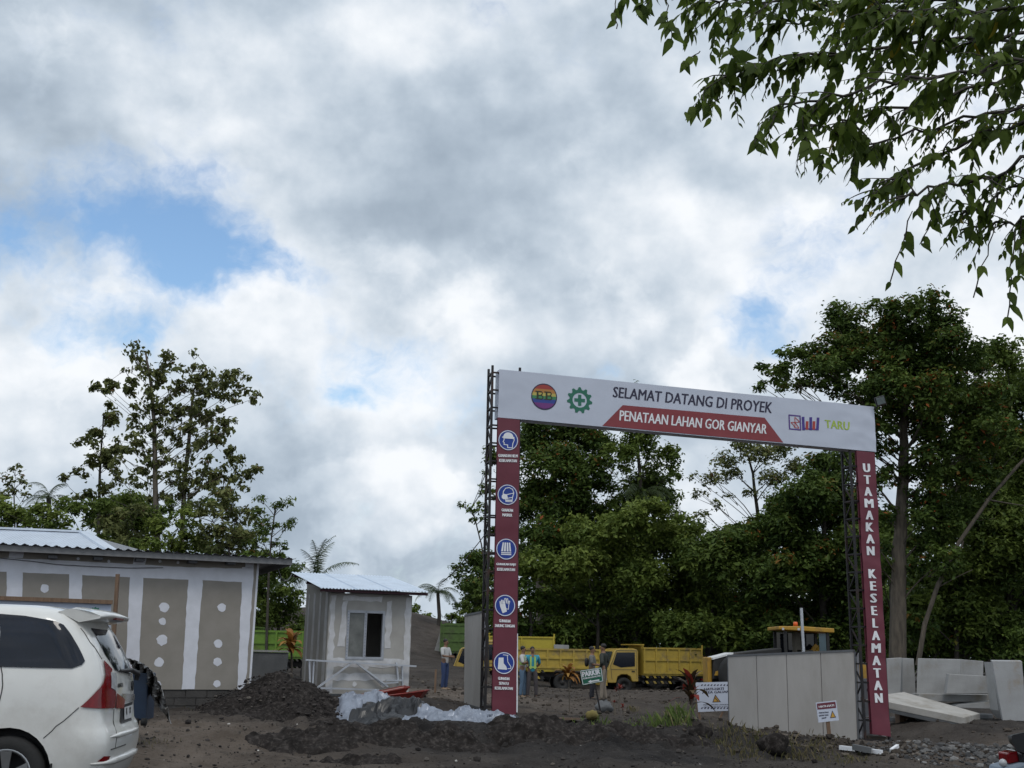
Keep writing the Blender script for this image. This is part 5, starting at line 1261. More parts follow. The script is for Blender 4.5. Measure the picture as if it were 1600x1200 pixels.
# ------------------------------------------------------------------ trucks
TBK = mat('truck_black', (0.02, 0.02, 0.02), .7, dirt=(.06, .05, .045), dscale=2)
LAMP = mat('lamp_amber', (.6, .2, .03), .3)
def make_truck(label, foot, heading, paint, cabpaint, bh=1.1, bl=3.7, ribs=6, scale=1.0, plain=False, name='dump_truck', group='dump trucks'):
    """local frame: x forward, y left, z up"""
    root = thing(name, label, 'truck', foot, group); root.rotation_euler.z = heading; root.scale = (scale,) * 3
    L = dict(parent=root, local=True)
    fr = MB(); fr.box((-.2, .35, .72), (5.2, .09, .20)); fr.box((-.2, -.35, .72), (5.2, .09, .20))
    for x in (-2.6, -1.2, .2, 1.2): fr.box((x, 0, .72), (.1, .64, .15))
    fr.box((.2, .55, .62), (.9, .3, .35)); fr.box((.2, -.55, .62), (.9, .3, .35)); fr.build('chassis', TBK, **L)
    x0, x1 = -bl + .95, .95; z0 = 1.0; z1 = z0 + bh; hw = .95
    bx = MB(); bx.box(((x0 + x1) / 2, 0, z0 - .04), (bl, 2 * hw, .08)); 
    for s in (-1, 1): bx.box(((x0 + x1) / 2, s * (hw - .02), (z0 + z1) / 2), (bl, .03, bh - .002))
    bx.box((x0 + .02, 0, (z0 + z1) / 2), (.03, 2 * hw - .1, bh)); bx.box((x1 - .02, 0, (z0 + z1) / 2 + .05), (.03, 2 * hw - .1, bh + .1)); box_ = bx.build('dump_box', paint, **L)
    P = dict(parent=box_, local=True)
    for s in (-1, 1):
        y = s * (hw + .015)
        for z in (z0 + .04, z1 - .04) + (() if plain else (z0 + bh * .52,)): m = MB(); m.box(((x0 + x1) / 2, y, z), (bl + .02, .06, .08)); m.build('side_rail', paint, **P)
        n = 2 if plain else ribs
        for i in range(n + 1): x = x0 + .05 + (bl - .1) * i / n; m = MB(); m.box((x, y + s * .006, (z0 + z1) / 2), (.075, .07, bh - .01)); m.build('side_rib', paint, **P)
        m = MB(); m.box((x0 + .02, y, z1 + .07), (.08, .05, .16)); m.build('corner_post', paint, **P)
    for i in range(5): y = -hw + .12 + (2 * hw - .24) * i / 4; m = MB(); m.box((x0 - .015, y, (z0 + z1) / 2), (.05, .06, bh - .02)); m.build('tailgate_rib', paint, **P)
    for z in (z0 + .06, z0 + bh * .38, z0 + bh * .7, z1 - .04): m = MB(); m.box((x0 - .012, 0, z), (.05, 2 * hw - .02, .07)); m.build('tailgate_rail', paint, **P)
    m = MB(); m.box((x1 + .18, 0, z1 + .12), (.55, 1.7, .05)); m.box((x1 + .02, 0, z1 + .04), (.05, 1.6, .2)); m.build('cab_guard', paint, **P)
    if not plain:
        ld = MB(); V = []; nn = 12
        for i in range(nn + 1):
            for j in range(7):
                u, v = i / nn, j / 6; V.append((x0 + .1 + (bl - .2) * u, -hw + .08 + (2 * hw - .16) * v, z1 - .25 + .22 * math.sin(math.pi * u) * math.sin(math.pi * v) + random.uniform(-.03, .03)))
        ld.add(V, [(i * 7 + j, (i + 1) * 7 + j, (i + 1) * 7 + j + 1, i * 7 + j + 1) for i in range(nn) for j in range(6)], True); ld.build('soil_load', SOIL, **L)
    # cab: bevelled side profile
    prof = [(1.18, .62), (1.50, .62), (1.58, .84), (1.78, .95), (2.06, .95), (2.26, .84), (2.33, .55), (2.74, .55), (2.79, .80), (2.78, 1.15), (2.70, 1.30), (2.44, 2.00), (2.33, 2.12), (2.05, 2.18), (1.40, 2.18), (1.22, 2.12), (1.18, 2.0)]
    c = MB()
    for s in (1,): c.prism([(x, .86, z) for x, z in prof], (0, -1.72, 0))
    cab = c.build('cab', cabpaint, bevel=.03, **L); C_ = dict(parent=cab, local=True)
    for s in (-1, 1):
        y = s * .872
        w = MB(); w.prism([(1.36, y, 1.34), (2.10, y, 1.28), (2.50, y, 1.42), (2.30, y, 1.98), (1.36, y, 2.0)], (0, -s * .02, 0)); w.build('side_window', GLASS, **C_)
        d = MB()
        for a, b in (((1.26, .75), (1.26, 2.08)), ((1.26, 2.08), (2.30, 2.08)), ((2.30, 2.08), (2.62, 1.34)), ((2.62, 1.34), (2.55, .70)), ((1.26, 1.18), (2.62, 1.18))): d.beam((a[0], y - s * .008, a[1]), (b[0], y - s * .008, b[1]), .015, .02, (0, 1, 0))
        d.build('door_gap', SEAM, **C_)
        h = MB(); h.box((1.45, y + s * .005, 1.10), (.16, .03, .05)); h.build('door_handle', TBK, **C_)
        mr_ = MB(); mr_.beam((2.62, s * .88, 1.9), (2.85, s * 1.05, 1.75), .03, .03); mr_.box((2.85, s * 1.06, 1.62), (.06, .17, .30)); mr_.build('mirror', TBK, **C_)
        hl = MB(); hl.box((2.78, s * .62, .78), (.05, .34, .18)); hl.build('headlight', CLEARL, **C_)
    w = MB(); w.prism([(2.725, -.76, 1.30), (2.725, .76, 1.30), (2.46, .70, 2.02), (2.46, -.70, 2.02)], (.015, 0, .006)); w.build('windscreen', mat('sky_glass', (.05, .06, .07), .05, spec=.9), **C_)
    g = MB(); g.box((2.80, 0, 1.0), (.03, 1.2, .16)); g.build('grille', TBK, **C_); g = MB(); g.box((2.84, 0, .55), (.10, 1.74, .26)); g.build('front_bumper', CARW if cabpaint is None else cabpaint, **C_)
    # wheels
    for x, dual in ((1.92, False), (-1.55, True)):
        for s in (-1, 1):
            w = MB(); wd = .40 if dual else .22; yy = s * (.88 if not dual else .92); c0 = Vector((x, yy, .40))
            w.lathe(c0, (0, s, 0), [(-wd, .2), (-wd, .36), (-wd + .03, .40), (-.03, .40), (0, .37), (0, .22), (-.05, .20)], 20); wh = w.build('wheel', TYRE, **L)
            r_ = MB(); r_.lathe(c0, (0, s, 0), [(-.02, .22), (-.06, .17), (-.10, .10), (-.02, .08), (-.02, .001)], 16); r_.build('rim', TBK, parent=wh, local=True)
    # striped side guards
    for s in (-1, 1):
        for z in (.60, .86):
            for i in range(9):
                m = MB(); x = -.75 + i * .2; m.prism([(x, s * .93, z - .06), (x + .12, s * .93, z - .06), (x + .20, s * .93, z + .06), (x + .08, s * .93, z + .06)], (0, -s * .02, 0)); m.build('side_guard_stripe', paint if i % 2 else TBK, **L)
    m = MB(); m.box((x0 + .05, 0, .62), (.06, 1.8, .12)); m.build('rear_bumper', TBK, **L)
    for s in (-1, 1): m = MB(); m.box((x0 + .0, s * .75, .75), (.05, .25, .1)); m.build('tail_lamp', TAILR, **L)
    return root
YEL = mat('truck_yellow', (0.46, 0.33, 0.05), .6, c2=(0.37, 0.26, 0.04), scale=3, dirt=(.20, .15, .08), dscale=1.6)
YELC = mat('cab_yellow', (0.48, 0.33, 0.07), .35, var=.06, coat=.3)
YELB = mat('box_lemon', (0.50, 0.40, 0.04), .5, var=.08, dirt=(.3, .24, .05), dscale=1)
GRN = mat('truck_green', (0.13, 0.24, 0.025), .5, var=.15, dirt=(.10, .12, .03), dscale=1.3)
DGRN = mat('tailgate_green', (0.09, 0.16, 0.035), .55, var=.2, dirt=(.07, .08, .04), dscale=1.4)
def foot(px, py, Y): return W(px, py, Y)
make_truck('yellow dump truck facing left beside the men and the green parking sign', foot(1022, 1085, 57), math.radians(196), YEL, YELC, 1.25, 3.15, 5)
make_truck('yellow dump truck with low ribbed box just right of the left maroon post', foot(822, 1079, 52), math.radians(184), YEL, YELC, .86, 4.2, 7)
make_truck('lemon-yellow tall plain-sided truck box rising behind the low yellow truck', foot(790, 1079, 60), math.radians(182), YELB, YELC, 1.75, 3.4, 2, plain=True)
make_truck('bright green dump truck between the site office and the guard booth', foot(432, 1066, 46), math.radians(176), GRN, GRN, 1.0, 4.3, 4)
make_truck('green dump truck seen from behind beside the left gate leaf', foot(716, 1047, 66), math.radians(92), DGRN, DGRN, 1.45, 4.0, 5, scale=1.02)
# dark truck box end beyond the right yellow truck
make_truck('dark grey dump truck parked behind the right yellow truck', foot(1075, 1080, 63), math.radians(184), mat('box_dark', (.05, .05, .052), .6, dirt=(.1, .09, .08)), YELC, 1.35, 4.2, 5)

# ------------------------------------------------------------------ wheel loader behind the gate leaf
LY = mat('plant_yellow', (0.46, 0.26, 0.03), .5, var=.1, dirt=(.22, .13, .04), dscale=1)
Yl = 37.0
f0 = W(1190, 1085, Yl); ppm = F / Yl
ldr = thing('wheel_loader', 'yellow wheel loader with black engine hood half hidden by the right gate leaf', 'loader', f0)
LX = lambda px: (W(px, 1040, Yl) - f0).x
LZ = lambda py: (W(1190, py, Yl) - f0).z
K_ = dict(parent=ldr, local=True)
m = MB(); m.prism([(LX(1108), -.65, LZ(1062)), (LX(1215), -.65, LZ(1062)), (LX(1215), -.65, LZ(1012)), (LX(1145), -.65, LZ(1021)), (LX(1110), -.65, LZ(1030))], (0, 1.4, 0)); hood = m.build('engine_hood', TBK, bevel=.03, **K_)
m = MB(); m.prism([(LX(1108), -.67, LZ(1032)), (LX(1140), -.67, LZ(1023)), (LX(1140), -.67, LZ(1020.5)), (LX(1108), -.67, LZ(1029))], (0, 1.44, 0)); m.build('hood_stripe', mat('stripe_white', (.75, .75, .75), .5), parent=hood, local=True)
m = MB(); q = [Vector((LX(1128), -.672, LZ(1034))), Vector((LX(1152), -.672, LZ(1030))), Vector((LX(1152), -.672, LZ(1024))), Vector((LX(1129), -.672, LZ(1028)))]; put_text(m, 'CAT', q, .03); m.build('lettering', mat('decal_red', (.5, .1, .12), .5), parent=hood, local=True)
m = MB(); m.box((LX(1105), 0, LZ(1048)), (.14, .9, LZ(1028) - LZ(1068))); m.build('counterweight', LY, bevel=.03, **K_)
m = MB(); m.prism([(LX(1110), -.72, LZ(1056)), (LX(1150), -.72, LZ(1056)), (LX(1150), -.72, LZ(1048)), (LX(1128), -.72, LZ(1045)), (LX(1112), -.72, LZ(1050))], (0, 1.5, 0)); m.build('rear_fender', LY, **K_)
m = MB(); m.box((LX(1180), 0, .75), (LX(1250) - LX(1110), .9, .5)); m.build('frame', LY, **K_)
cabx0, cabx1 = LX(1218), LX(1288)
m = MB()
for x in (cabx0 + .05, cabx1 - .05):
    for y in (-.7, .7): m.box((x, y, (LZ(1045) + LZ(986)) / 2), (.09, .09, LZ(986) - LZ(1045)))
m.box(((cabx0 + cabx1) / 2, 0, LZ(1045)), (cabx1 - cabx0, 1.5, .15)); cabn = m.build('cab_frame', TBK, **K_)
m = MB(); m.box(((cabx0 + cabx1) / 2, .72, (LZ(1042) + LZ(986)) / 2), (cabx1 - cabx0 - .2, .02, LZ(986) - LZ(1042))); m.build('cab_glass', GLASS, parent=cabn, local=True)
m = MB(); m.box((cabx1 - .22, -.72, LZ(1005)), (.22, .02, LZ(990) - LZ(1022))); m.build('side_pane', mat('pane_teal', (.06, .10, .12), .15, spec=.6), parent=cabn, local=True)
m = MB(); m.box((cabx0 + .55, -.1, LZ(1005)), (.14, .55, .7)); m.box((cabx0 + .75, -.1, LZ(1018)), (.5, .55, .14)); m.build('seat', mat('seat_cloth', (.10, .09, .07), .9), parent=cabn, local=True)
m = MB(); m.prism([(LX(1210), -.82, LZ(984)), (LX(1295), -.82, LZ(987.5)), (LX(1295), -.82, LZ(981)), (LX(1245), -.82, LZ(978.5)), (LX(1210), -.82, LZ(979))], (0, 1.64, 0)); rf = m.build('cab_roof', LY, bevel=.02, **K_)
for px in (1216, 1240): m = MB(); m.box((LX(px), -.80, LZ(983)), (.07, .08, .07)); m.build('work_light', CLEARL, parent=rf, local=True)
m = MB(); m.lathe((LX(1242), -.3, LZ(978)), (0, 0, 1), [(0, .001), (0, .075), (.12, .07), (.14, .04), (.14, .001)], 12); m.build('beacon', mat('beacon_orange', (.7, .12, .02), .3), parent=rf, local=True)
for px in (1145, 1265):
    for s in (-1, 1):
        w = MB(); w.lathe((LX(px), s * .78, .62), (0, s, 0), [(-.22, .3), (-.22, .55), (-.15, .62), (.12, .62), (.2, .55), (.2, .3), (.1, .28), (.1, .001)], 20); w.build('wheel', TYRE, **K_)
m = MB(); m.beam((LX(1275), -.35, 1.5), (LX(1335), -.35, .5), .14, .3); m.beam((LX(1275), .35, 1.5), (LX(1335), .35, .5), .14, .3); m.build('lift_arm', LY, **K_)
m = MB(); m.prism([(LX(1330), -1.2, .1), (LX(1350), -1.2, .1), (LX(1356), -1.2, .2), (LX(1350), -1.2, .9), (LX(1330), -1.2, 1.0), (LX(1326), -1.2, .5)], (0, 2.4, 0)); m.build('bucket', LY, **K_)
for px, py in ((1183, 1022), (1200, 1021)): m = MB(); m.box((LX(px), -.4, LZ(py)), (.14, .2, .10)); m.build('hood_bracket', LY, **K_)

# ------------------------------------------------------------------ scooter corner at the lower right
sc = thing('parked_scooter', 'black scooter tail with red lamp cut off by the lower right corner', 'scooter', W(1625, 1290, 8.2))
def S(px, py, dy=0.0): return W(px, py, 8.2 + dy)
m = MB(); rows = []
for dy in np.linspace(-.14, .14, 7):
    k = 1 - (abs(dy) / .14) ** 2 * .35
    rows.append([S(1574 + (1 - k) * 18, 1150, dy), S(1583, 1147 + (1 - k) * 4, dy), S(1612, 1142, dy), S(1720, 1146, dy), S(1720, 1176, dy), S(1612, 1182, dy), S(1588, 1172, dy), S(1577 + (1 - k) * 14, 1160, dy)])
V = [p for r_ in rows for p in r_]; k = 8
m.add(V, [(i * k + j, (i + 1) * k + j, (i + 1) * k + (j + 1) % k, i * k + (j + 1) % k) for i in range(6) for j in range(k)], True); m.add(rows[0], [tuple(range(8))]); m.add(rows[-1], [tuple(range(7, -1, -1))]); m.build('seat', mat('seat_vinyl', (.012, .012, .014), .35), sc)
m = MB(); m.prism([S(1574, 1177, -.08), S(1592, 1174, -.08), S(1596, 1190, -.08), S(1576, 1194, -.08)], (0, .16, 0)); m.build('tail_lamp', TAILR, sc, bevel=.01)
m = MB(); m.prism([S(1592, 1174, -.12), S(1720, 1172, -.12), S(1720, 1215, -.12), S(1640, 1222, -.12), S(1596, 1194, -.12)], (0, .24, 0)); m.build('side_cover', mat('scooter_black', (.015, .015, .018), .25, coat=.5), sc, bevel=.02)
m = MB(); m.prism([S(1568, 1200, -.13), S(1600, 1191, -.13), S(1720, 1200, -.13), S(1720, 1230, -.13), S(1568, 1230, -.13)], (0, .26, 0)); m.build('rear_mudguard', mat('grey_blue_cover', (.22, .27, .33), .7), sc, bevel=.02)
m = MB(); m.ball(S(1567, 1192, -.1), .028, 10); m.build('indicator', CLEARL, sc)
w = MB(); w.lathe(S(1625, 1240), (0, 1, 0), [(-.06, .16), (-.06, .22), (-.03, .25), (.03, .25), (.06, .22), (.06, .16)], 24); w.build('rear_wheel', TYRE, sc)
w = MB(); w.lathe(S(1890, 1240), (0, 1, 0), [(-.06, .16), (-.06, .22), (-.03, .25), (.03, .25), (.06, .22), (.06, .16)], 24); w.build('front_wheel', TYRE, sc)
m = MB(); m.beam(S(1880, 1235), S(1830, 1080), .08, .08); m.beam(S(1830, 1080, -.3), S(1830, 1080, .3), .03, .03); m.build('fork', TBK, sc); m = MB(); m.beam(S(1700, 1222), S(1850, 1225), .3, .1); m.build('footboard', MATS['scooter_black'], sc)

# ------------------------------------------------------------------ covered bin behind the van
bn_ = thing('covered_bin', 'dark blue plastic bin standing behind the white van', 'bin', W(222, 1130, 15.5))
m = MB(); m.prism([W(207, 1126, 15.4), W(228, 1126, 15.4), W(232, 1052, 15.4), W(205, 1050, 15.4)], (-.05, .5, 0)); m.build('tub', mat('navy_plastic', (.012, .028, .06), .5), bn_, bevel=.02)
for px in (212, 225): m = MB(); m.lathe(W(px, 1128, 15.35), (1, 0, 0), [(-.03, .001), (-.03, .05), (.03, .05), (.03, .001)], 12); m.build('castor', BLACK, bn_)
m = MB(); nu, nv = 14, 20; V = []
for j in range(nv + 1):
    t = j / nv
    for i in range(nu + 1):
        u = i / nu
        # from over the top (t=0) falling to the right and down
        ex = 196 + 30 * u + (52 * t ** .8) * (0.35 + .65 * u) - 10 * u * t; ey = 1029 + 14 * u * u + 88 * t ** 1.6 * (0.25 + .75 * u) + (1 - u) * 10 * t
        V.append(W(ex + random.uniform(-1.0, 1.0), ey + random.uniform(-1.2, 1.2), 15.2 + .5 * (1 - u) + .12 * math.sin(i * 1.7 + j * .9) + random.uniform(-.04, .04)))
m.add(V, [(j * (nu + 1) + i, j * (nu + 1) + i + 1, (j + 1) * (nu + 1) + i + 1, (j + 1) * (nu + 1) + i) for j in range(nv) for i in range(nu)])
o = m.build('plastic_sheet', mat('grey_sheet', (.13, .125, .12), .35, c2=(.06, .058, .056), scale=9, bump=.3, bscale=20), None, loc=W(230, 1060, 15.4)); tag(o, 'crumpled grey plastic sheet draped over the dark blue bin', 'plastic sheet')
md = o.modifiers.new('s', 'SOLIDIFY'); md.thickness = .01

# ------------------------------------------------------------------ people (skin-modifier figures)
def skin(name, verts, edges, mt, parent, root=0, sub=2, off=Vector((0, 0, 0))):
    """verts: (x, y, z, rx, ry)"""
    me = bpy.data.meshes.new(name); me.from_pydata([v[:3] for v in verts], edges, []); o = bpy.data.objects.new(name, me); col.objects.link(o)
    md = o.modifiers.new('skin', 'SKIN'); md.use_smooth_shade = True; sb = o.modifiers.new('sub', 'SUBSURF'); sb.levels = sub; sb.render_levels = sub
    for i, v in enumerate(verts): d = me.skin_vertices[0].data[i]; d.radius = (v[3], v[4]); d.use_root = (i == root)
    dg = bpy.context.evaluated_depsgraph_get(); out = bpy.data.meshes.new_from_object(o.evaluated_get(dg)); bpy.data.objects.remove(o); out.name = name
    out.materials.clear(); out.materials.append(mt); out.polygons.foreach_set('use_smooth', np.ones(len(out.polygons), dtype=bool))
    return link_mesh(name, out, parent)
SKIN = mat('skin_brown', (.21, .115, .07), .6, var=.1); HAIR = mat('hair_black', (.012, .010, .009), .6)
def person(label, footp, face, H, pose, shirt, trousers, shoes, vest=None, cap=None, sleeve=.5, bag=None, straps=None):
    """local frame: faces -y; pose gives hands, elbows and feet"""
    root = thing('person', label, 'person', footp); root.rotation_euler.z = face; s = H / 1.70; root.scale = (s,) * 3
    hip, knee, ank, sho, elb, hand = pose['hip'], pose['knee'], pose['ank'], pose['sho'], pose['elb'], pose['hand']
    hd = pose.get('head', (0, -.02, 1.58)); lean = pose.get('lean', 0.0)
    V = [(0, lean * .2, .95, .12, .10), (0, lean * .5, 1.15, .125, .095), (0, lean, 1.36, .15, .10), (0, lean, 1.45, .06, .06), (hd[0] * .5, hd[1] * .5 + lean * .5, 1.49, .05, .055), (hd[0], hd[1], 1.56, .068, .085), (hd[0], hd[1] + .01, 1.65, .072, .09), (hd[0], hd[1] + .01, 1.70, .045, .055)]
    E = [(0, 1), (1, 2), (2, 3), (3, 4), (4, 5), (5, 6), (6, 7)]
    arms = []; legs = []
    for k in (0, 1):
        b = len(V); V += [(*sho[k], .06, .06), (*elb[k], .042, .042), (*[(e + h) / 2 for e, h in zip(elb[k], hand[k])], .036, .036), (*hand[k], .028, .03)]
        d = Vector(hand[k]) - Vector(elb[k]); d.normalize(); pm = Vector(hand[k]) + d * .07; V += [(*pm, .022, .034)]; E += [(2, b), (b, b + 1), (b + 1, b + 2), (b + 2, b + 3), (b + 3, b + 4)]
        side = d.cross(Vector((1, 0, 0))); side = side.normalized() if side.length > .1 else Vector((0, 1, 0))
        for q, ln in ((-.024, .06), (-.008, .075), (.008, .07), (.024, .055)):
            c = len(V); f0 = pm + side * q; f1 = f0 + d * ln * .55; f2 = f1 + d * ln * .4 + Vector((0, -.012, 0)); V += [(*f1, .008, .008), (*f2, .007, .007)]; E += [(b + 4, c), (c, c + 1)]
        c = len(V); th = Vector(hand[k]) + d * .02 + side * .045; V += [(*th, .011, .011), (*(th + d * .035), .008, .008)]; E += [(b + 3, c), (c, c + 1)]
        arms.append(b)
    for k in (0, 1):
        b = len(V); V += [(*hip[k], .088, .09), (*[(a + c) / 2 for a, c in zip(hip[k], knee[k])], .072, .075), (*knee[k], .052, .055), (*[(a * .6 + c * .4) for a, c in zip(knee[k], ank[k])], .05, .055), (*ank[k], .034, .038), (ank[k][0], ank[k][1] - .07, .045, .036, .03), (ank[k][0], ank[k][1] - .15, .03, .034, .022)]
        E += [(0, b)] + [(b + i, b + i + 1) for i in range(6)]; legs.append(b)
    body = skin('body', V, E, SKIN, root)
    f = MB(); hx, hy = hd[0], hd[1] - .075                      # face: nose, brows, mouth, ears, eyes
    f.ball((hx, hy - .018, 1.585), .016, 8, (.8, 1.2, 1.4)); f.build('nose', SKIN, body, local=True)
    for sx in (-1, 1): f = MB(); f.ball((hx + sx * .072, hd[1] + .015, 1.585), .022, 8, (.4, .8, 1.3)); f.build('ear', SKIN, body, local=True)
    for sx in (-1, 1): ey = MB(); ey.ball((hx + sx * .028, hy - .004, 1.605), .010, 6); ey.build('eye', HAIR, body, local=True)
    ey = MB(); ey.box((hx, hy - .008, 1.545), (.04, .01, .008)); ey.build('mouth', mat('lip', (.12, .05, .04), .6), body, local=True)
    h = MB(); h.ball((hd[0], hd[1] + .026, 1.652), .092, 14, (.84, 1.0, .84))
    keep = [i for i, p in enumerate(h.v)]; h.build('hair', cap or HAIR, body, local=True)
    if cap: h = MB(); h.box((hd[0], hd[1] - .12, 1.655), (.13, .10, .012)); h.build('cap_peak', cap, body, local=True)
    # shirt
    SV = [(0, lean * .2, .82, .150, .120), (0, lean * .3, 1.0, .150, .118), (0, lean * .5, 1.17, .150, .115), (0, lean, 1.36, .168, .118), (0, lean, 1.435, .075, .072)]; SE = [(0, 1), (1, 2), (2, 3), (3, 4)]
    for k in (0, 1):
        b = len(SV); e = Vector(sho[k]).lerp(Vector(elb[k]), min(1, sleeve * 2 if sleeve <= .5 else 1)); SV += [(*sho[k], .078, .076), (*Vector(sho[k]).lerp(e, .6), .066, .066), (*e, .060, .060)]; SE += [(3, b), (b, b + 1), (b + 1, b + 2)]
        if sleeve > .5: w_ = Vector(elb[k]).lerp(Vector(hand[k]), .9); SV += [(*w_, .045, .045)]; SE += [(b + 2, b + 3)]
    skin('shirt', SV, SE, shirt, root)
    TV = [(0, lean * .2, 1.04, .125, .100), (0, lean * .1, .90, .140, .115)]; TE = [(0, 1)]
    for k in (0, 1):
        b = len(TV); lo = Vector(ank[k]) + Vector((0, 0, -.02)); TV += [(*hip[k], .100, .102), (*[(a + c) / 2 for a, c in zip(hip[k], knee[k])], .088, .09), (*knee[k], .070, .074), (*[(a + c) / 2 for a, c in zip(knee[k], ank[k])], .064, .068), (*lo, .056, .062)]; TE += [(1, b)] + [(b + i, b + i + 1) for i in range(4)]
    skin('trousers', TV, TE, trousers, root)
    for k in (0, 1):
        a = ank[k]; skin('shoe', [(a[0], a[1] + .03, .055, .045, .045), (a[0], a[1] - .06, .045, .046, .036), (a[0], a[1] - .16, .035, .045, .028), (a[0], a[1] - .20, .032, .03, .02)], [(0, 1), (1, 2), (2, 3)], shoes, root)
    if vest:
        skin('vest', [(0, lean * .3, 1.02, .166, .130), (0, lean * .5, 1.17, .164, .128), (0, lean, 1.36, .176, .128), (0, lean, 1.41, .12, .10)], [(0, 1), (1, 2), (2, 3)], vest, root)
        for sx in (-.085, .085): m = MB(); m.box((sx, lean * .5 - .135, 1.20), (.03, .015, .36)); m.build('reflective_strip', INKW, root, local=True)
    if straps:
        for sx in (-.075, .075): m = MB(); m.box((sx, -.128, 1.18), (.06, .02, .42)); m.build('vest_strap', straps, root, local=True)
        m = MB(); m.box((0, -.126, 1.03), (.26, .02, .05)); m.build('vest_belt', straps, root, local=True)
    if bag: skin('bag', [(bag[0], bag[1], 1.05, .10, .07), (bag[0], bag[1], 1.22, .12, .08), (bag[0], bag[1], 1.36, .09, .06)], [(0, 1), (1, 2)], TBK, root)
    return root
def pose(kind):
    hip = [(-.095, .0, .88), (.095, .0, .88)]; knee = [(-.10, -.02, .48), (.10, -.02, .48)]; ank = [(-.11, .02, .08), (.11, .02, .08)]; sho = [(-.19, 0, 1.38), (.19, 0, 1.38)]
    elb = [(-.26, .02, 1.12), (.26, .02, 1.12)]; hand = [(-.27, -.05, .88), (.27, -.05, .88)]
    if kind == 'behind': elb = [(-.28, .12, 1.13), (.28, .12, 1.13)]; hand = [(-.06, .17, .98), (.06, .18, .96)]; ank = [(-.15, .02, .08), (.15, .02, .08)]; knee = [(-.13, -.02, .48), (.13, -.02, .48)]
    if kind == 'folded': elb = [(-.27, -.08, 1.14), (.27, -.08, 1.14)]; hand = [(.08, -.20, 1.20), (-.08, -.19, 1.16)]; ank = [(-.08, .05, .08), (.16, -.04, .08)]; knee = [(-.09, .0, .48), (.13, -.05, .48)]
    if kind == 'phone': elb = [(-.25, -.06, 1.14), (.25, -.06, 1.14)]; hand = [(-.08, -.28, 1.12), (.08, -.28, 1.12)]
    if kind == 'hips': elb = [(-.36, .06, 1.14), (.36, .06, 1.14)]; hand = [(-.17, -.06, 1.0), (.17, -.06, 1.0)]; ank = [(-.14, .04, .08), (.12, -.04, .08)]
    return dict(hip=hip, knee=knee, ank=ank, sho=sho, elb=elb, hand=hand)
JEANS = mat('blue_denim', (.035, .06, .15), .8, var=.25, scale=12); LJEANS = mat('faded_denim', (.11, .18, .27), .8, var=.2, scale=12); GREYT = mat('grey_trousers', (.075, .065, .07), .85); KHAKI = mat('khaki_trousers', (.25, .21, .17), .85); DARKT = mat('dark_trousers', (.03, .03, .04), .85)
WSH = mat('white_shirt', (.55, .55, .54), .85); CYAN = mat('cyan_shirt', (.04, .30, .42), .85); GSH = mat('grey_shirt', (.16, .16, .15), .85); BJ = mat('black_jacket', (.02, .025, .02), .7); HIV = mat('lime_vest', (.42, .62, .16), .7); CAPW = mat('cap_white', (.6, .6, .6), .7)
SHO = mat('shoe_dark', (.03, .025, .022), .7); SHB = mat('shoe_tan', (.28, .2, .13), .7)
def pfoot(px, py, Y): p = W(px, py, Y); p.z = max(p.z, gz(p.x, p.y) - .02); return p
person('man in white shirt and blue jeans standing alone left of the gate leaf', pfoot(694, 1078, 39), math.radians(60), 1.66, pose('phone'), WSH, JEANS, SHB)
person('man in white shirt with lime vest and faded jeans beside the left post', pfoot(816, 1092, 39.5), math.radians(75), 1.70, pose('folded'), WSH, LJEANS, SHB, vest=HIV)
person('man in cyan shirt with lime safety vest and hands behind his back', pfoot(831, 1091, 39.5), math.radians(8), 1.70, pose('behind'), CYAN, GREYT, SHO, straps=HIV)
person('man in grey shirt carrying a black backpack left of the parking sign', pfoot(925, 1094, 38), math.radians(75), 1.70, pose('phone'), GSH, DARKT, SHO, bag=(0, .18))
person('man in black jacket and khaki trousers behind the parking sign', pfoot(943, 1099, 37), math.radians(-110), 1.78, pose('hips'), BJ, KHAKI, SHO, sleeve=1.0)

# ------------------------------------------------------------------ signs on stakes
def sign(name, label, quad, Y, th=.02, tilt=None):
    """quad pixels: bl, br, tr, tl; returns root, front-plane mapper"""
    A = W(quad[0][0], quad[0][1], Y); root = thing(name, label, 'sign', A)
    n = Vector((0, -1, 0)); P = lambda px, py, o=0.0: onplane(px, py, A + n * o, n)
    return root, P, n
so, P, n = sign('parking_sign', 'tilted green parking sign with white arrow on a thin stake', [(910, 1071), (943, 1065), (940, 1042.5), (906, 1047.5)], 29)
q = [(910, 1071), (943, 1065), (940, 1042.5), (906, 1047.5)]
m = MB(); m.prism([P(*x) for x in q], (0, .02, 0)); m.build('board', mat('parking_green', (.012, .13, .075), .5, var=.1), so)
m = MB(); stroke2d(m, lambda u, v: P(u, v, .004), [(911, 1069.6), (941.8, 1064), (939, 1043.8), (907.2, 1048.5), (911, 1069.6)], .9); m.build('border', INKW, so)
m = MB(); put_text(m, 'PARKIR', [P(910.2, 1058, .006), P(938.5, 1053, .006), P(937.3, 1045, .006), P(909, 1050, .006)], .03); m.build('lettering', INKW, so)
m = MB(); put_text(m, 'KENDARAAN PROYEK', [P(911.5, 1061.6, .006), P(939, 1056.8, .006), P(938.6, 1054.4, .006), P(911, 1059.2, .006)], .03); m.build('lettering', INKW, so)
m = MB(); poly2d(m, lambda u, v: P(u, v, .006), [(918.5, 1065.6), (923.4, 1062.2), (923.6, 1063.6), (936.3, 1061.4), (936.6, 1063.5), (923.9, 1065.7), (924.1, 1067.2)]); m.build('arrow', INKW, so)
m = MB(); m.beam(P(943, 1136, -.04), P(926, 1052, -.04), .04, .04); m.build('stake', STEEL_BK, so)
so, P, n = sign('excavation_warning_sign', 'white excavation warning sign half hidden behind the right gate leaf', [(1091, 1112)], 33)
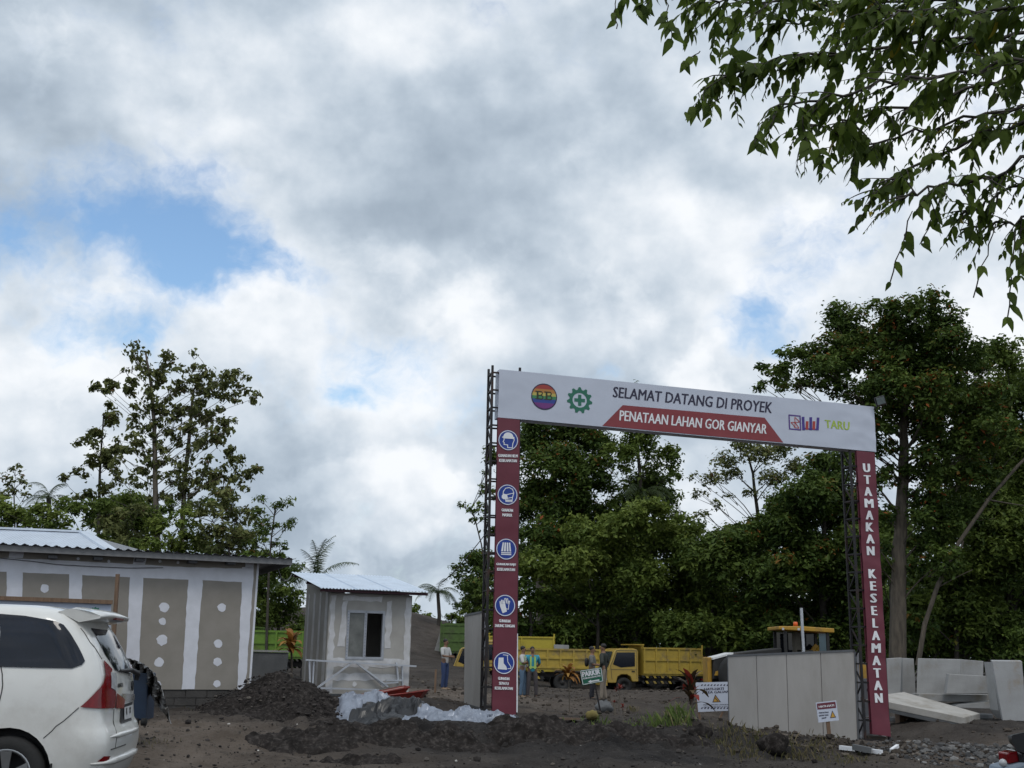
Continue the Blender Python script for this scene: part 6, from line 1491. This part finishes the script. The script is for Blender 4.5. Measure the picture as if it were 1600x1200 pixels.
m = MB(); m.prism([P(*x) for x in ((1091, 1112.5), (1152, 1110), (1151, 1065), (1087, 1066.5))], (0, .02, 0)); m.build('board', VINYL, so)
for yy in (1070.5, 1106.5):
    for i in range(11): m = MB(); x = 1095 + i * 5; poly2d(m, lambda u, v: P(u, v, .004), [(x, yy + 1.2), (x + 2.2, yy + 1.2), (x + 3.6, yy - 1.2), (x + 1.4, yy - 1.2)]); m.build('hazard_dash', NAVY, so)
m = MB(); put_text(m, 'HATI-HATI', [P(1100, 1079, .004), P(1131, 1078, .004), P(1131, 1074, .004), P(1100, 1075, .004)], .03); m.build('lettering', NAVY, so)
m = MB(); put_text(m, 'AREA GALIAN', [P(1097, 1084, .004), P(1140, 1082.5, .004), P(1140, 1078.8, .004), P(1097, 1080.2, .004)], .03); m.build('lettering', NAVY, so)
m = MB(); poly2d(m, lambda u, v: P(u, v, .004), [(1113, 1097.5), (1126.5, 1097), (1117.5, 1085)]); m.build('triangle_border', NAVY, so)
m = MB(); poly2d(m, lambda u, v: P(u, v, .007), [(1114.8, 1096.4), (1124.4, 1096), (1117.8, 1087.5)]); m.build('triangle', mat('sign_amber', (.62, .35, .05), .5), so)
m = MB(); stroke2d(m, lambda u, v: P(u, v, .010), [(1117, 1090), (1119, 1092.5), (1121.5, 1095)], 1.2); m.build('falling_figure', NAVY, so)
for yy, tx in ((1101, 'PERHATIKAN LANGKAH'), (1104.4, 'AWAS TERPELESET & JATUH')): m = MB(); put_text(m, tx, [P(1099, yy + 1.2, .004), P(1141, yy + .6, .004), P(1141, yy - 1, .004), P(1099, yy - .4, .004)], .03); m.build('lettering', NAVY, so)
for a, b in (((1088, 1095), (1097, 1140)), ((1131, 1108), (1119, 1136))): m = MB(); m.beam(P(*b, -.05), P(*a, -.05), .06, .05); m.build('stake', WOOD, so)
so, P, n = sign('small_warning_sign', 'small white and maroon warning sign on a wooden stake before the gate leaf', [(1279, 1129)], 23.5)
m = MB(); m.prism([P(*x) for x in ((1279, 1129), (1311, 1125.5), (1306.5, 1094.5), (1274.5, 1098))], (0, .02, 0)); m.build('board', VINYL, so)
m = MB(); poly2d(m, lambda u, v: P(u, v, .004), [(1277.4, 1108.8), (1306.5, 1106), (1305.2, 1096.3), (1276.2, 1099.4)]); m.build('header', MAROON, so)
m = MB(); put_text(m, 'HATI-HATI', [P(1279.5, 1106, .008), P(1303.5, 1103.6, .008), P(1303, 1100.3, .008), P(1279, 1102.8, .008)], .03); m.build('lettering', INKW, so)
for i, tx in enumerate(('PERHATIAN', 'GALIAN YANG', 'DALAM')):
    y = 1113.5 + i * 4.2; w_ = 15 if i < 2 else 7; x = 1279.5 + (0 if i < 2 else 4.5); m = MB(); put_text(m, tx, [P(x, y + 1.6, .004), P(x + w_, y + .3, .004), P(x + w_, y - 1.9, .004), P(x, y - .6, .004)], .03); m.build('lettering', NAVY, so)
m = MB(); poly2d(m, lambda u, v: P(u, v, .004), [(1297, 1122), (1306.5, 1121), (1300.4, 1110)]); m.build('triangle_border', NAVY, so)
m = MB(); poly2d(m, lambda u, v: P(u, v, .007), [(1298.4, 1121), (1305, 1120.3), (1300.8, 1112.3)]); m.build('triangle', MATS['sign_amber'], so)
m = MB(); m.beam(P(1298.5, 1180, -.04), P(1291, 1100, -.04), .07, .05); m.build('stake', WOOD, so)
# mirrored banner on a wooden frame before the office
fb = thing('framed_banner', 'white banner seen from behind on a wooden frame above the white van', 'banner', BP(170, 1090, 1.0))
Q_ = lambda px, py, o=0.0: onplane(px, py, BA + bn * (1.0 + o), bn)
m = MB(); m.prism([Q_(-160, 1010), Q_(172, 1010), Q_(174, 943), Q_(-160, 932)], bbk * .01); m.build('cloth', mat('banner_back', (.42, .47, .58), .6, var=.06, bump=.1, bscale=4), fb)
m = MB(); m.beam(Q_(-170, 928, .03), Q_(176, 941, .03), .05, .07); m.build('top_rail', WOOD, fb)
m = MB(); m.beam(Q_(171, 1100, -.03), Q_(184, 897, -.03), .06, .06); m.build('pole', WOOD, fb); m = MB(); m.beam(Q_(-160, 1100, -.03), Q_(-155, 900, -.03), .06, .06); m.build('pole', WOOD, fb)
c_ = Q_(148.5, 957, .012); m = MB(); gear2d(m, lambda u, v: c_ + bdir * u + UPZ * v, .10); m.build('gear_emblem', GREEN, fb)
m = MB(); put_text(m, 'SELAMAT DATANG', [Q_(10, 957, .012), Q_(122, 959, .012), Q_(122, 951.5, .012), Q_(10, 949, .012)], .02, mirror=True); m.build('lettering', NAVY, fb)

# ------------------------------------------------------------------ precast concrete units at the right
def slab(name, label, top, drop, mt=CONC, parts=None, cat='concrete unit'):
    """top: four (px, py, Y) corners; drop: thickness down"""
    P4 = [W(*t) for t in top]; o = MB(); o.prism([p - UPZ * drop for p in P4], UPZ * drop); r_ = o.build(name, mt, None, loc=P4[0] - UPZ * drop, bevel=.015); tag(r_, label, cat); return r_
def wallp(name, label, poly, Y, depth, mt=CONC, skew=(0, 1, 0), cat='concrete unit'):
    P_ = [W(x, y, Y) for x, y in poly]; o = MB(); o.prism(P_, Vector(skew) * depth); r_ = o.build(name, mt, None, loc=P_[0], bevel=.012); tag(r_, label, cat); return r_
def lunit(name, label, poly, foot_poly, Y, depth, fd):
    root = thing(name, label, 'concrete unit', W(poly[0][0], poly[0][1], Y)); m = MB(); m.prism([W(x, y, Y) for x, y in poly], (.1, depth, 0)); m.build('stem', CONC, root, bevel=.012)
    m = MB(); m.prism([W(x, y, Y - fd) for x, y in foot_poly], (0, fd + depth, 0)); m.build('base_slab', CONC, root, bevel=.012); return root
lunit('retaining_unit', 'precast L-shaped unit standing right behind the maroon post', [(1384, 1086), (1407, 1084), (1409, 1027.5), (1386, 1029)], [(1384, 1093), (1410, 1091), (1410, 1085), (1384, 1087)], 31.5, .5, .3)
wallp('retaining_unit', 'precast concrete side wall in shade next to the standing L-unit', [(1410, 1083), (1431, 1086), (1428, 1029), (1410, 1028)], 32.0, .25)
lunit('retaining_unit', 'tall flat precast unit in the middle of the concrete stack', [(1432, 1084), (1500, 1086), (1500, 1030), (1434, 1028.5)], [(1436, 1096), (1556, 1097), (1557, 1086), (1436, 1084)], 31.0, .22, .35)
wallp('retaining_unit', 'shaded precast unit at the back of the concrete stack', [(1497, 1078), (1536, 1078), (1537, 1033), (1500, 1030)], 32.2, .5)
wallp('concrete_block', 'low pale concrete block on top of the base slab', [(1479, 1084), (1550, 1084), (1552, 1058), (1546, 1056.5), (1483, 1053)], 30.2, .35, skew=(.15, 1, 0))
wallp('concrete_slab', 'grey slab propped under the concrete stack', [(1490, 1106), (1566, 1108), (1566, 1096), (1556, 1095), (1498, 1101)], 30.3, .8)
wallp('concrete_slab', 'leaning pale precast slab with rust stain at the right edge', [(1567, 1126), (1604, 1127), (1597, 1033), (1550, 1032.5)], 28.6, .22, mat('stained_concrete', (.37, .375, .38), .85, c2=(.30, .30, .30), scale=1.2, bump=.2, bscale=30, dirt=(.27, .20, .12), dscale=.7), (.25, 1, .1))
wallp('concrete_slab', 'narrow upright precast edge beside the leaning slab', [(1560, 1110), (1570, 1124), (1558, 1060), (1550, 1034)], 28.9, .5)
f_ = thing('retaining_unit', 'long precast slab lying on the soil with one end raised behind the maroon post', 'concrete unit', W(1450, 1124, 28.6))
T4 = [W(1352, 1089, 29.4), W(1506, 1121, 28.2), W(1531, 1114.5, 29.4), W(1412, 1081, 31.0)]
m = MB(); m.prism([p - UPZ * .17 for p in T4], UPZ * .17); m.build('slab', mat('pale_concrete', (.45, .43, .40), .85, c2=(.36, .345, .32), scale=2, bump=.2, bscale=30, dirt=(.28, .25, .21)), f_, bevel=.012)
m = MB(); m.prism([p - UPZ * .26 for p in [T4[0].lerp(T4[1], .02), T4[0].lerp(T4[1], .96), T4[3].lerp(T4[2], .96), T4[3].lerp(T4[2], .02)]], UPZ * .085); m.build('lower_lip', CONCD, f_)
for a in (.25, .8): m = MB(); c = T4[0].lerp(T4[1], a).lerp(T4[3].lerp(T4[2], a), .5); z = gz(c.x, c.y); m.box((c.x, c.y, (z + c.z - .26) / 2 - .05), (.5, .35, max(.05, c.z - .26 - z + .1))); m.build('bearer', WOOD, f_)
for i, (x, y) in enumerate(((1400, 1128), (1440, 1126), (1540, 1124))):
    p = ground_at(x, y); m = MB(); m.box(p + UPZ * .06, (.3, .25, .14), Matrix.Rotation(i * 1.1, 3, 'Z')); tag(m.build('rubble_lump', CONCD, None, loc=p, bevel=.03), ('dark rubble lump just right of the maroon post foot', 'rubble lump below the middle of the long slab', 'rubble lump beside the leaning slab foot')[i], 'rubble')
wallp('concrete_unit', 'leaning grey precast unit on the embankment beside the green truck', [(676, 1026), (689, 983), (701, 980), (709, 988), (704, 1010), (694, 1038), (680, 1036)], 64, 1.4)
wallp('concrete_slab', 'flat grey slab showing above the low yellow truck box', [(866, 1016), (889, 1016), (889, 1008), (866, 1007)], 58, .8)

# ------------------------------------------------------------------ soil pile, tarpaulin, trays
def heap(name, label, c, rx, ry, h, seed, nu=90, nv=70, rough=.14, cat='soil pile', mt=None, skew=0.0):
    xs = np.linspace(-1.25, 1.25, nu); ys = np.linspace(-1.25, 1.25, nv); X, Y_ = np.meshgrid(xs, ys); r_ = np.hypot(X, Y_)
    prof = np.clip(1 - r_, 0, 1) ** .9 * (1 + .45 * fbm(X * 2.2 + seed, Y_ * 2.2, 3, seed)); wx = c.x + X * rx; wy = c.y + Y_ * ry
    Z = terrain(wx, wy) - .05 + h * prof + (np.clip(1.15 - r_, 0, .3) / .3) * rough * (fbm(wx * 3.2, wy * 3.2, 4, seed + 5) + .8 * np.abs(fbm(wx * 8, wy * 8, 2, seed + 9)))
    base = Vector((c.x, c.y, gz(c.x, c.y))); i = np.arange(nu * nv).reshape(nv, nu); Fq = np.stack([i[:-1, :-1].ravel(), i[:-1, 1:].ravel(), i[1:, 1:].ravel(), i[1:, :-1].ravel()], 1)
    me = fast_mesh(name, np.stack([wx.ravel() - base.x, wy.ravel() - base.y, Z.ravel() - base.z], 1), Fq, mt or HEAP, True); o = link_mesh(name, me, None, base); return tag(o, label, cat)
HEAP = mat('loose_black_soil', (.014, .012, .011), .95, c2=(.036, .031, .029), scale=7, bump=1.0, bscale=22, dirt=(.075, .066, .06), dscale=14, spec=.1)
pc = W(438, 1100, 21.6)
heap('soil_pile', 'pile of loose black soil before the guard booth', Vector((pc.x, pc.y, 0)), 1.65, 1.3, .80, 4)
pc = W(395, 1115, 20.6); heap('soil_pile', 'low left shoulder of black soil in front of the office plinth', Vector((pc.x, pc.y, 0)), 1.0, .7, .22, 14)
for i, (x, y, Y, rx, ry, h, lb) in enumerate(((470, 1178, 16.6, .9, .5, .20, 'low black soil mound nearest the white van side of the foreground'), (600, 1168, 17.2, 1.2, .6, .17, 'black soil mound in the foreground below the guard booth'), (720, 1172, 17.0, .9, .5, .10, 'black soil mound in the foreground below the tarpaulin'), (850, 1168, 17.6, 1.1, .6, .20, 'black soil mound in the foreground right of the left post'), (1010, 1165, 18.0, 1.2, .7, .22, 'black soil mound in the foreground before the grass'), (560, 1192, 15.6, .8, .35, .12, 'flat black soil mound at the very bottom of the photo'))):
    pc = W(x, y, Y); heap('soil_mound', lb, Vector((pc.x, pc.y, 0)), rx, ry, h, 40 + i * 7, 70, 50, .17)
pc = W(905, 1118, 24); heap('soil_pile', 'flat heap of dark soil at the foot of the left post', Vector((pc.x - .6, pc.y, 0)), 1.0, .6, .15, 24)
TARP = mat('silver_tarp', (.27, .30, .36), .38, .25, c2=(.18, .20, .245), scale=5, bump=.2, bscale=10); TARPB = mat('black_tarp_side', (.015, .015, .017), .35)
def G(px, py): return ground_at(px, py, 17)
def tarp(name, label, path, wid, hs, seed, black):
    """crumpled sheet along a path of points; sharp crests, soft hollows"""
    nu, nv = 170, 34; P_ = [Vector(p) for p in path]; t = np.linspace(0, len(P_) - 1.0001, nu); i0 = t.astype(int); f = t - i0
    cx = np.array([P_[i].x * (1 - g) + P_[i + 1].x * g for i, g in zip(i0, f)]); cy = np.array([P_[i].y * (1 - g) + P_[i + 1].y * g for i, g in zip(i0, f)])
    h = np.interp(t, range(len(hs)), hs); U_, Vv = np.meshgrid(np.linspace(0, 1, nu), np.linspace(-1, 1, nv))
    wv = wid * (1 + .5 * fbm(U_ * 9, Vv * .3 + seed, 3, seed)); wx = cx[None] + .12 * fbm(U_ * 12, Vv * 2, 2, seed + 2); wy = cy[None] + Vv * wv
    rid = lambda q, sd: (.30 - np.abs(fbm(wx * q + .4 * wy * q, wy * q - .3 * wx * q, 2, sd)) * 1.5)
    env = np.clip(1 - np.abs(Vv) ** 1.25, 0, 1) * np.clip(U_ / .05, 0, 1) * np.clip((1 - U_) / .08, 0, 1)
    Z = terrain(wx, wy) + .025 + env * h[None] * (.75 + .7 * fbm(U_ * 8, Vv, 2, seed + 7)) + (.10 + env) * (.30 * rid(1.5, seed + 11) + .17 * rid(3.3, seed + 12) + .06 * rid(8, seed + 13))
    wx = wx + .10 * fbm(wx * 5, wy * 5, 2, seed + 20); wy = wy + .10 * fbm(wx * 5, wy * 5, 2, seed + 30)
    i = np.arange(nu * nv).reshape(nv, nu); Fq = np.stack([i[:-1, :-1].ravel(), i[:-1, 1:].ravel(), i[1:, 1:].ravel(), i[1:, :-1].ravel()], 1)
    um = U_[:-1, :-1].ravel(); vm = Vv[:-1, :-1].ravel(); nz = vnoise(um * 11 + seed, vm * 1.4, seed + 40); bl = (nz < np.interp(um, [0, .12, .2, .42, .55, 1], black) + .12 * (vm < .2)).astype(np.int32)
    base = Vector((float(cx.mean()), float(cy.mean()), gz(cx.mean(), cy.mean())))
    o = link_mesh(name, fast_mesh(name, np.stack([wx.ravel() - base.x, wy.ravel() - base.y, Z.ravel() - base.z], 1), Fq, [TARP, TARPB], False, None, bl), None, base)
    md = o.modifiers.new('s', 'SOLIDIFY'); md.thickness = .008; return tag(o, label, 'tarpaulin')
tarp('tarpaulin', 'long crumpled silver tarpaulin with black folds between the soil pile and the left post', [W(516, 1118, 21.9), W(580, 1122, 21.7), W(660, 1128, 21.3), W(730, 1132, 20.9), W(808, 1148, 20.0)], .95, [.34, .46, .40, .30, .10], 3, [.25, .25, .45, .40, .15, .06])
RED = mat('tray_red', (.22, .022, .016), .4, var=.25, dirt=(.10, .03, .02), dscale=3)
def tray(label, c, rz, tilt):
    root = thing('barrow_tray', label, 'tray', c, 'red barrow trays'); R = Matrix.Rotation(rz, 3, 'Z') @ Matrix.Rotation(tilt, 3, 'Y')
    lo = [(-.34, -.22, 0), (.34, -.22, 0), (.34, .22, 0), (-.34, .22, 0)]; hi = [(-.46, -.30, .13), (.46, -.30, .13), (.46, .30, .13), (-.46, .30, .13)]
    P_ = [c + R @ Vector(p) for p in lo + hi]; m = MB(); m.add(P_, [(0, 1, 2, 3), (0, 1, 5, 4), (1, 2, 6, 5), (2, 3, 7, 6), (3, 0, 4, 7)]); o = m.build('pan', RED, root); md = o.modifiers.new('s', 'SOLIDIFY'); md.thickness = .015
    m = MB(); m.tube(P_[4:] + [P_[4]], .018, 6); m.build('rim', RED, root)
tray('red metal barrow tray leaning by the booth foot', W(603, 1090, 23.4), .25, -.20)
tray('second red barrow tray nearer the left post', W(632, 1094, 23.2), -.1, -.14)

# ------------------------------------------------------------------ ornamental plants
CORD = {'orange': leafmat('cordyline_orange', (.16, .07, .02), (.42, .20, .05), (.46, .30, .09), .25), 'red': leafmat('cordyline_red', (.12, .018, .014), (.30, .045, .03), None, .25), 'dark': leafmat('cordyline_dark', (.035, .022, .016), (.085, .06, .03), (.22, .16, .10), .2)}
def cordyline(name, label, base, crown, spread, n, mt, seed, up=.5, stemr=.015, top=None):
    rr = random.Random(seed); root = thing(name, label, 'plant', base); m = MB(); m.tube([base - UPZ * .05, base.lerp(crown, .5) + Vector((.01, 0, 0)), crown], [stemr, stemr * .9, stemr * .8], 6, False); m.build('stem', BARK, root)
    for i in range(n):
        az = i * 2.4 + rr.uniform(-.3, .3); e = rr.uniform(up - .7, up + .7); L = spread * rr.uniform(.75, 1.15); p = crown + UPZ * (rr.uniform(-.4, .15) * spread); V = []; k = 5; sd_ = Vector((-math.sin(az), math.cos(az), 0))
        for j in range(k + 1):
            t = j / k; w = L * .115 * math.sin(math.pi * min(.97, t * .85 + .12)) + .004; d = Vector((math.cos(az) * math.cos(e), math.sin(az) * math.cos(e), math.sin(e)))
            V += [p - sd_ * w + UPZ * w * .5, p + sd_ * w + UPZ * w * .5]; p = p + d * (L / k); e -= .26
        o = ACC[root]; tq = rr.random() * .9; mt2 = top if (top and i < n * .3) else mt
        me = fast_mesh('leaf', np.array([tuple(v - o) for v in V]), np.array([(2 * j, 2 * j + 1, 2 * j + 3, 2 * j + 2) for j in range(k)]), CORD[mt2], True, {'tint': np.full(len(V), tq)}); link_mesh('leaf', me, root)
cordyline('cordyline', 'orange-leaved cordyline on a thin stem left of the parking sign', W(890, 1130, 27.5), W(888, 1052, 27.5), .40, 26, 'orange', 1, .55)
cordyline('cordyline', 'large dark red cordyline in front of the excavation warning sign', W(1082, 1140, 24.5), W(1080, 1085, 24.5), .62, 26, 'dark', 2, 1.0, .03, 'red')
cordyline('cordyline', 'short red cordyline right of the parking sign', W(967, 1108, 28), W(968, 1076, 28), .16, 10, 'red', 3, .9)
cordyline('cordyline', 'tiny red cordyline sprout in the grass', W(973, 1125, 27.5), W(973, 1106, 27.5), .12, 8, 'red', 4, .9)
cordyline('cordyline', 'reddish bare cordyline stem with few leaves in the grass', W(960, 1125, 27), W(960, 1098, 27), .10, 5, 'red', 6, 1.1, .03)
cordyline('cordyline', 'orange and yellow cordyline beside the guard booth wall', W(456, 1072, 28.5), W(455, 1008, 28.5), .5, 38, 'orange', 5, .9, .03, 'orange')
def grass(name, label, spots, seed, mt):
    rr = np.random.default_rng(seed); V = []; Fc = []; T_ = []
    for px, py, n, r_, h in spots:
        c = ground_at(px, py, 15)
        for _ in range(n):
            x, y = c.x + rr.normal() * r_, c.y + rr.normal() * r_; z = gz(x, y) - .02; az = rr.uniform(0, 6.28); hh = h * rr.uniform(.4, 1.2); ln = rr.uniform(.1, .7) * hh; dx, dy = math.cos(az), math.sin(az); w = .005
            b = len(V); V += [(x - dy * w, y + dx * w, z), (x + dy * w, y - dx * w, z), (x + dx * ln * .4 + dy * w * .6, y + dy * ln * .4 - dx * w * .6, z + hh * .65), (x + dx * ln, y + dy * ln, z + hh)]; Fc += [(b, b + 1, b + 2), (b, b + 2, b + 3)]; T_ += [rr.uniform(0, 1)] * 4
    o = link_mesh(name, fast_mesh(name, np.array(V), np.array(Fc), mt, False, {'tint': np.array(T_)})); return tag(o, label, 'grass', None, 'stuff')
GRS = leafmat('grass_green', (.06, .10, .02), (.16, .22, .06), (.26, .22, .11), .3); DRYG = leafmat('grass_dry', (.07, .075, .025), (.17, .14, .07), (.25, .20, .12), .3)
grass('grass', 'green grass tufts growing between the parking sign and the dark cordyline', [(945, 1136, 110, .30, .17), (965, 1138, 80, .22, .15), (985, 1134, 50, .2, .12), (1042, 1134, 150, .20, .26), (1056, 1133, 80, .14, .24), (1000, 1128, 40, .15, .12)], 1, GRS)
grass('dry_grass', 'dry grass and roots sticking out of the soil bank at the right', [(1150, 1165, 140, .3, .14), (1185, 1160, 200, .25, .16), (1225, 1175, 150, .3, .14), (1260, 1180, 160, .3, .12), (1330, 1188, 120, .25, .10), (1130, 1150, 90, .2, .16), (1290, 1165, 80, .2, .12), (1165, 1185, 90, .2, .12), (310, 1110, 100, .2, .10), (990, 1112, 60, .1, .16), (238, 1160, 40, .12, .08)], 2, DRYG)

# ------------------------------------------------------------------ stones, clods and litter
PH = (1 + 5 ** .5) / 2
ICO = unit(np.array([(-1, PH, 0), (1, PH, 0), (-1, -PH, 0), (1, -PH, 0), (0, -1, PH), (0, 1, PH), (0, -1, -PH), (0, 1, -PH), (PH, 0, -1), (PH, 0, 1), (-PH, 0, -1), (-PH, 0, 1)], dtype=float))
ICF = np.array([(0, 11, 5), (0, 5, 1), (0, 1, 7), (0, 7, 10), (0, 10, 11), (1, 5, 9), (5, 11, 4), (11, 10, 2), (10, 7, 6), (7, 1, 8), (3, 9, 4), (3, 4, 2), (3, 2, 6), (3, 6, 8), (3, 8, 9), (4, 9, 5), (2, 4, 11), (6, 2, 10), (8, 6, 7), (9, 8, 1)])
def pebbles(name, label, X, Y_, S, mt, seed, sink=.25, extra=None):
    rr = np.random.default_rng(seed); n = len(X); Z = terrain(X, Y_) + (extra if extra is not None else 0)
    V = ICO[None] * (S[:, None, None] * rr.uniform(.6, 1.3, (n, 1, 3))) * rr.uniform(.72, 1.25, (n, 12, 1)); V[:, :, 2] *= .75
    V += np.stack([X, Y_, Z + S * (.5 - sink)], 1)[:, None]; Fc = (ICF[None] + np.arange(n)[:, None, None] * 12).reshape(-1, 3)
    o = link_mesh(name, fast_mesh(name, V.reshape(-1, 3), Fc, mt, False, {'tint': np.repeat(rr.random(n), 12)})); return tag(o, label, 'stones', None, 'stuff')
STONE = leafmat('grey_stone', (.035, .035, .036), (.12, .117, .115), (.20, .195, .19), .0, .85); CLOD = leafmat('soil_clod', (.016, .014, .014), (.060, .053, .049), (.12, .105, .09), .0, .95); BCLOD = leafmat('brown_clod', (.030, .025, .021), (.085, .070, .057), (.15, .13, .11), .0, .95)
r2 = np.random.default_rng(99)
n = 4200; X = r2.normal(8.2, 1.5, n); Y_ = r2.normal(18.6, 1.25, n); k = (X > 6.0) & (Y_ > 15.5); pebbles('gravel', 'bed of grey gravel in the lower right corner', X[k], Y_[k], r2.gamma(2.2, .011, k.sum()).clip(.008, .075), STONE, 1)
n = 9000; X = r2.uniform(-8, 9, n); Y_ = 13.5 + 12 * r2.random(n) ** 1.3; pebbles('soil_clods', 'small dark soil clods strewn over the foreground', X, Y_, r2.gamma(1.2, .008, n).clip(.004, .055), CLOD, 2)
n = 5000; X = np.concatenate([r2.normal(4.4, 1.3, n // 2), r2.normal(5.8, 1.0, n // 2)]); Y_ = np.concatenate([r2.normal(20.0, .9, n // 2), r2.normal(18.8, .7, n // 2)]); pebbles('bank_clods', 'brown clods and lumps on the soil bank below the gate leaf', X, Y_, r2.gamma(1.3, .011, n).clip(.005, .075), BCLOD, 3)
pcx, pcy = W(438, 1100, 21.6).x, W(438, 1100, 21.6).y
n = 2600; a = r2.uniform(0, 6.28, n); q = np.sqrt(r2.random(n)) * 1.1; X = pcx + 1.65 * q * np.cos(a); Y_ = pcy + 1.3 * q * np.sin(a); pebbles('pile_crumbs', 'crumbs of black soil on the pile before the booth', X, Y_, r2.gamma(1.3, .008, n).clip(.005, .04), CLOD, 4, .0, .80 * np.clip(1 - q, 0, 1) ** .9)
n = 5000; X = r2.uniform(-6, 14, n); Y_ = r2.uniform(25, 48, n); pebbles('site_stones', 'stones and clods scattered over the site yard', X, Y_, r2.gamma(1.3, .016, n).clip(.008, .10), BCLOD, 5)
n = 130; X = r2.uniform(-6, 9, n); Y_ = r2.uniform(14, 32, n); pebbles('litter_scraps', 'small pale scraps of litter on the soil', X, Y_, r2.gamma(2, .007, n).clip(.006, .03), leafmat('litter', (.35, .33, .30), (.6, .58, .55), None, 0, .8), 6)
def rock(label, px, py, r_, mt, Y0=15):
    p = ground_at(px, py, Y0); rr = random.Random(int(px)); m = MB(); m.ball(p + UPZ * r_ * .5, r_, 18, (1.15, .9, .8)); m.v = [tuple(p + (Vector(v) - p) * (1 + .7 * float(fbm(np.array((v[0] - p.x) / r_ * 1.3 + px), np.array((v[2] - p.z) / r_ * 1.3 + (v[1] - p.y) / r_), 3, int(py)))) + Vector((rr.uniform(-.06, .06), rr.uniform(-.06, .06), rr.uniform(-.06, .06))) * r_) for v in m.v]; m.sm = [True] * len(m.sm); tag(m.build('boulder', mt, None, loc=p), label, 'boulder')
rock('round dark clod of earth on the soil bank below the gate leaf', 1208, 1176, .22, HEAP); rock('dark boulder at the feet of the man in the black jacket', 944, 1112, .22, CONCD, 25); rock('second earth lump left on the soil bank', 1095, 1155, .17, HEAP); rock('yellowish sack lying in the grass', 925, 1150, .10, mat('sack', (.20, .16, .05), .9), 20)
def stick(name, label, a, b, w, h, mt, cat): m = MB(); m.beam(a, b, w, h); tag(m.build(name, mt, None, loc=a), label, cat)
stick('plank', 'pale plank lying on the soil right of the left post', G(820, 1130) + UPZ * .04, G(900, 1127) + UPZ * .05, .18, .04, WOOD, 'plank')
stick('plank', 'reddish planks lying before the right yellow truck', W(1010, 1089, 44) + UPZ * .02, W(1070, 1089, 44) + UPZ * .04, .3, .06, WOOD, 'plank')
stick('stake', 'short wooden stake in the soil beside the lone man', W(680, 1077, 37) - UPZ * .1, W(681, 1046, 37), .06, .05, WOOD, 'stake')
stick('pole', 'slanting grey pole standing behind the gate leaf by the loader cab', W(1259, 1085, 33), W(1252, 950, 33), .07, .07, GALV, 'pole')
stick('pipe', 'white plastic pipe on the ground at the foot of the right post', G(1313, 1174) + UPZ * .03, G(1378, 1180) + UPZ * .03, .06, .06, INKW, 'pipe')
stick('concrete_footing', 'small concrete block lying over the white pipe', G(1333, 1176) + UPZ * .08, G(1361, 1180) + UPZ * .05, .16, .08, CONCD, 'concrete block')
stick('pipe', 'short white pipe end right of the right post', G(1393, 1178) + UPZ * .05, G(1403, 1173) + UPZ * .07, .05, .05, INKW, 'pipe')
A = W(690, 910, 60); Bq = W(765, 826, 25.2); m = MB(); m.tube([A.lerp(Bq, t) - UPZ * (.5 * t * (1 - t)) for t in np.linspace(0, 1, 10)], [.03 - .02 * t for t in np.linspace(0, 1, 10)], 5, False); tag(m.build('overhead_cable', MATS['cable_grey'], None), 'thin overhead cable running from the arch truss towards the palm', 'cable')
